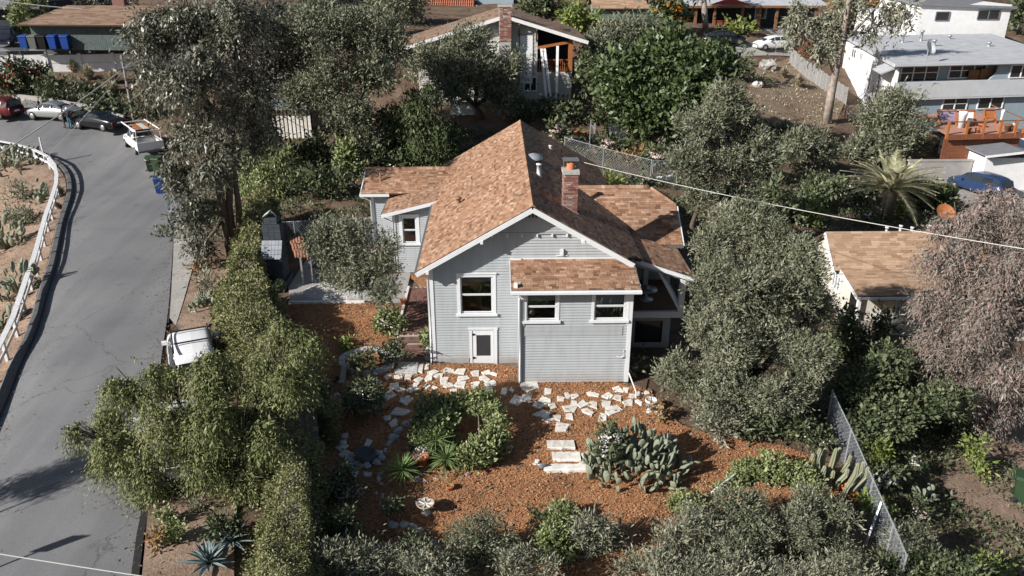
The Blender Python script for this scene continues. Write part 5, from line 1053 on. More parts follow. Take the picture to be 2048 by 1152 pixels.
# ------------------------------------------------------------------ grasses
def grass(label, u, v, r, h, n=420, m='grass'):
    b = G(u, v); k = pxm(b); t = thing('grass_tuft', label, 'grass', b); rr, hh = r/k, h/k; a = rng.uniform(0, 6.283, n); d = np.stack([np.cos(a), np.sin(a), np.zeros(n)], 1); lean = rng.uniform(.1, 1, n)[:, None]
    q = d*rng.uniform(0, .25, n)[:, None]*rr; tip = d*rr*lean + np.array([0, 0, 1])*hh*(1.1 - .6*lean)*rng.uniform(.6, 1.1, n)[:, None]; mid = (q + tip)*.5 + np.array([0, 0, 1])*hh*.22; s = np.stack([-d[:, 1], d[:, 0], np.zeros(n)], 1)*(1.3/k)
    V = np.concatenate([np.stack([q - s*.5, q + s*.5, mid + s*.5, mid - s*.5], 1), np.stack([mid - s*.5, mid + s*.5, tip + s*.1, tip - s*.1], 1)]); link('blades', quads_mesh('blades', V, M[m]), t)
for q in [('tall dry grass tuft against the panel wall left', 148, 145, 16, 24), ('biggest dry tawny grass tuft on the slope', 152, 185, 26, 36), ('dry tawny grass tuft right of the biggest', 178, 160, 24, 30), ('pale dry grass tuft by the eucalyptus crown', 228, 168, 24, 28), ('low dry grass tuft above the work truck', 225, 185, 26, 22), ('dry grass tuft inside the bend of the white fence', 122, 392, 13, 24), ('short dry grass beside the white fence lower down', 118, 420, 10, 16), ('dry grass tuft beside the grey board fence', 1595, 175, 20, 26), ('pale grass tuft under the parked hatchback', 1565, 155, 18, 20), ('pale dry grass under the cactus bank fence', 90, 445, 16, 16)]: grass(*q)
# ------------------------------------------------------------------ spiky plants
def blade_mesh(L, W, bend, fold=.25, n=5):
    b = MB(); vs = []; fs = []
    for i in range(n+1):
        t = i/n; w_ = W*.5*(math.sin(math.pi*min(1, .18 + t*.5)) if t < .5 else 1)*(1 - max(0, t-.35)/.65)**.8 + .002; x = L*t; z = -bend*L*t*t
        vs += [(x, -w_, z + w_*fold*2), (x, 0, z), (x, w_, z + w_*fold*2)]
    for i in range(n): fs += [(3*i, 3*i+3, 3*i+4, 3*i+1), (3*i+1, 3*i+4, 3*i+5, 3*i+2)]
    return b.add(vs, fs)
def rosette(name, label, cat, u, v, rpx, n, m, wr, lift=0., up0=.05, up1=1.4, bend=.18, stem=None):
    b = G(u, v); k = pxm(b); L = rpx/k; t = thing(name, label, cat, b); me = [blade_mesh(L, L*wr, bend*f).mesh('leaf', m) for f in (.6, 1, 1.6)]
    for i in range(n):
        f = (i + .5)/n; el = up0 + (up1-up0)*f**1.1; az = i*2.39996 + random.uniform(-.2, .2); o = link('leaf', me[i % 3], t, (0, 0, lift)); o.rotation_euler = (random.uniform(-.3,.3), -el, az); s = random.uniform(.8, 1.1)*(1 - .25*f); o.scale = (s, s, s)
    if lift > .1: MB().tube([(0,0,-.2),(0,0,lift*.6),(0,0,lift+.05)], [.09,.08,.06], 8).build('stem', M['bark'], t, True, True)
    return t
rosette('yucca', 'bright green spiky yucca left of the terracotta pot', 'yucca', 806, 957, 50, 95, M['yucca'], .075, .3, -.1)
rosette('yucca', 'tall spiky yucca in front of the clipped bush, lower head', 'yucca', 893, 945, 47, 85, M['yucca'], .08, .45, -.3)
rosette('yucca', 'spiky yucca head touching the clipped bush, upper head', 'yucca', 872, 912, 44, 75, M['yucca'], .08, .6, -.1)
rosette('agave', 'blue grey agave at the bottom edge beside the hedge', 'agave', 420, 1140, 62, 34, M['agave'], .2, .15, .15, 1.4, .1)
rosette('agave', 'blue grey agave partly under the long hedge', 'agave', 462, 1095, 60, 34, M['agave'], .18, .15, .15, 1.4, .1)
rosette('agave', 'small aloe on the slope under the panel wall', 'agave', 176, 140, 15, 22, M['bright'], .2, .1, .2, 1.4, .05)
rosette('yucca', 'spiky yucca tree top right of the gabled roof', 'yucca', 1195, 62, 30, 60, M['yucca'], .09, 1.6, -.6)
rosette('agave', 'pale agave on the slope below the parked cars', 'agave', 1475, 145, 26, 26, M['agave'], .16, .1, .2, 1.4, .1)
rosette('agave', 'small dry agave on the mulch near the clipped bush', 'agave', 835, 887, 10, 16, M['silver'], .2, .03, .2, 1.3, .05)
def palm():
    b = G(1775, 440); t = thing('palm_tree', 'feathery date palm with arching fronds behind the tan house', 'palm', b); hd = Vector(aty(1780, 385, b.y)) - b; k = pxm(b); L = 104/k
    MB().tube([(0,0,-.3), hd*.5, hd, hd + Vector((0,0,.3))], [.42,.4,.5,.2], 10).build('trunk', M['bark'], t, True, True); n = 46; pal = []
    for var in range(4):
        V = []; B_ = .28 + .12*var
        for i in range(46):
            f = (i+3)/49; p = np.array([L*f, 0, -B_*L*f*f*1.0]); tl = np.array([1, 0, -2*B_*f]); tl /= np.linalg.norm(tl); ll = L*.24*math.sin(math.pi*min(.97, .12 + f*.85))
            for s_ in (-1, 1):
                d = tl*.75 + np.array([0, s_*.65, .32]); d /= np.linalg.norm(d); w_ = tl*.028
                V.append([p - w_, p + w_, p + d*ll*.6 + w_*.8 - np.array([0,0,.03]), p + d*ll - np.array([0,0,.1])])
            w2 = np.array([0, .03*(1-f)+.008, 0]); pal_q = np.array([L*f*.96, 0, -B_*L*f*f*.94]); V.append([p - w2, p + w2, pal_q + w2 - tl*.12, pal_q - w2 - tl*.12])
        pal.append(quads_mesh('frond', np.array(V), M['palm']))
    for i in range(n):
        f = i/n; o = link('frond', pal[i % 4], t, hd + Vector((0,0,.15))); el = .15 + 1.2*f; o.rotation_euler = (random.uniform(-.2,.2), -el, i*2.39996); s = random.uniform(.8, 1.08)*(1-.2*f); o.scale = (s, s, s)
palm()
# ------------------------------------------------------------------ cacti
def pad_mesh(m, thick=.12):
    b = MB(); n = 12; vs = [(0, 0, .0)]; 
    def ring(s, y): return [(math.cos(2*math.pi*k/n)*.36*s*(1 + .12*math.sin(2*math.pi*k/n)), y, .5 + math.sin(2*math.pi*k/n)*.5*s) for k in range(n)]
    vs = ring(.8, -thick/2) + ring(1, 0) + ring(.8, thick/2); fs = [tuple(range(n)), tuple(range(3*n-1, 2*n-1, -1))] + [(r*n+k, (r+1)*n+k, (r+1)*n+(k+1) % n, r*n+(k+1) % n) for r in (0, 1) for k in range(n)]
    return b.add(vs, fs).mesh('pad', m, True)
PAD = pad_mesh(M['cactus']); 
def prickly(label, u, v, rw, rd, h, n, size, tops=(0, 1.), red=0, seed=1):
    """clump of pads: half width rw, half depth rd, height h (metres)"""
    b = G(u, v); t = thing('prickly_pear', label, 'cactus', b, 'prickly pear cacti'); r_ = random.Random(seed); m2 = pad_mat()
    for i in range(n):
        a = r_.uniform(0, 6.283); q = math.sqrt(r_.uniform(0, 1)); x = rw*q*math.cos(a); y = rd*q*math.sin(a); zt_ = h*(1 - .7*q*q)*r_.uniform(.12, 1.); o = link('pad', PAD, t); s = size*r_.uniform(.7, 1.2)
        lean = .1 + .55*q; o.location = (x, y, max(.02, zt_ - s*.5) + gz(b.x+x, b.y+y) - b.z); o.scale = (s*random.uniform(.6, .9), s*random.uniform(.8, 1.3), s*random.uniform(.9, 1.3))
        o.rotation_euler = (Matrix.Rotation(a - math.pi/2 + r_.uniform(-.5,.5), 3, 'Z') @ Matrix.Rotation(-lean*r_.uniform(-.3, 1.8), 3, 'X') @ Matrix.Rotation(r_.uniform(-.4, .4), 3, 'Y') @ Matrix.Rotation(r_.uniform(-1.4, 1.4), 3, 'Z')).to_euler()
    tb = MB()
    for i in range(8): a = i*.785; tb.tube([(0,0,-.1), (rw*.35*math.cos(a), rd*.35*math.sin(a), h*.35), (rw*.7*math.cos(a), rd*.7*math.sin(a), h*.4)], [.07,.06,.04], 6)
    tb.build('stems', M['cactus'], t, True, True)
def pad_mat(): return M['cactus']
prickly('big prickly pear clump spreading over the mulch right of the steps', 1272, 940, 1.72, 1.2, 1.6, 300, .36, seed=3)
prickly('prickly pear at the bend of the white fence', 22, 335, 2.6, 1.6, 1.5, 90, .5, seed=4)
prickly('prickly pear between the silver cushion and the white fence', 88, 405, .7, .6, 1.7, 22, .45, seed=5)
prickly('tall prickly pear at the left edge of the bank', 14, 500, 1.2, .9, 2.2, 52, .48, seed=6)
prickly('tall prickly pear with long pads below it on the bank', 40, 590, 1.0, .8, 2.1, 46, .46, seed=7)
prickly('prickly pear at the left edge lowest on the bank', 5, 660, .9, .8, 1.7, 34, .44, seed=8)
prickly('dark prickly pear on the verge by the clipped hedge', 415, 615, .9, .7, 1.0, 46, .34, seed=9)
prickly('small prickly pear in the dark right hand yard', 1850, 1010, .6, .5, .9, 16, .36, seed=10)
def columnar():
    b = G(1655, 985); t = thing('columnar_cactus', 'clump of ribbed grey columnar cactus beside the chain link fence', 'cactus', b); k = pxm(b); r_ = random.Random(5)
    for i, (dx, h, lx) in enumerate([(-40,70,-8),(-30,85,-6),(-18,95,-4),(-6,88,0),(4,98,4),(14,90,8),(24,100,6),(-48,45,-16),(-24,52,-10),(0,45,8),(34,70,12),(44,85,10),(52,78,6),(36,50,16),(18,55,14),(-10,62,-4)]):
        x0 = dx/k*.6; x1 = (dx+lx)/k; y0 = r_.uniform(-.5,.5); hh = h/k*.92; n = 14; P = [(x0, y0, -.15), (x0*.6+x1*.4, y0*1.1, hh*.35), (x1, y0*1.2, hh*.7), (x1+.03, y0*1.2, hh*.95), (x1+.03, y0*1.2, hh)]; mb = MB(); mb.tube(P, [.075,.085,.09,.07,.03], n)
        for q in range(0, len(mb.v)):
            if (q % n) % 2: c = P[q//n]; mb.v[q] = tuple(c[j] + (mb.v[q][j]-c[j])*.72 for j in range(3))
        mb.build('stem', M['column'], t, False, True)
columnar()

# ------------------------------------------------------------------ low ground cover, partly added to darken the ground
def cover(name, label, polys, n, m, size, h=.3):
    XY = scatter_in(polys, n); n = len(XY); nz = np.sin(XY[:, 0]*1.3 + np.sin(XY[:, 1]*.9)*2) + np.sin(XY[:, 1]*1.7 + XY[:, 0]*.6); k = nz > -.9; XY = XY[k]; nz = nz[k]; n = len(XY); fx = [(-3.2, 8.4, 26, 44)]
    k = ~((XY[:, 0] > -7) & (XY[:, 0] < 8.3) & (XY[:, 1] > 26) & (XY[:, 1] < 43.5)); XY = XY[k]; nz = nz[k]; n = len(XY)
    z = zt(XY[:, 0], XY[:, 1]) + rng.uniform(.02, 1, n)*h*(.5 + .4*np.clip(nz, -.5, 1.5)); P = np.stack([XY[:, 0], XY[:, 1], z], 1); d = nrm(rng.normal(0, .6, (n, 3)) + np.array([0, 0, .5])); s = (size*rng.uniform(.6, 1.4, n))[:, None]
    tag(link(name, quads_mesh(name, leaf_quads(P, d, nrm(rng.normal(0, .5, (n, 3)) + np.array([0, 0, .6])), s, s*.45), M[m])), label, 'ground cover', kind='stuff')
cover('slope_darkening', 'dark low leaves added to darken the ground on the right hand slope', [[(12.3,23.5),(19,26),(17,34),(13,38),(9,32.5),(9,27)], [(8.6,33),(16,38),(16.5,42),(33,46),(34,58),(26,62),(9,46)]], 42000, 'darkshrub', .2, .35)  # dark leaf cards stand in for tree shade on the bare slope
cover('yard_darkening', 'dark low leaves added to darken the ground of the neighbouring yard', [[(12.3,12),(22,12),(20,22),(18.5,28),(12.3,25)]], 24000, 'darkshrub', .14, .3)  # added dark leaves, to make the lower yard soil read as shaded
cover('back_darkening', 'dark low leaves added to darken the ground behind and left of the house', [[(-13,40.6),(-7,40.6),(6,44.5),(12,46),(14,62),(-14,60),(-21,62),(-20,44)]], 42000, 'darkshrub', .2, .35)  # dark leaves added over the back soil to darken it
cover('slope_cover', 'low plants over the slope beneath the panel wall', [[(-46,69.5),(-34,68),(-27,62),(-24,64),(-26,70),(-48,73)]], 7000, 'olive', .2, .35)
roadside()
cover('dry_grass_cover', 'thin dry grass over the fenced slope', [pg([(1495,195),(1505,150),(1565,130),(1600,118),(1685,205),(1665,250),(1560,258),(1505,248)])], 4200, 'grass', .2, .2)
# ================================================================== NEIGHBOURING BUILDINGS AND YARD STRUCTURES
M['cream'] = mat('cream_siding', (.5,.49,.45), .8, .08, 2); M['stucco'] = mat('white_stucco', (.74,.74,.74), .9, .06, 1.5, .2, 30); M['bluewall'] = mat('blue_grey_stucco', (.3,.37,.42), .9, .06, 1.5, .2, 30)
M['lightwall'] = mat('pale_parapet', (.55,.58,.6), .9, .08, 1.5, .15, 30); M['flatroof'] = mat('flat_roof', (.44,.45,.47), .85, .16, 1.2, .2, 12); M['greenwall'] = mat('green_boards', (.085,.11,.11), .85, .2, 3); M['darkwall'] = mat('dark_wall', (.03,.035,.045), .85, .2, 2)
M['sagewall'] = mat('sage_siding', (.2,.25,.21), .85, .12, 3); M['tan'] = mat('tan_stucco', (.6,.56,.49), .9, .06, 2, .15, 30); M['tanboard'] = mat('tan_siding', (.4,.37,.31), .8, .08, 2); M['redrail'] = mat('red_rail', (.3,.05,.035), .7, .15, 4)
M['tile'] = mat_pieces('clay_tile', [(.34,.11,.06),(.42,.16,.09),(.38,.13,.075)], .85, .12, 20, .2); M['greyroof'] = mat('grey_roof', (.18,.185,.2), .9, .15, 2); M['greyboard'] = mat('grey_board', (.28,.275,.27), .9, .2, 8, .2, 40)
M['darkbrick'] = mat_pieces('painted_brick', [(.05,.06,.075),(.07,.085,.1),(.06,.07,.085)], .8, .15, 20, .3); M['slate'] = mat_pieces('slate_tile', [(.26,.28,.31),(.33,.35,.38),(.3,.32,.35)], .75, .12, 10, .2); M['floor'] = mat('dark_floor', (.1,.07,.05), .9, .2)
M['redwood'] = mat('redwood_board', (.22,.08,.04), .75, .2, 4, .1)
def far_roof(par, poly, e, s, m='shinglefar', course=.3, tabl=.9, nm='shingles'):
    st = MB(); roof(poly, e, s, 0, course, tabl, .12, None, st, par); o = link(nm, st.mesh(nm, M[m], off=root_loc(par)), par); o['kind'] = 'stuff'; return o
def simple_window(par, P0, ex, w_, h, n, m=None, bars=1, mid=False, name='window'):
    """frame at P0 (lower left), along ex, facing n"""
    P0 = Vector(P0); ex = Vector(ex).normalized(); n = Vector(n).normalized(); m = m or M['white']; b = MB(); t = .09; z = Zv; c = P0 + n*.04
    for a, q in ((c, c+ex*w_), (c+z*h, c+ex*w_+z*h)): b.bar(a, q, .1, t)
    for k in range(bars+2): a = c + ex*(w_*k/(bars+1)); b.bar(a, a+z*h, .1, t, n)
    if mid: b.bar(c+z*h*.5, c+ex*w_+z*h*.5, .09, .06)
    o = b.build(name, m, par)
    for k in range(bars+1):
        a = P0 + n*.03 + ex*(w_*k/(bars+1)); q = ex*(w_/(bars+1)); MB().add([a, a+q, a+q+z*h, a+z*h], [(0,1,2,3)]).build('pane', M['farglass'], o)
    return o
# --- gabled house behind the olive
def gabled():
    Y = 66.5; t = thing('gabled_house', 'cream gabled house with brick chimney and open wooden deck', 'house', (1, Y, 3.5)); pk, pz, sl_ = .83, 10.55, .298; zr = lambda x: pz - sl_*abs(x-pk)
    xl, xr = -6.2, 6.25
    lim = lambda z: (max(xl, pk - (pz-.25-z)/sl_), min(3.45, pk + (pz-.25-z)/sl_))
    global BOARD; old = BOARD; BOARD = .3
    boards('x', Y, xl, 3.45, 3.9, 10.2, [], lim, m=M['cream'], parent=t, nm='siding_board'); boards('x', Y, 3.45, xr, 3.9, 6.1, m=M['cream'], parent=t); boards('y', xr, Y, Y+8, 3.9, 6.1, out=1, m=M['cream'], parent=t); BOARD = old
    MB().box(xl, xr, Y+.05, Y+9, 2.4, 3.9).build('foundation', M['concrete'], t); MB().box(3.2, 3.45, Y, Y+3, 6.1, 9.7).build('end_wall', M['cream'], t)
    MB().box(3.4, 6.3, Y+2.6, Y+2.7, 6.1, 9.2).build('back_wall', M['darkwall'], t); MB().box(3.4, 6.3, Y-.02, Y+2.7, 6.08, 6.18).build('deck_floor', M['redwood'], t)
    MB().box(xl, xl+.2, Y, Y+9, 3.9, 8).build('end_wall', M['cream'], t); MB().box(xl, xr, Y+8.9, Y+9, 3.9, 8.4).build('end_wall', M['cream'], t)
    far_roof(t, [(7.4,Y-.7,zr(7.4)),(7.4,Y+9.5,zr(7.4)),(pk,Y+9.5,pz),(pk,Y-.7,pz)], Yv, Vector((-1,0,sl_))); far_roof(t, [(-8.6,Y-.7,zr(-8.6)),(-8.6,Y+9.5,zr(-8.6)),(pk,Y+9.5,pz),(pk,Y-.7,pz)], Yv, Vector((1,0,sl_)))
    MB().bar((7.45,Y-.74,zr(7.45)-.12),(pk,Y-.74,pz-.12),.08,.26).build('bargeboard', M['white'], t); MB().bar((-8.7,Y-.745,zr(-8.7)-.12),(pk,Y-.745,pz-.12),.08,.26).build('bargeboard', M['white'], t)
    MB().bar((-8.68,Y-.7,zr(-8.68)-.12),(-8.68,Y+9.5,zr(-8.68)-.12),.1,.3).build('fascia', M['white'], t)
    for x in (1.95, 3.35): MB().bar((x, Y, zr(x)-1.3), (x, Y-.68, zr(x)-.35), .12).build('knee_brace', M['wood'], t)
    MB().box(5.95, 6.28, Y-.05, Y+.25, 6.2, zr(6.1)-.2).build('post', M['orange'], t); MB().bar((3.45,Y,8.0),(6.1,Y,8.45),.14,.2).build('beam', M['orange'], t); MB().bar((3.45,Y,7.05),(6.0,Y,7.05),.08,.1).build('handrail', M['redwood'], t)
    for k in range(14): x = 3.6+.17*k; MB().box(x,x+.04,Y-.02,Y+.02,6.18,7.0).build('baluster', M['orange'], t)
    ch = MB().box(.35,1.3,Y-.75,Y+.1,3.6,11.15).build('chimney', M['mortar'], t); bm = MB().box(-.5,.5,-.5,.5,-.5,.5).mesh('brick', M['brick'])
    for j in range(27):
        for i in range(3): o = link('brick', bm, ch, Vector((.52+.31*i+(.06 if j % 2 else 0), Y-.76, 8.6+.094*j)) - Vector(t.location)); o.scale = (.29,.06,.08)
    MB().box(.25,1.4,Y-.85,Y+.2,11.15,11.28).build('chimney_cap', M['mortar'], ch)
    MB().box(2.05,3.05,Y-.06,Y+.05,5.2,8.95).build('curtain_panel', M['white'], t); MB().box(1.98,3.12,Y-.055,Y+.04,5.13,9.02).build('panel_frame', M['gutter'], t); simple_window(t, (2.4,Y-.02,4.6), X, 1.0, 1.1, (0,-1,0))
    g = 'white planks leaning on the gabled house'
    for i, (a, b_, lab) in enumerate([((3.75,Y-.15,7.95),(4.25,Y-1.6,3.35),'leftmost white plank leaning against the gabled house deck'), ((4.0,Y-.15,7.95),(4.6,Y-1.6,3.35),'middle white plank leaning against the gabled house deck'), ((5.05,Y-.15,8.15),(4.95,Y-1.6,3.5),'rightmost white plank leaning against the gabled house deck')]):
        tag(MB().bar(a, b_, .2, .05, (0,1,0)).build('plank', M['white']), lab, 'plank', g)
gabled()
# --- apartment block
def apartments():
    A0 = Vector((34.6, 70.0, 0)); ex = Vector((46.78-34.6, 71.71-70.0, 0)).normalized(); ey = Vector((37.86-34.6, 87.63-70.0, 0)).normalized(); t = thing('apartment_building', 'two storey blue and white apartment block with flat grey roof', 'apartment building', A0)
    P = lambda a, b, z: A0 + ex*a + ey*b + Zv*z; nf = -Vector((-ex.y, ex.x, 0)); nl = -Vector((ey.y, -ey.x, 0)); W, D = 17, 19
    nl = Vector((-ey.y, ey.x, 0)); 
    if nl.x > 0: nl = -nl
    def wallq(nm, a0, a1, b0, b1, z0, z1, m, th=.2):
        MB().slab([P(a0,b0,z0), P(a1,b1,z0), P(a1,b1,z1), P(a0,b0,z1)], th).build(nm, m, t)
    wallq('lower_wall', .5, W, .4, .4, -.5, 3.2, M['bluewall']); wallq('upper_wall', .3, W, 1.0, 1.0, 3.2, 6.1, M['bluewall']); wallq('parapet', .2, W, -.05, -.05, 3.15, 4.6, M['lightwall'])
    MB().slab([P(0,-.05,3.2), P(W,-.05,3.2), P(W,1.2,3.2), P(0,1.2,3.2)], .15).build('balcony_floor', M['lightwall'], t)
    MB().slab([P(.2,D,-.5), P(.2,0,-.5), P(.2,0,6.1), P(.2,D,6.1)], .2).build('side_wall', M['stucco'], t); MB().slab([P(0,D,-.5), P(W,D,-.5), P(W,D,6), P(0,D,6)], .2).build('back_wall', M['stucco'], t)
    MB().slab([P(9.2,.0,4.5), P(W,.0,4.5), P(W,.0,6.1), P(10,.0,6.1), P(9.9,.0,5.2)], .15).build('wing_wall', M['bluewall'], t)
    MB().slab([P(-.3,-.6,6.25), P(W,-.6,6.25), P(W,D,6.6), P(-.3,D,6.6)], .3).build('roof', M['flatroof'], t); MB().bar(P(-.35,-.62,6.15), P(W,-.62,6.15), .12, .22).build('gutter', M['lightwall'], t)
    simple_window(t, P(.9,1.0,4.5), ex, 3.6, 1.5, nf, bars=2, mid=True); simple_window(t, P(5.6,1.0,4.7), ex, 3.6, 1.3, nf, bars=2, mid=True); simple_window(t, P(11.2,-.02,4.75), ex, 2.2, 1.1, nf, bars=1)
    simple_window(t, P(5.4,.4,1.95), ex, 2.4, 1.15, nf, bars=1, mid=True); simple_window(t, P(8.9,.4,2.0), ex, 2.5, 1.05, nf, bars=1); simple_window(t, P(.9,.4,1.6), ex, 1.6, 1.4, nf, bars=1)
    for b0, z, w_, h, n_ in ((6.0,4.7,2.2,.8,3),(12.0,4.9,1.2,.7,1),(5.6,.8,1.6,1.5,1),(15,4.7,1.8,.9,1)): simple_window(t, P(.2,b0+w_,z), -ey, w_, h, nl, bars=n_)
    MB().slab([P(-1.2,.4,5.35), P(.2,.4,5.85), P(.2,3.6,5.85), P(-1.2,3.6,5.35)], .12).build('entry_canopy', M['flatroof'], t)
    MB().bar(P(.19,1.2,3.3), P(.19,1.2,5.3), .06, .9, ey).build('door', M['white'], t)
    st = MB(); st.slab([P(-1.3,.4,3.2), P(.2,.4,3.2), P(.2,3.4,3.2), P(-1.3,3.4,3.2)], .12); lo = P(-3.1,3.0,.9); o = st.build('stair_landing', M['concrete'], t)
    for k in range(10): q = P(-1.3-.2*k, 1.0+.16*k, 3.0-.21*k); MB().bar(q - ey*.5, q + ey*.5, .28, .05).build('step', M['black'], o)
    rl = MB()
    for b_ in (.45, 1.5): rl.bar(P(-1.3,b_,4.2), P(-3.2,b_+1.5,2.0), .05); rl.bar(P(-1.3,b_,3.2), P(-1.3,b_,4.2), .05); rl.bar(P(-3.2,b_+1.5,1.0), P(-3.2,b_+1.5,2.0), .05)
    for k in range(8): rl.bar(P(-1.25+.2*k,.42,3.2), P(-1.25+.2*k,.42,4.2), .03)
    rl.bar(P(-1.3,.42,4.2), P(.2,.42,4.2), .05); rl.bar(P(-1.25,.42,3.2), P(-1.25,.42,5.3), .06); rl.bar(P(-1.25,3.3,3.2), P(-1.25,3.3,5.3), .06); rl.build('stair_rail', M['black'], t)
    for a, b_, h in ((4.5,13,.9),(6.9,14,1.1),(7.0,10,.6),(12.6,9,.4),(15.3,4,.6),(10.5,15,.5)): MB().lathe(P(a,b_,6.3), [(.22,0),(.14,.1),(.14,h),(.25,h),(.2,h+.15),(0,h+.15)], 10).build('roof_vent', M['metal'], t, True)
    d = thing('satellite_dish', 'pale satellite dish on the flat apartment roof', 'satellite dish', P(3.0,.6,6.3)); MB().tube([(0,0,0),(0,0,.9)], .05, 6).build('mast', M['metal'], d, False, True); MB().lathe((0,0,0), [(0,0),(.35,.06),(.6,.2),(.62,.2)], 16).xform(Matrix.Translation((0,-.1,1.1)) @ Matrix.Rotation(1.0,4,'X') @ Matrix.Rotation(.5,4,'Y')).build('dish', M['white'], d, True, True)
    MB().bar(P(9.2,.7,3.9), P(9.2,.7,5.5), .1, 1.2, ex).bar(P(8.0,.75,3.9), P(8.0,.75,5.4), .1, 1.0, ex).build('folding_screen', M['wood'], t); MB().bar(P(5.6,.6,4.55), P(8.2,.6,4.55), .5, .1).build('balcony_table', M['cream'], t)
    # --- raised wooden deck in front
    k = thing('wooden_deck', 'raised redwood deck crowded with orange furniture and pots', 'deck', (38, 64, 0)); zd = 2.0; a = Vector((35.2, 61.0, zd)); b_ = Vector((41.6, 61.6, zd)); nb = Vector((.15, 1, 0)).normalized()*8.3
    for i in range(26):
        f0, f1 = i/26, (i+.94)/26; p0 = a.lerp(b_, f0); p1 = a.lerp(b_, f1); MB().slab([p0, p1, p1+nb, p0+nb], .06).build('deck_board', M['pinkdeck'], k)
    MB().bar(a - Zv*.2, b_ - Zv*.2, .1, .4).build('fascia', M['redwood'], k)
    for i in range(7): MB().bar(a - Zv*(.5+.26*i) + nb*.05, b_ - Zv*(.5+.26*i) + nb*.05, .06, .25).build('skirt_board', M['redwood'], k)
    for f in (.0,.24,.46,.68,.88,1.): p = a.lerp(b_, f); MB().box(p.x-.09,p.x+.09,p.y-.05,p.y+.13,zd-.3,zd+1.05).build('rail_post', M['orange'], k)
    MB().bar(a+Zv*1.0, b_+Zv*1.0, .05, .08).build('hand_rail', M['wood'], k); MB().bar(b_+Zv*1.0, b_+nb*.8+Zv*1.0, .05, .08).build('hand_rail', M['wood'], k)
    D = lambda f, g: a.lerp(b_, f) + nb*g
    g = 'clutter on the apartment deck'
    def frame_seat(lab, p, w_, h, m): 
        o = thing('deck_chair', lab, 'chair', p, g)
        for s in (-1, 1): MB().bar((s*w_/2,-.3,0),(s*w_/2,.2,h),.09).bar((s*w_/2,-.35,0),(s*w_/2,-.35,.5),.08).bar((s*w_/2,-.35,.5),(s*w_/2,.15,.55),.08).build('frame', M['orange'], o, False, True)
        MB().bar((-w_/2,.1,h),(w_/2,.1,h),.1).build('top_bar', M['orange'], o, False, True); MB().slab([(-w_/2+.05,-.33,.42),(w_/2-.05,-.33,.42),(w_/2-.05,.02,.42),(-w_/2+.05,.02,.42)],.08).build('seat', m, o, False, True); MB().slab([(-w_/2+.05,.0,.42),(w_/2-.05,.0,.42),(w_/2-.05,.16,h-.1),(-w_/2+.05,.16,h-.1)],.08).build('backrest', m, o, False, True)
    frame_seat('big orange wooden bench frame on the deck with purple cushion', D(.2,.45), 1.5, 1.2, M['purple']); frame_seat('orange wooden chair with white cushion in the middle of the deck', D(.45,.4), 1.2, 1.2, M['white']); frame_seat('small orange chair at the right end of the deck', D(.82,.5), .9, 1.1, M['orange'])
    for lab, f, gg, r, h, m in [('white pedestal fan like pot on the deck','.33',.3,.3,1.3,'white'),('tall white vase beside the right deck chair','.93',.4,.12,1.2,'white'),('terracotta pot with cactus at the deck rail','.3',.06,.22,.4,'terracotta'),('terracotta pot by the middle deck rail post','.42',.06,.18,.35,'terracotta'),('big brown pot near the right deck end','.86',.12,.28,.5,'wood'),('pale blue bucket at the right deck corner','.97',.15,.2,.5,'lightwall'),('terracotta bowl in the middle of the deck','.62',.3,.3,.25,'terracotta')]:
        p = D(float(f), gg); o = thing('deck_pot', lab, 'pot', p, g); MB().lathe((0,0,0), [(0,0),(r*.7,0),(r,h*.8),(r*1.08,h*.82),(r*1.08,h),(r*.85,h),(0,h*.85)], 12).build('pot', M[m], o, True, True)
    return P
M['pinkdeck'] = mat('faded_deck', (.42,.22,.16), .85, .15, 3); M['purple'] = mat('purple_cloth', (.3,.24,.33), .9, .2, 3)
apartments()
# --- white house top right
def white_house():
    t = thing('white_house', 'plain white house with two dark windows at the top right', 'house', (52, 92, 6)); MB().box(47, 57.2, 92, 102, 3, 9.55).build('wall', M['stucco'], t)
    MB().slab([(46.6,91.6,9.75),(57.6,91.6,9.35),(57.6,103,9.7),(46.6,103,10.1)], .22).build('roof', M['greyroof'], t); simple_window(t, (48.9,92,7.9), X, 1.5, .9, (0,-1,0), M['gutter'], 0); simple_window(t, (53.6,92,8.0), X, 2.4, .95, (0,-1,0), M['gutter'], 1)
    MB().box(43.5,47,94,100,3,8.6).build('side_wing', M['stucco'], t)
white_house()
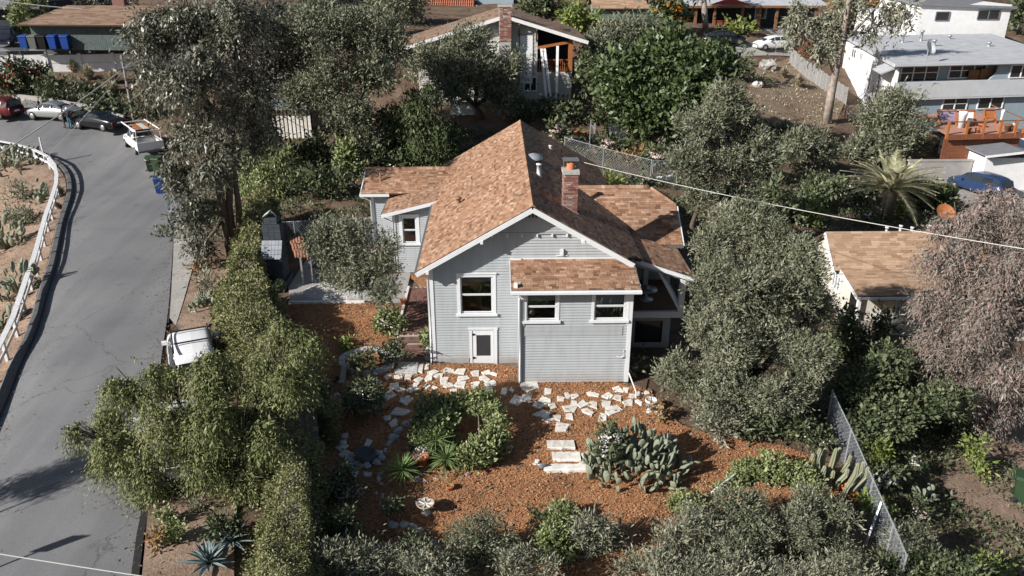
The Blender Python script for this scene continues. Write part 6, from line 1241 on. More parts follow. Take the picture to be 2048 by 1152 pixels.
# --- low house with a dark porch
def porch_house():
    Y = 96.5; t = thing('porch_house', 'dark brown bungalow with long white edged porch roof and red rail', 'house', (30, Y, 6.4)); z = 6.5
    MB().box(22.5, 38, Y+2.5, Y+9, 5.5, 9.6).build('wall', M['darkwall'], t); MB().box(22, 38, Y-.2, Y+2.6, 5.4, 6.55).build('porch_floor', M['greyboard'], t)
    MB().slab([(22,Y-.6,9.2),(38.5,Y-.6,9.2),(38.5,Y+3,9.75),(22,Y+3,9.75)], .15).build('porch_roof', M['flatroof'], t); MB().bar((22,Y-.62,9.1),(38.5,Y-.62,9.1),.08,.25).build('beam', M['wood'], t)
    for x in (23.2, 25.4, 28.6, 30.6, 32.6, 34.6, 37.2): MB().box(x-.14,x+.14,Y-.3,Y,6.5,9.0).build('porch_post', M['wood'], t)
    for k in range(15): x = 25.6+.2*k; MB().box(x,x+.14,Y-.2,Y-.14,6.6,7.5).build('rail_board', M['redrail'], t)
    MB().bar((25.4,Y-.17,7.55),(28.6,Y-.17,7.55),.1).build('hand_rail', M['redrail'], t); far_roof(t, [(21.5,Y+2.8,9.6),(39,Y+2.8,9.6),(39,Y+7,11.2),(21.5,Y+7,11.2)], X, Vector((0,4.2,1.6)), m='brickroof'); MB().slab([(24.6,Y-.4,9.3),(27,Y-.4,10.1),(29.4,Y-.4,9.3)], .15).build('gable', M['redrail'], t)
    simple_window(t, (30.9,Y+2.5,7.6), X, 1.3, 1.2, (0,-1,0), M['cream'], 0); MB().box(21,38.5,Y-2.2,Y-1.6,4.9,6.2).build('retaining_wall', M['concrete'], t)
M['brickroof'] = mat_pieces('red_roof', [(.14,.06,.045),(.2,.09,.07)], .95, .12, 20, .2)
porch_house()
def sage_house():
    Y = 96; t = thing('sage_house', 'sage green house with tan roof behind the feathery shrub', 'house', (16, Y, 6)); MB().box(11.8, 21, Y, Y+7, 4, 9.0).build('wall', M['sagewall'], t)
    for k in range(16): MB().box(11.78,21.02,Y-.03,Y,6.6+.15*k,6.62+.15*k).build('siding_lap', M['darkwall'], t)
    far_roof(t, [(11.2,Y-.5,8.95),(21.5,Y-.5,8.95),(21.5,Y+4,10.6),(11.2,Y+4,10.6)], X, Vector((0,4.5,1.65)), 'pinkshingle'); MB().slab([(11.2,Y+8,8.9),(21.5,Y+8,8.9),(21.5,Y+4,10.6),(11.2,Y+4,10.6)][::-1], .1).build('rear_roof', M['deck'], t)
sage_house()
def tile_house():
    Y = 108; t = thing('tile_roof_house', 'white house with red clay tile roof at the top edge', 'house', (-6, Y, 6)); MB().box(-9.2, -2.2, Y, Y+7, 4.5, 8.5).build('wall', M['stucco'], t); MB().box(-2.2, 2.5, Y+2, Y+8, 4.5, 9.4).build('wing', M['bluewall'], t)
    MB().slab([(-9.8,Y-.6,8.35),(-2.6,Y-.6,8.35),(-2.6,Y+3.5,9.9),(-9.8,Y+3.5,9.9)], .12).build('roof_deck', M['deck'], t); r = thing
    for k in range(26):
        for j in range(5): a = Vector((-9.7+.28*k, Y-.62+.84*j, 8.37+.317*j)); MB().tube([a, a + Vector((0,.9,.34))], [.15,.12], 7).build('roof_tile', M['tile'], t, True)
    simple_window(t, (-8,Y,6.6), X, 1.4, 1.4, (0,-1,0), M['gutter'], 0)
tile_house()
def wood_garage():
    t = thing('wooden_garage', 'long low garage with grey green vertical boards and brown roof', 'garage', (-37, 76, UZ)); p0 = Vector((-42.0,76.4,0)); p1 = Vector((-30.5,75.4,0)); d = (p1-p0).normalized(); n = Vector((-d.y, d.x, 0)); L = (p1-p0).length; k = int(L/.19)
    for i in range(k): a = p0 + d*(L*i/k); q = p0 + d*(L*(i+.94)/k); MB().bar(a + Zv*(UZ+1.05), q + Zv*(UZ+1.05), .06+.01*(i % 2), 2.3).build('board', M['greenwall'], t)
    MB().slab([p0+Zv*UZ+n*.1, p0+n*7+Zv*UZ, p0+n*7+Zv*(UZ+2.2), p0+n*.1+Zv*(UZ+2.2)], .1).build('side_wall', M['greenwall'], t); e0 = p0 - d*.7 - n*.9; e1 = p1 + d*.5 - n*.9; z = UZ+2.15
    far_roof(t, [e0+Zv*z, e1+Zv*z, e1+n*5+Zv*(z+1.3), e0+n*5+Zv*(z+1.3)+d*2], d, n*5+Zv*1.3); MB().slab([e0+n*5+Zv*(z+1.3)+d*2, e1+n*5+Zv*(z+1.3), e1+n*9+Zv*(z-.2), e0+n*9+Zv*(z-.2)], .12).build('rear_roof', M['deck'], t)
    c = p0 + d*6.3 + n*4.6; MB().box(c.x-.55,c.x+.55,c.y-.4,c.y+.4,z+.6,z+2.9).build('chimney', M['brick'], t)
    b = thing('navy_house', 'dark navy house with white trimmed window at the top left corner', 'house', (-47, 82, UZ)); MB().box(-53,-44.6,83,90,6,10.4).build('wall', M['darkwall'], b); MB().bar((-44.55,82.95,6),(-44.55,82.95,10),.2).build('corner_board', M['bluewall'], b); simple_window(b, (-46.6,83,8.2), X, .9, 1.2, (0,-1,0), M['bluewall'], 0); MB().slab([(-53.5,82,10.1),(-43.8,82,10.1),(-45.5,87,11.6),(-53.5,87,11.6)], .2).build('roof', M['greyroof'], b)
wood_garage()
def shed():
    Y = 59.5; t = thing('plank_shed', 'weathered plank shed with bare sheet roof under the olive', 'shed', (-15, Y, 2.3)); 
    for i in range(12): x = -17.1+.29*i; MB().box(x,x+.2,Y,Y+.05,2.0,4.55).build('plank', M['stone'], t)
    MB().box(-17.1,-13.6,Y+.06,Y+.1,2.0,4.5).build('back_panel', M['darkwall'], t); MB().slab([(-17.5,Y-.5,4.6),(-13.3,Y-.5,4.6),(-13.3,Y+2.6,4.9),(-17.5,Y+2.6,4.9)], .06).build('roof', M['metal'], t); MB().box(-17.1,-13.6,Y+2.3,Y+2.4,2.0,4.6).build('back_wall', M['greyboard'], t)
    w_ = thing('pink_wall', 'faded pink garden wall glimpsed between the tree crowns', 'wall', (-20, 70, 4)); MB().box(-24,-15,72,72.3,3,7.2).build('wall_face', M['pinkwall'], w_); MB().box(-24.1,-14.9,71.95,72.35,7.2,7.35).build('coping', M['concrete'], w_)
M['pinkwall'] = mat('pink_stucco', (.45,.32,.29), .9, .15, 2)
shed()
# --- tan house on the right
def tan_house():
    t = thing('tan_house', 'tan stucco house with speckled shingle roof below the orange dish', 'house', (20, 36, -2)); rz, ez = 2.2, .45; x0 = 16.75; yr = 38.0; ye = 35.6; x1 = 29
    s = (rz-.75)/(yr-36.3)
    far_roof(t, [(x0,36.3,.75),(x1,36.3,.75),(x1,yr,rz),(x0,yr,rz)], X, Vector((0,1,s)), 'pinkshingle', .14, .5); far_roof(t, [(x0+.35,34.2,.3),(x1,34.2,.3),(x1,36.35,.8),(x0+.35,36.35,.8)], X, Vector((0,2.15,.5)), 'pinkshingle', .14, .5)
    MB().slab([(x0,yr,rz),(x1,yr,rz),(x1,41,.3),(x0,41,.3)], .1).build('rear_roof', M['deck'], t)
    MB().bar((x0-.03,36.25,.66),(x0-.03,yr,rz-.08),.06,.16).build('bargeboard', M['white'], t); MB().bar((x0+.32,34.15,.22),(x0+.32,36.3,.72),.06,.14).build('bargeboard', M['white'], t); MB().bar((x0+.3,34.14,.2),(x1,34.14,.2),.08,.12).build('gutter', M['trim'], t)
    MB().add([(17.1,34.9,-2.6),(17.1,41,-2.6),(17.1,41,.3),(17.1,38.0,2.0),(17.1,36.3,.6),(17.1,34.9,.3)], [(0,5,4,3,2,1)]).build('gable_wall', M['tan'], t); simple_window(t, (17.08,36.9,-.3), (0,-1,0), .9, .8, (-1,0,0), bars=2)
    MB().box(17.15,19.2,35.6,35.7,-2.6,.3).build('porch_wall', M['tan'], t); MB().box(17.3,17.45,34.4,34.55,-2.5,.2).build('porch_post', M['white'], t)
    for k in range(13): MB().box(19.2,24,34.42,34.5-.006*(k % 2),-2.55+.215*k,-2.55+.215*k+.207).build('siding_board', M['tanboard'], t)
    MB().box(19.12,19.22,34.4,35.6,-2.6,.3).build('side_wall', M['tan'], t); MB().box(24,29,34.5,34.6,-2.6,.3).build('front_wall', M['tan'], t)
    r = MB(); 
    for k in range(9): r.bar((17.7+.17*k,34.5,-2.2),(17.7+.17*k,34.5,-1.2),.04)
    r.bar((17.5,34.5,-1.2),(19.2,34.5,-1.2),.06); r.build('porch_rail', M['greyboard'], t); MB().box(17,19.2,34.3,36,-2.7,-2.25).build('porch_floor', M['concrete'], t)
    for x, h in ((19.9,.22),(20.6,.3),(21.2,.2),(22.1,.3)): MB().lathe((x,yr+.05,rz-.05), [(.07,0),(.07,h),(.1,h),(.1,h+.06),(0,h+.06)], 8).build('vent_pipe', M['trim'], t, True)
    d = thing('roof_dish', 'rusty orange satellite dish on a tripod on the tan house ridge', 'satellite dish', (22.6, yr, rz))
    for a in (0, 2.1, 4.2): MB().bar((.4*math.cos(a),.4*math.sin(a),-.15),(0,0,.75),.05).build('leg', M['metal'], d, False, True)
    MB().lathe((0,0,0), [(0,0),(.25,.04),(.44,.14),(.46,.15)], 18).xform(Matrix.Translation((0,-.08,.98)) @ Matrix.Rotation(.75,4,'X')).build('dish', M['orange'], d, True, True); MB().bar((0,-.1,.95),(.05,-.5,1.25),.05).build('feed_arm', M['metal'], d, False, True)
tan_house()
def white_garage():
    t = thing('white_garage', 'white garage with grey gabled roof at the right edge', 'garage', (40, 60, -2)); MB().box(37.6,46,59.2,66,-3,.6).build('wall', M['stucco'], t); MB().slab([(37.2,58.6,.95),(40.2,58.6,1.25),(40.2,66.5,1.25),(37.2,66.5,.95)], .12).build('roof', M['greyroof'], t); MB().slab([(40.2,58.6,1.25),(47,58.6,-.6),(47,66.5,-.6),(40.2,66.5,1.25)], .12).build('roof', M['greyroof'], t)
    MB().bar((37.1,58.55,.85),(40.2,58.55,1.2),.08,.16).build('bargeboard', M['white'], t); MB().bar((40.2,58.55,1.2),(47,58.55,-.65),.08,.16).build('bargeboard', M['white'], t); w_ = thing('block_wall', 'bare grey retaining wall beside the blue estate car', 'wall', (33,61,-2)); MB().box(32.5,37.5,60.6,60.9,-3,0).build('wall_face', M['concrete'], w_); MB().box(32.4,37.6,60.55,60.95,0,.1).build('coping', M['concrete'], w_)
white_garage()
# --- outdoor fireplace
M['oldtile'] = mat_pieces('old_clay_tile', [(.25,.12,.075),(.33,.17,.11),(.29,.14,.09)], .9, .15, 20, .2)
def fireplace():
    cx, y0 = -10.6, 35.2; t = thing('outdoor_fireplace', 'tall dark painted brick outdoor fireplace with grey tiled shoulder', 'fireplace', (cx, y0, .6)); bm = MB().box(-.5,.5,-.5,.5,-.5,.5).mesh('brick', M['darkbrick']); l0 = Vector(t.location)
    def block(nm, x0, x1, ya, yb, z0, z1):
        c = MB().box(x0+.02,x1-.02,ya+.02,yb-.02,z0,z1-.005).build(nm, M['mortardark'], t); j = 0; z = z0+.045
        while z < z1-.02:
            n = max(2, int((x1-x0)/.22)); 
            for i in range(n): L = (x1-x0)/n; o = link('brick', bm, c, Vector((x0+L*(i+.5), ya+.03, z)) - l0); o.scale = (L-.012,.07,.075)
            n = 3
            for i in range(n): L = (yb-ya-.08)/n; o = link('brick', bm, c, Vector((x1-.03, ya+.08+L*(i+.5), z)) - l0); o.scale = (.07,L-.012,.075)
            z += .09; j += 1
    block('hearth', cx-.65, cx+.65, y0-.7, y0+1.0, .4, .95); block('firebox', cx-.5, cx+.5, y0, y0+1.0, .95, 2.0); block('stack', cx-.42, cx+.42, y0+.55, y0+1.1, 2.7, 3.55); block('chimney_top', cx-.3, cx+.3, y0+.6, y0+1.05, 3.55, 3.85)
    MB().add([(cx-.5,y0-.02,2.0),(cx+.5,y0-.02,2.0),(cx+.5,y0+1.05,2.0),(cx-.5,y0+1.05,2.0),(cx-.45,y0+.55,2.75),(cx+.45,y0+.55,2.75),(cx+.45,y0+1.05,2.75),(cx-.45,y0+1.05,2.75)], [(0,1,5,4),(1,2,6,5),(2,3,7,6),(3,0,4,7)]).build('shoulder', M['mortardark'], t)
    for i in range(6):
        for j in range(4):
            f0, f1 = j/4, (j+.93)/4; xa, xb = cx-.48+.16*i, cx-.48+.16*(i+.93); g = lambda x, f: Vector((x, y0-.03+.57*f, 2.01+.75*f)); MB().slab([g(xa,f0), g(xb,f0), g(xb,f1), g(xa,f1)], -.03).build('tile', M['slate'], t)
    for s in (-1, 1): MB().bar((cx+s*.25, y0+.85, 3.85), (cx+s*.02, y0+.85, 4.1), .05).build('hood_frame', M['metal'], t)
    MB().slab([(cx-.05,y0+.6,4.12),(cx-.05,y0+1.1,4.12),(cx-.35,y0+1.1,3.9),(cx-.35,y0+.6,3.9)], .02).build('hood', M['flatroof'], t)
    b = thing('tile_awning', 'small pitched roof of clay tiles beside the dark fireplace', 'awning', (cx+1.3, y0+.8, .6)); 
    for i in range(5):
        for j in range(3): p = Vector((cx+.75+.14*i+.15*j, y0+1.0-.3*j, 2.75-.22*j)); MB().tube([p, p+Vector((.12,-.32,-.24))], [.075,.085], 6).build('roof_tile', M['oldtile'], b, True)
    for x, y in ((cx+1.35, y0+.1), (cx+1.75, y0+.3)): MB().bar((x,y,.6),(x,y,2.1),.08).build('post', M['greyboard'], b)
    MB().bar((cx+1.2,y0+.1,2.1),(cx+1.8,y0+.25,2.1),.08).build('beam', M['greyboard'], b)
M['mortardark'] = mat('dark_mortar', (.035,.04,.05), .9, .15, 8)
fireplace()
# --- fences
def chain_fence(label, pts, h, pitch=.11, gate=False, r=.03, lean=0., group='chain link fences', post=True, wr=.008):
    """pts: ground places (x, y)"""
    P = [Vector((x, y, gz(x, y))) for x, y in pts]; t = thing('chain_link_fence', label, 'fence', P[0], group); wv = MB()
    for a, b in zip(P[:-1], P[1:]):
        L = (b-a).length; n = int(L/pitch); d = (b-a)/L; k = h/pitch
        for i in range(-int(k), n+1):
            for sg in (1, -1):
                s0, s1 = i*pitch, i*pitch + h; z0, z1 = (0, h) if sg > 0 else (h, 0)
                if s0 < 0: z0 += (-s0)*sg; s0 = 0
                if s1 > L: z1 -= (s1-L)*sg; s1 = L
                if s1 - s0 < .05: continue
                wv.bar(a + d*s0 + Zv*z0, a + d*s1 + Zv*z1, wr)
        MB().tube([a+Zv*h, b+Zv*h], r*.8, 6).build('top_rail', M['metal'], t)
    wv.build('mesh', M['wire'], t)
    for p in P: MB().tube([p-Zv*.2, p+Zv*(h+.05)], r, 7).build('post', M['metal'], t)
    return t
def GP(*L): return [tuple(G(u, v)[:2]) for u, v in L]
RF = [(12.05,24.6),(11.95,22.6),(11.8,20.4),(11.65,18.6),(11.5,17.4)]
f_ = chain_fence('chain link fence with brace running down the right side of the garden', RF, 1.5, .15, wr=.009)
MB().bar((11.75,19.6,gz(11.75,19.6)+1.4),(11.3,19.2,gz(11.3,19.2)),.06).build('brace', M['metal'], f_)
bf = [tuple(G(u, v)[:2]) for u, v in [(1128,322),(1205,345),(1300,370)]]
chain_fence('chain link fence across the back garden behind the right wing', bf, 1.7, .2, wr=.008)
chain_fence('chain link gate between back garden fence and leaning tree', GP((1303,371),(1352,372)), 1.7, .16)
chain_fence('chain link fence corner glimpsed behind the huge olive', GP((1478,365),(1505,385)), 2.0, .14, wr=.012)
chain_fence('chain link gate left of the house wing', [(-8.2,39.6),(-7.0,39.6)], 1.7, .14); chain_fence('chain link fence running left from the gate to the fireplace', [(-13,40.2),(-10.6,39.9),(-8.35,39.6)], 1.7, .14)
chain_fence('chain link panel right of the gate against the wing corner', [(-6.85,39.6),(-6.45,39.6)], 1.7, .14)
def white_fence():
    L = [(-40,268),(0,289),(34,300),(62,312),(96,335),(110,375),(103,430),(88,465),(78,500),(70,545),(52,598),(33,650),(5,708),(-30,790),(-80,900),(-140,1040)]
    P = []
    for (u, v) in L:
        p = G(u, v); 
        # posts stand behind the kerb: walk out from the road edge
        P.append(p)
    RE = offset_line(RLs, .85); P = []; acc = 9
    for a, b in zip(RE[:-1], RE[1:]):
        n = 8
        for i in range(n):
            q = a + (b-a)*i/n; acc += np.linalg.norm(b-a)/n
            if acc > 2.3: P.append(Vector((q[0], q[1], gz(q[0], q[1])))); acc = 0
    t = thing('white_rail_fence', 'weathered white two rail wooden fence along the left kerb', 'fence', P[len(P)//2])
    for i, p in enumerate(P): b = MB().bar(p - Zv*.6, p + Zv*1.0, .13, .13, (0,1,0)); b.build('post', M['fencewhite'], t)
    for a, b in zip(P[:-1], P[1:]):
        MB().bar(a + Zv*1.02, b + Zv*1.02, .24, .06).build('top_rail', M['fencewhite'], t); MB().bar(a + Zv*.5, b + Zv*.5, .05, .16).build('lower_rail', M['fencewhite'], t)
white_fence()
M['fenceboard'] = mat_pieces('fence_board', [(.2,.195,.19),(.3,.295,.29),(.25,.24,.235),(.34,.33,.32)], .95, .2, 12, .3)
def board_fence():
    t = None; A, B = G(1578,128), G(1692,212); t = thing('board_fence', 'tall grey board fence along the dry slope', 'fence', A); d = B-A; n = 44
    for i in range(n): p = A + d*(i/n); q = A + d*((i+.88)/n); z = gz(p.x, p.y); h = 1.75+.04*math.sin(i*2.1); MB().bar((p.x,p.y,z+h/2-.1),(q.x,q.y,z+h/2-.1),.03,h).build('board', M['fenceboard'], t)
    r = thing('slat_gate', 'reddish brown horizontal slat gate behind the white hatchback', 'gate', G(1600,118)); a, b = G(1585,112), G(1632,122)
    for k in range(11): MB().bar(a + Zv*(.2+.19*k), b + Zv*(.2+.19*k), .03, .17).build('slat', M['redwood'], r)
    for p in (a, b): MB().bar(p, p+Zv*2.3, .1).build('post', M['wood'], r)
board_fence()
def low_wall():
    L = [(30,205),(110,212),(190,228),(250,245)]; P = [G(*q) for q in L]; t = thing('kerb_wall', 'low concrete retaining kerb behind the parked sedans', 'wall', P[0])
    for a, b in zip(P[:-1], P[1:]): MB().bar(a + Zv*.25, b + Zv*.25, .2, .7).build('wall_section', M['concrete'], t)
low_wall()
# trellis, poles, dead wood in the back garden
tr_ = thing('trellis_panel', 'dark slatted wooden panel in the back garden', 'trellis', G(1232,283)); b = G(1232,283)
for k in range(9): MB().box(b.x-.65+.15*k, b.x-.65+.15*k+.1, b.y, b.y+.04, b.z, b.z+1.25).build('slat', M['darkwall'], tr_)
for i, (u, v, u2, v2, w_, lab, m) in enumerate([(1178,297,1182,240,.07,'leftmost thin grey pole standing in the back garden','greyboard'),(1186,290,1190,247,.14,'thick grey wooden post in the back garden','greyboard'),(1212,290,1183,250,.1,'slanting grey timber between the back garden posts','greyboard'),(1240,270,1248,240,.07,'leaning metal pole by the dark trellis panel','metal'),(1328,305,1323,272,.1,'orange tan stake among the back blossoms','orange'),(1184,297,1165,272,.06,'pale leaning stick left of the back garden posts','fencewhite'),(1296,335,1283,318,.06,'short pale stick by the back chain fence','fencewhite')]):
    a = G(u, v); q = aty(u2, v2, a.y); tag(MB().bar(a - Zv*.1, Vector(q), w_).build('garden_pole', M[m]), lab, 'pole', 'poles in the back garden')

wb = thing('white_board', 'white painted board standing under the spreading tree', 'board', G(925,232)); _b = G(925,232)
MB().slab([(_b.x-.95,_b.y,_b.z),(_b.x+.95,_b.y-.2,_b.z),(_b.x+.95,_b.y+.1,_b.z+.95),(_b.x-.95,_b.y+.3,_b.z+1.0)], .04).build('panel', M['lightwall'], wb)
for q in (-.8, .8): MB().bar((_b.x+q,_b.y+.05,_b.z-.1),(_b.x+q,_b.y+.35,_b.z+.95),.06).build('batten', M['greyboard'], wb)
# ================================================================== VEHICLES, PEOPLE, BINS, POTS, CABLES
def paint(n, c, metal=.3, rough=.28): M[n] = mat(n, c, rough, .03, 1, metal=metal, spec=.4, coat=.15)
paint('carwhite', (.78,.78,.78), 0, .3); paint('carsilver', (.42,.44,.46), .6); paint('carblack', (.008,.01,.014), 0, .22); paint('carblue', (.03,.06,.14), .3); paint('carred', (.12,.015,.02), .2); paint('cargrey', (.28,.3,.33), .5); paint('cardark', (.03,.033,.05), .3)
M['lampred'] = mat('lamp_red', (.4,.02,.015), .3, 0); M['lampclear'] = mat('lamp_clear', (.6,.62,.65), .15, 0, spec=.7); M['rim'] = mat('wheel_rim', (.4,.41,.42), .35, 0, metal=.7)
KIND = dict(  # length, width, and stations: x, sill z, belt z, roof z, width factor, roof width factor
 sedan=(4.5,1.76,[(-2.25,.35,.75,.78,.82,.7),(-2.05,.22,.9,.95,.95,.75),(-1.3,.2,.96,1.0,1,.78),(-.85,.2,.97,1.22,1,.68),(-.35,.2,.96,1.42,1,.66),(.35,.2,.95,1.44,1,.68),(.8,.2,.93,1.25,1,.7),(1.25,.2,.92,.97,1,.78),(1.9,.22,.82,.86,.95,.74),(2.25,.32,.62,.66,.78,.66)],(2,7)),
 suv=(4.6,1.86,[(-2.3,.4,.9,1.0,.86,.74),(-2.15,.28,1.0,1.5,.96,.7),(-1.6,.25,1.04,1.66,1,.72),(-.6,.25,1.04,1.7,1,.74),(.3,.25,1.03,1.68,1,.74),(.75,.25,1.02,1.5,1,.74),(1.3,.25,1.0,1.06,1,.8),(1.95,.28,.92,.97,.96,.78),(2.3,.36,.7,.76,.8,.7)],(1,6)),
 hatch=(4.4,1.74,[(-2.2,.4,.85,.95,.84,.7),(-2.05,.25,.95,1.1,.95,.72),(-1.3,.2,.98,1.38,1,.66),(-.4,.2,.97,1.47,1,.66),(.3,.2,.96,1.45,1,.68),(.95,.2,.94,1.2,1,.7),(1.5,.2,.9,.95,1,.78),(1.95,.22,.78,.82,.94,.74),(2.2,.32,.6,.64,.76,.64)],(1,6)),
 pickup=(5.3,1.85,[(-.55,.3,1.05,1.1,1,.8),(-.5,.3,1.06,1.68,1,.7),(.1,.3,1.06,1.74,1,.72),(.7,.3,1.05,1.7,1,.72),(1.25,.3,1.03,1.08,1,.8),(2.1,.3,.98,1.03,.97,.8),(2.6,.4,.75,.8,.86,.72)],(0,4)))
def car(name, label, kind, body, p, heading, group='cars parked along the roads', extra=None):
    """p: ground place; heading: direction of the nose, radians from +X; local x forward"""
    L, W, ST, (g0, g1) = KIND[kind]; t = thing(name, label, 'car' if kind != 'pickup' else 'truck', p, group, heading); hw = W/2; V = []; nr = 8
    for x, zs, zb, zr, wf, rf in ST:
        w_ = hw*wf; cab = zr - zb > .12; wr = hw*rf if cab else w_*.8
        half = [(0, zs), (w_*.9, zs), (w_, zs+.16), (w_*1.01, zs*.4+zb*.6), (w_*.97, zb), (wr, zr-.05 if cab else zb+(zr-zb)*.6), (wr*.86, zr), (0, zr+.02)]
        V.append([(x, y, z) for y, z in half])
    def strip(rows, cols, off=0.):
        b = MB()
        for s in (1, -1):
            for i in rows:
                for j in cols:
                    q = [V[i][j], V[i+1][j], V[i+1][j+1], V[i][j+1]]; q = [(a, c*s, z) for a, c, z in q]; b.add(q if s > 0 else q[::-1], [(0,1,2,3)])
        return b
    n = len(ST); bd = MB(); idx = {}
    for s in (1, -1):
        base = len(bd.v); bd.v += [(a, c*s, z) for row in V for a, c, z in row]
        for i in range(n-1):
            for j in range(nr-1): f = (base+i*nr+j, base+(i+1)*nr+j, base+(i+1)*nr+j+1, base+i*nr+j+1); bd.f.append(f if s > 0 else f[::-1])
        for i in (0, n-1): f = tuple(base+i*nr+j for j in range(nr)); bd.f.append(f if (i == 0) == (s < 0) else f[::-1])
    bo = bd.build('body', M[body], t, True, True); sub = bo.modifiers.new('round', 'SUBSURF'); sub.levels = sub.render_levels = 1
    # glass: side windows, windscreen and rear window lie just proud of the cabin
    def lerp(a, b, f): return tuple(a[k]+(b[k]-a[k])*f for k in range(3))
    roofs = [i for i in range(n) if ST[i][3]-ST[i][2] > .12]; i0, i1 = roofs[0], roofs[-1]
    for s in (1, -1):
        for i in range(i0, i1):
            a, b_, c, d = V[i][4], V[i+1][4], V[i+1][5], V[i][5]; q = [lerp(lerp(a,b_,.06),lerp(d,c,.06),.14), lerp(lerp(a,b_,.94),lerp(d,c,.94),.14), lerp(lerp(a,b_,.94),lerp(d,c,.94),.88), lerp(lerp(a,b_,.06),lerp(d,c,.06),.88)]
            q = [(x, (y+.012)*s, z) for x, y, z in q]; MB().add(q if s < 0 else q[::-1], [(0,1,2,3)]).build('side_window', M['farglass'], t, False, True)
    for i, j, nm in ((i0-1, i0, 'rear_window'), (i1+1, i1, 'windscreen')):
        if i < 0: continue
        lo = V[i]; hi = V[j]; yl, yh = lo[5][1]*.92, hi[6][1]*1.02; dx = -.02 if i < j else .02
        q = [(lo[6][0]*.9+hi[6][0]*.1+dx, -yl, lo[6][2]*.9+hi[6][2]*.1+.015), (lo[6][0]*.9+hi[6][0]*.1+dx, yl, lo[6][2]*.9+hi[6][2]*.1+.015), (lo[6][0]*.06+hi[6][0]*.94+dx, yh, lo[6][2]*.06+hi[6][2]*.94+.015), (lo[6][0]*.06+hi[6][0]*.94+dx, -yh, lo[6][2]*.06+hi[6][2]*.94+.015)]
        MB().add(q, [(0,1,2,3)] if i > j else [(3,2,1,0)]).build(nm, M['farglass'], t, False, True)
    for x in (-L*.29, L*.31):
        for s in (1, -1):
            wl = MB(); R0 = .34; prof = [(0,.09),(.2,.1),(.22,.085),(R0*.92,.09),(R0,.05),(R0,-.1),(0,-.1)]; wl.lathe((0,0,0), [(r, z) for r, z in prof], 18); wl.xform(Matrix.Translation((x, s*(hw-.06), R0)) @ Matrix.Rotation(-s*math.pi/2, 4, 'X')); w_ = wl.build('wheel', M['rubber'], t, True, True)
            rm_ = MB(); rm_.lathe((0,0,0), [(0,.115),(.06,.12),(.19,.105),(.21,.09)], 10); rm_.xform(Matrix.Translation((x, s*(hw-.06), R0)) @ Matrix.Rotation(-s*math.pi/2, 4, 'X')); rm_.build('rim', M['rim'], w_, True, True)
    xf, xb = ST[-1][0], ST[0][0]; zf = ST[-1][2]; zb = ST[0][2] if kind != 'pickup' else .9
    for s in (1, -1):
        MB().box(xf-.16, xf-.02, s*hw*.62-.17, s*hw*.62+.17, zf-.12, zf+.0).build('headlight', M['lampclear'], t, False, True)
        if kind != 'pickup': MB().box(xb+.0, xb+.16, s*hw*.66-.16, s*hw*.66+.16, zb-.16, zb+.02).build('tail_light', M['lampred'], t, False, True)
        MB().box(.75, .92, s*(hw+.0)-.02 if s > 0 else -hw-.16, s*hw+.16 if s > 0 else -hw+.02, .98, 1.1).build('mirror', M[body], t, False, True)
    if kind != 'pickup': MB().box(xb-.02, xb+.05, -.26, .26, .62, .74).build('number_plate', M['white'], t, False, True)
    if extra: extra(t)
    return t
def rack(t):
    MB().box(-2.65,-.58,-.92,.92,.45,.62).build('bed_floor', M['greyboard'], t, False, True)
    for s in (1, -1): MB().box(-2.65,-.56,s*.9-.04,s*.9+.04,.5,1.12).build('bed_side', M['carwhite'], t, False, True)
    MB().box(-2.68,-2.6,-.94,.94,.5,1.1).build('tailgate', M['carwhite'], t, False, True); MB().box(-2.72,-2.66,-.22,.22,.5,.62).build('number_plate', M['white'], t, False, True); MB().box(-2.78,-2.6,-.95,.95,.36,.48).build('bumper', M['gutter'], t, False, True)
    for s in (1, -1): MB().bar((-2.6,s*.85,1.95),(1.9,s*.85,1.95),.07).build('rack_rail', M['white'], t, False, True)
    for x in (-2.55,-.7,.4,1.85):
        MB().bar((x,-.85,1.9),(x,.85,1.9),.06).build('rack_bar', M['white'], t, False, True)
    for x in (-2.5,-.66): 
        for s in (1, -1): MB().bar((x,s*.88,1.05),(x,s*.85,1.95),.06).build('rack_post', M['white'], t, False, True)
    for k, m in enumerate(('orange','cream','orange')): MB().box(-2.2,.2,-.62+.42*k,-.24+.42*k,1.98,2.02).build('board', M[m], t, False, True)
def roofbars(t):
    for x in (-1.0,.1): MB().bar((x,-.62,1.78),(x,.62,1.78),.06,.04).build('roof_bar', M['black'], t, False, True)
    for s in (1, -1): MB().bar((-1.7,s*.66,1.74),(.5,s*.66,1.72),.05).build('roof_rail', M['black'], t, False, True)
def gp(u, v, dz=.05): p = G(u, v); p.z += dz; return p
def head(u0, v0, u1, v1): a, b = G(u0, v0), G(u1, v1); return math.atan2(b.y-a.y, b.x-a.x)
car('silver_sedan', 'silver sedan parked behind the standing people', 'sedan', 'carsilver', gp(112,240,.1), head(165,252,62,236))
car('black_sedan', 'black sedan parked between silver sedan and work truck', 'sedan', 'carblack', gp(202,263,.1), head(238,272,160,250))
car('work_truck', 'white pickup truck with a lumber rack at the bend', 'pickup', 'carwhite', gp(288,303,.1), head(312,330,262,275), extra=rack)
car('red_wagon', 'dark red estate car seen from behind at the left edge', 'suv', 'carred', gp(-8,238,.1), head(30,240,-60,226))
car('navy_jeep', 'dark blue four wheel drive facing the guardrail', 'suv', 'cardark', Vector((-45.5,78.5,UZ+.02)), R(-75))
car('white_suv', 'white car with roof bars parked nose up on the verge', 'suv', 'carwhite', gp(394,745,.05), head(402,790,386,700), extra=roofbars)
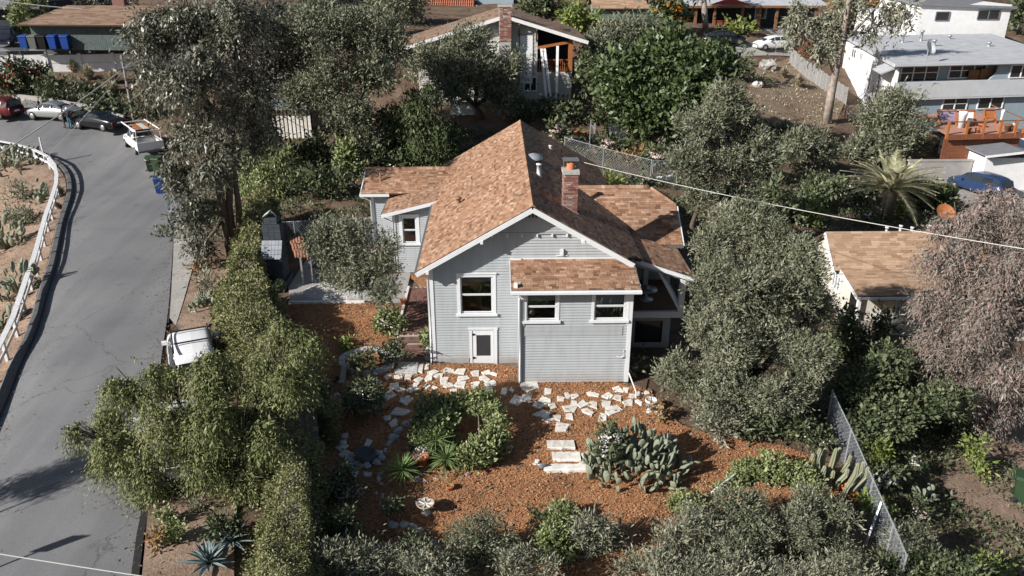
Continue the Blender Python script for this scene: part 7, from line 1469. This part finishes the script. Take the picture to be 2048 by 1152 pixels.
car('hidden_van', 'white car mostly hidden under the pepper tree', 'suv', 'carwhite', gp(345,915,.05), head(340,960,352,880))
car('grey_hatchback', 'grey blue hatchback half hidden by the eucalyptus', 'hatch', 'cargrey', gp(368,432,.05), head(366,450,362,400))
car('white_hatchback', 'white hatchback on the concrete drive by the slat gate', 'hatch', 'carwhite', gp(1544,101,.06), head(1570,104,1515,99))
car('dark_hatchback', 'dark hatchback half hidden behind the glossy tree', 'hatch', 'carblack', gp(1448,92,.06), head(1425,90,1480,94))
car('blue_estate', 'dark blue estate car parked by the white garage', 'suv', 'carblue', gp(1955,388,.05), head(1985,398,1915,368))
dr = sheet('upper_drive', pg([(1420,112),(1590,116),(1600,100),(1420,88)]), M['concrete'], .08, .7)
# --- wheelie bins
def bin_(label, p, m, rz=0., lid=None, s=1.):
    t = thing('wheelie_bin', label, 'bin', p, 'wheelie bins', rz); b = MB(); w0, w1 = .24*s, .3*s; h = 1.0*s
    b.add([(-w0,-.26*s,.05),(w0,-.26*s,.05),(w0,.22*s,.05),(-w0,.22*s,.05),(-w1,-.36*s,h),(w1,-.36*s,h),(w1,.34*s,h),(-w1,.34*s,h)], [(0,3,2,1),(0,1,5,4),(1,2,6,5),(2,3,7,6),(3,0,4,7)]); b.build('body', M[m], t, False, True)
    b = MB(); b.add([(-w1-.02,-.4*s,h),(w1+.02,-.4*s,h),(w1+.02,.36*s,h),(-w1-.02,.36*s,h),(-w1,-.38*s,h+.06),(w1,-.38*s,h+.06),(w1*.95,.34*s,h+.12),(-w1*.95,.34*s,h+.12)], [(0,1,5,4),(1,2,6,5),(2,3,7,6),(3,0,4,7),(4,5,6,7)]); b.build('lid', M[lid or m], t, False, True)
    MB().bar((-w1,.4*s,h-.04),(w1,.4*s,h-.04),.04).build('handle', M[lid or m], t, False, True)
    for q in (-1, 1): MB().lathe((0,0,0), [(0,-.03),(.12,-.03),(.12,.03),(0,.03)], 12).xform(Matrix.Translation((q*.26*s,.24*s,.12)) @ Matrix.Rotation(math.pi/2,4,'Y')).build('wheel', M['rubber'], t, True, True)
M['binblue'] = mat('blue_plastic', (.015,.07,.32), .5, .05); M['bingrey'] = mat('grey_plastic', (.16,.17,.16), .5, .05); M['binblack'] = mat('black_plastic', (.012,.012,.012), .5, 0); M['bingreen'] = mat('green_plastic', (.03,.06,.03), .5, .1)
def UP_(u, v): p = atz(u, v, UZ); return Vector((p[0], p[1], UZ+.01))
for lab, u, m in [('light blue recycling bin nearest the bush in the guardrail row',52,'binblue'),('grey rubbish bin second in the guardrail row',70,'bingrey'),('black rubbish bin in the middle of the guardrail row',89,'binblack'),('blue recycling bin fourth in the guardrail row',109,'binblue'),('blue recycling bin with white sticker at the end of the guardrail row',134,'binblue')]: bin_(lab, UP_(u, 98.5), m, R(5), s=1.12)
bin_('dark green bin behind the work truck', gp(304,345), 'bingreen', R(20)); bin_('blue bin by the eucalyptus near the parked hatchback', gp(322,388), 'binblue', R(15)); bin_('second green bin behind the work truck', gp(318,345), 'bingreen', R(-10)); bin_('green bin lying open at the right edge of the lower yard', gp(2040,1005), 'bingreen', R(60))
# --- people by the silver sedan
def person(label, p, rz, top, bottom, skin, hairm, h=1.74, arms=(0.1, .25)):
    t = thing('person', label, 'person', p, 'people standing by the cars', rz); k = h/1.74
    me = bpy.data.meshes.new('body'); J = dict(pel=(0,0,.93),spine=(0,.01,1.12),chest=(0,.02,1.32),neck=(0,.01,1.5),head=(0,-.02,1.6),crown=(0,-.01,1.7),ls=(.17,.02,1.42),le=(.25,.03,1.15),lw=(.21,-.16,.98),lh=(.19,-.24,.94),rs=(-.17,.02,1.42),re=(-.25,.03,1.15),rw=(-.2,-.18,1.02),rh=(-.17,-.26,1.02),lk=(.1,-.02,.5),la=(.11,.03,.09),lt=(.12,-.13,.04),lhip=(.09,0,.88),rhip=(-.09,0,.88),rk=(-.1,-.02,.5),ra=(-.11,.03,.09),rt=(-.12,-.13,.04))
    E_ = [('pel','spine'),('spine','chest'),('chest','neck'),('neck','head'),('head','crown'),('chest','ls'),('ls','le'),('le','lw'),('lw','lh'),('chest','rs'),('rs','re'),('re','rw'),('rw','rh'),('pel','lhip'),('lhip','lk'),('lk','la'),('la','lt'),('pel','rhip'),('rhip','rk'),('rk','ra'),('ra','rt')]
    RD = dict(pel=.15,spine=.145,chest=.16,neck=.06,head=.1,crown=.085,ls=.075,le=.055,lw=.04,lh=.045,rs=.075,re=.055,rw=.04,rh=.045,lk=.07,la=.048,lt=.045,lhip=.1,rhip=.1,rk=.07,ra=.048,rt=.045); N_ = list(J)
    me.from_pydata([tuple(c*k for c in J[n]) for n in N_], [(N_.index(a), N_.index(b)) for a, b in E_], []); o = link('body', me, t)
    md = o.modifiers.new('skin', 'SKIN'); sv = me.skin_vertices[0].data
    for i, n in enumerate(N_): sv[i].radius = (RD[n]*k, RD[n]*k); sv[i].use_root = (n == 'pel')
    md.use_smooth_shade = True; s_ = o.modifiers.new('sub', 'SUBSURF'); s_.levels = s_.render_levels = 1
    m, n, l, p_ = _nodes('clothes_'+top); tc = n.new('ShaderNodeTexCoord'); sx = n.new('ShaderNodeSeparateXYZ'); l.new(tc.outputs['Object'], sx.inputs[0]); r = _ramp(n, [(0,(.03,.025,.02)),(.06,bottom_c[bottom]),(.5,bottom_c[bottom]),(.505,bottom_c[top]),(.83,bottom_c[top]),(.835,skin),(1,skin)]); r.color_ramp.interpolation = 'CONSTANT'
    mm = n.new('ShaderNodeMath'); mm.operation = 'MULTIPLY'; mm.inputs[1].default_value = 1/1.8; l.new(sx.outputs[2], mm.inputs[0]); l.new(mm.outputs[0], r.inputs[0]); l.new(r.outputs[0], p_.inputs['Base Color']); p_.inputs['Roughness'].default_value = .85; me.materials.append(m)
    hr = MB(); hr.lathe((0,.01*k,1.6*k), [(.115*k,.02),(.12*k,.07*k),(.1*k,.13*k),(.05*k,.16*k),(0,.165*k)], 12).build('cap', M[hairm], t, True, True)
    for s in (1, -1):
        hd_ = MB(); w0 = Vector(J['lh' if s > 0 else 'rh'])*k
        for f in range(4): a = w0 + Vector(((f-1.5)*.018, -.02, .0)); hd_.tube([a, a+Vector((0,-.035,-.012)), a+Vector((0,-.055-.006*(f in (1,2)),-.035))], [.011,.01,.008], 6)
        a = w0 + Vector((-s*.03,0,0)); hd_.tube([a, a+Vector((-s*.025,-.03,.01)), a+Vector((-s*.02,-.05,0))], [.012,.011,.008], 6); hd_.build('fingers', M['skin'], t, True, True)
bottom_c = dict(jeans=(.06,.13,.2), brown=(.08,.06,.05), black=(.012,.015,.02), grey=(.12,.1,.09)); M['skin'] = mat('skin', (.45,.28,.2), .6, 0)
person('person in dark jacket and blue jeans with pale cap beside the black sedan', gp(143,262,.09), R(170), 'black', 'jeans', (.45,.28,.2), 'white')
person('person in dark top and brown trousers behind the one in jeans', gp(131,258,.09), R(-60), 'grey', 'brown', (.4,.25,.18), 'black')
# --- poles, sign, cables
def pole(name, label, u, v, h, r, m, cat='pole'): p = G(u, v); return tag(MB().tube([p - Zv*.3, p + Zv*h], [r, r*.9], 8).build(name, M[m]), label, cat)
pole('marker_post', 'slanted white marker post at the fence bend', 92, 330, 2.1, .07, 'fencewhite', 'post'); pole('wooden_pole', 'grey wooden pole standing behind the work truck', 267, 240, 5.2, .1, 'greyboard')
def sign():
    p = Vector((-16.9, 15.6, 0)); t = thing('street_sign', 'metal road sign on a post left of the road, only its shadow in view', 'sign', p); MB().tube([p-Zv*1.5, p+Zv*3.2], .035, 8).build('post', M['metal'], t); MB().box(p.x-.3,p.x+.3,p.y-.02,p.y+.01,p.z+2.5,p.z+3.2).build('panel', M['metal'], t)
sign()
def cable(label, A, B, sag, r, m='cable'):
    A = Vector(A); B = Vector(B); P = [A.lerp(B, i/24) - Zv*(sag*4*(i/24)*(1-i/24)) for i in range(25)]; tag(MB().tube(P, r, 6).build('cable', M[m]), label, 'cable', 'overhead cables')
cable('pale overhead cable from the back eave to the right over the tan house', (4.6,40.5,zroof(4.6)+.3), tuple(aty(2140,512,24)), .25, .013)
cable('upper of two pale cables crossing the bend on the left', tuple(aty(-60,345,30)), tuple(aty(300,95,58)), .2, .028); cable('lower of two thin cables crossing the bend on the left', tuple(aty(70,340,40)), tuple(aty(240,150,60)), .1, .018)
cable('white cable crossing the road at the bottom left corner', tuple(aty(-60,1098,12)), tuple(aty(420,1172,12)), .02, .012); cable('thin pale cable in front of the navy house roof', tuple(aty(-40,-5,70)), tuple(aty(165,18,72)), .1, .03)
# --- garden things
def pot(label, u, v, r, h, m='terracotta', fill='mulch', plant_=None):
    p = G(u, v, .05); t = thing('plant_pot', label, 'plant pot', p); MB().lathe((0,0,0), [(0,0),(r*.68,0),(r*.92,h*.8),(r*1.02,h*.8),(r*1.02,h),(r*.88,h),(r*.85,h*.9),(0,h*.9)], 18).build('pot', M[m], t, True, True)
    if plant_:
        n = plant_[1]; d = unit(n); d[:, 2] = np.abs(d[:, 2]); P = d*r*.95*rng.uniform(.3, 1, n)[:, None] + np.array([0, 0, h]); tag(link('leaves', quads_mesh('leaves', leaf_quads(P, nrm(d + rng.normal(0, .4, (n, 3))), unit(n), r*.28, r*.16), M[plant_[0]]), t), kind='stuff')
pot('terracotta pot with pale flowers between the two yuccas', 843, 934, .27, .42, plant_=('whitebloom', 110)); pot('small terracotta pot with a seedling alone on the mulch', 901, 984, .13, .18, plant_=('bright', 60)); pot('white tipped pot beside the rusty orange plant', 1301, 822, .22, .4, 'white', plant_=('rust', 40))
pot('green pot with flowers at the foot of the dark fireplace', 561, 585, .25, .4, 'bingreen', plant_=('box', 120)); pot('small red pot at the top of the stone planter', 740, 712, .12, .2, plant_=('bright', 60)); pot('orange pot beside the brick path', 808, 614, .17, .3, plant_=('bright', 40)); pot('white bucket inside the back chain link gate', 1318, 368, .2, .45, 'white'); pot('grey bucket beside the white bucket behind the gate', 1336, 364, .18, .4, 'lightwall')
pot('left orange pot on the back garden terrace', 1154, 272, .22, .35, 'orange', plant_=('rust', 60)); pot('right orange pot on the back garden terrace', 1168, 274, .22, .35, 'orange', plant_=('rust', 60))
M['tanstone'] = mat('tan_stone', (.42,.34,.25), .9, .15, 6)
def bird_bath():
    p = G(852, 1031, .05); t = thing('bird_bath', 'pale stone bird bath with radial ribs on the mulch', 'bird bath', p); h = .36
    MB().lathe((0,0,0), [(.15,0),(.15,.05),(.09,.1),(.07,.18),(.09,h-.12),(.16,h-.06)], 14).build('pedestal', M['stone'], t, True, True); MB().lathe((0,0,h-.08), [(.1,0),(.25,.05),(.29,.12),(.265,.12),(.2,.07),(0,.045)], 22).build('bowl', M['tanstone'], t, True, True)
    for k in range(7): a = k*.9; MB().bar((.03*math.cos(a),.03*math.sin(a),h-.015),(.25*math.cos(a),.25*math.sin(a),h+.025),.025).build('rib', M['white'], t, False, True)
bird_bath()
def sphere(name, label, u, v, r, m, cat): p = G(u, v); tag(MB().lathe((p.x,p.y,p.z+r), [(0.001,-r)]+[(r*math.cos(a), r*math.sin(a)) for a in np.linspace(-1.3,1.3,9)]+[(.001,r)], 14).build(name, M[m], None, True), label, cat)
def ball_lamp():
    p = G(1106, 1040); t = thing('ball_lamp', 'white ball garden lamp at the round light bush', 'lamp', p); MB().lathe((0,0,.25), [(0.001,-.13)]+[(.14*math.cos(a), .14*math.sin(a)) for a in np.linspace(-1.2,1.2,8)]+[(.001,.14)], 14).build('globe', M['white'], t, True, True); MB().tube([(0,0,-.1),(0,0,.16)], .04, 8).build('stem', M['gutter'], t, True, True)
ball_lamp()
def spot():
    p = G(1076, 946); t = thing('garden_spotlight', 'silver garden spotlight at the left end of the stone step', 'lamp', p); MB().lathe((0,0,0), [(.03,0),(.05,.05),(.17,.14),(.18,.16),(.14,.165),(0,.12)], 14).xform(Matrix.Translation((.1,0,.12)) @ Matrix.Rotation(-.5,4,'X')).build('head', M['metal'], t, True, True); MB().tube([(0,0,-.1),(.08,0,.15)], .03, 6).build('stake', M['black'], t, False, True)
spot()
tag(MB().tube([G(1420,1000,.25), G(1445,982,.3), G(1470,965,.3), G(1488,943,.2)], .035, 7).build('white_pipe', M['trim'], None, True), 'bent white pipe lying over the shrubs at the right mulch edge', 'pipe')
def tub():
    p = G(733, 925, .05); t = thing('stone_basin', 'round dark stone basin in the shaded stone ring', 'basin', p); MB().lathe((0,0,0), [(.28,0),(.36,.3),(.3,.32),(.26,.2),(0,.18)], 16).build('bowl', M['berm'], t, True, True)
    for k in range(9):
        a = k*.7; o = link('stone', random.choice(GREYROCKS), t, (.52*math.cos(a), .42*math.sin(a), .08)); o.scale = (.28,.24,.22)
tub()
def flower_patch(label, u, v, n, m, r): p = G(u, v); d = unit(n)*r; d[:, 2] = np.abs(d[:, 2])*.6 + .25; t = tag(link('flower_clump', quads_mesh('flower_clump', leaf_quads(d, unit(n), unit(n), .12, .1), M[m]), None, p), label, 'flowers')
flower_patch('orange flower clump under the columnar cactus', 1690, 1003, 70, 'orangebloom', .35); flower_patch('small orange flower clump left of the cactus foot', 1655, 998, 40, 'orangebloom', .22)
# boulder on the dry slope
for lab, u, v, w_, h_ in [('big dark boulder below the white hatchback', 1535, 140, 34, 30), ('smaller dark boulder left on the dry slope', 1515, 175, 22, 18), ('pale boulder at the left of the parked white car', 388, 628, 11, 10)]:
    tag(put_rock(None, u, v, w_, h_, [rock_mesh(41).mesh('boulder', M['rock'])], 'boulder'), lab, 'boulder')
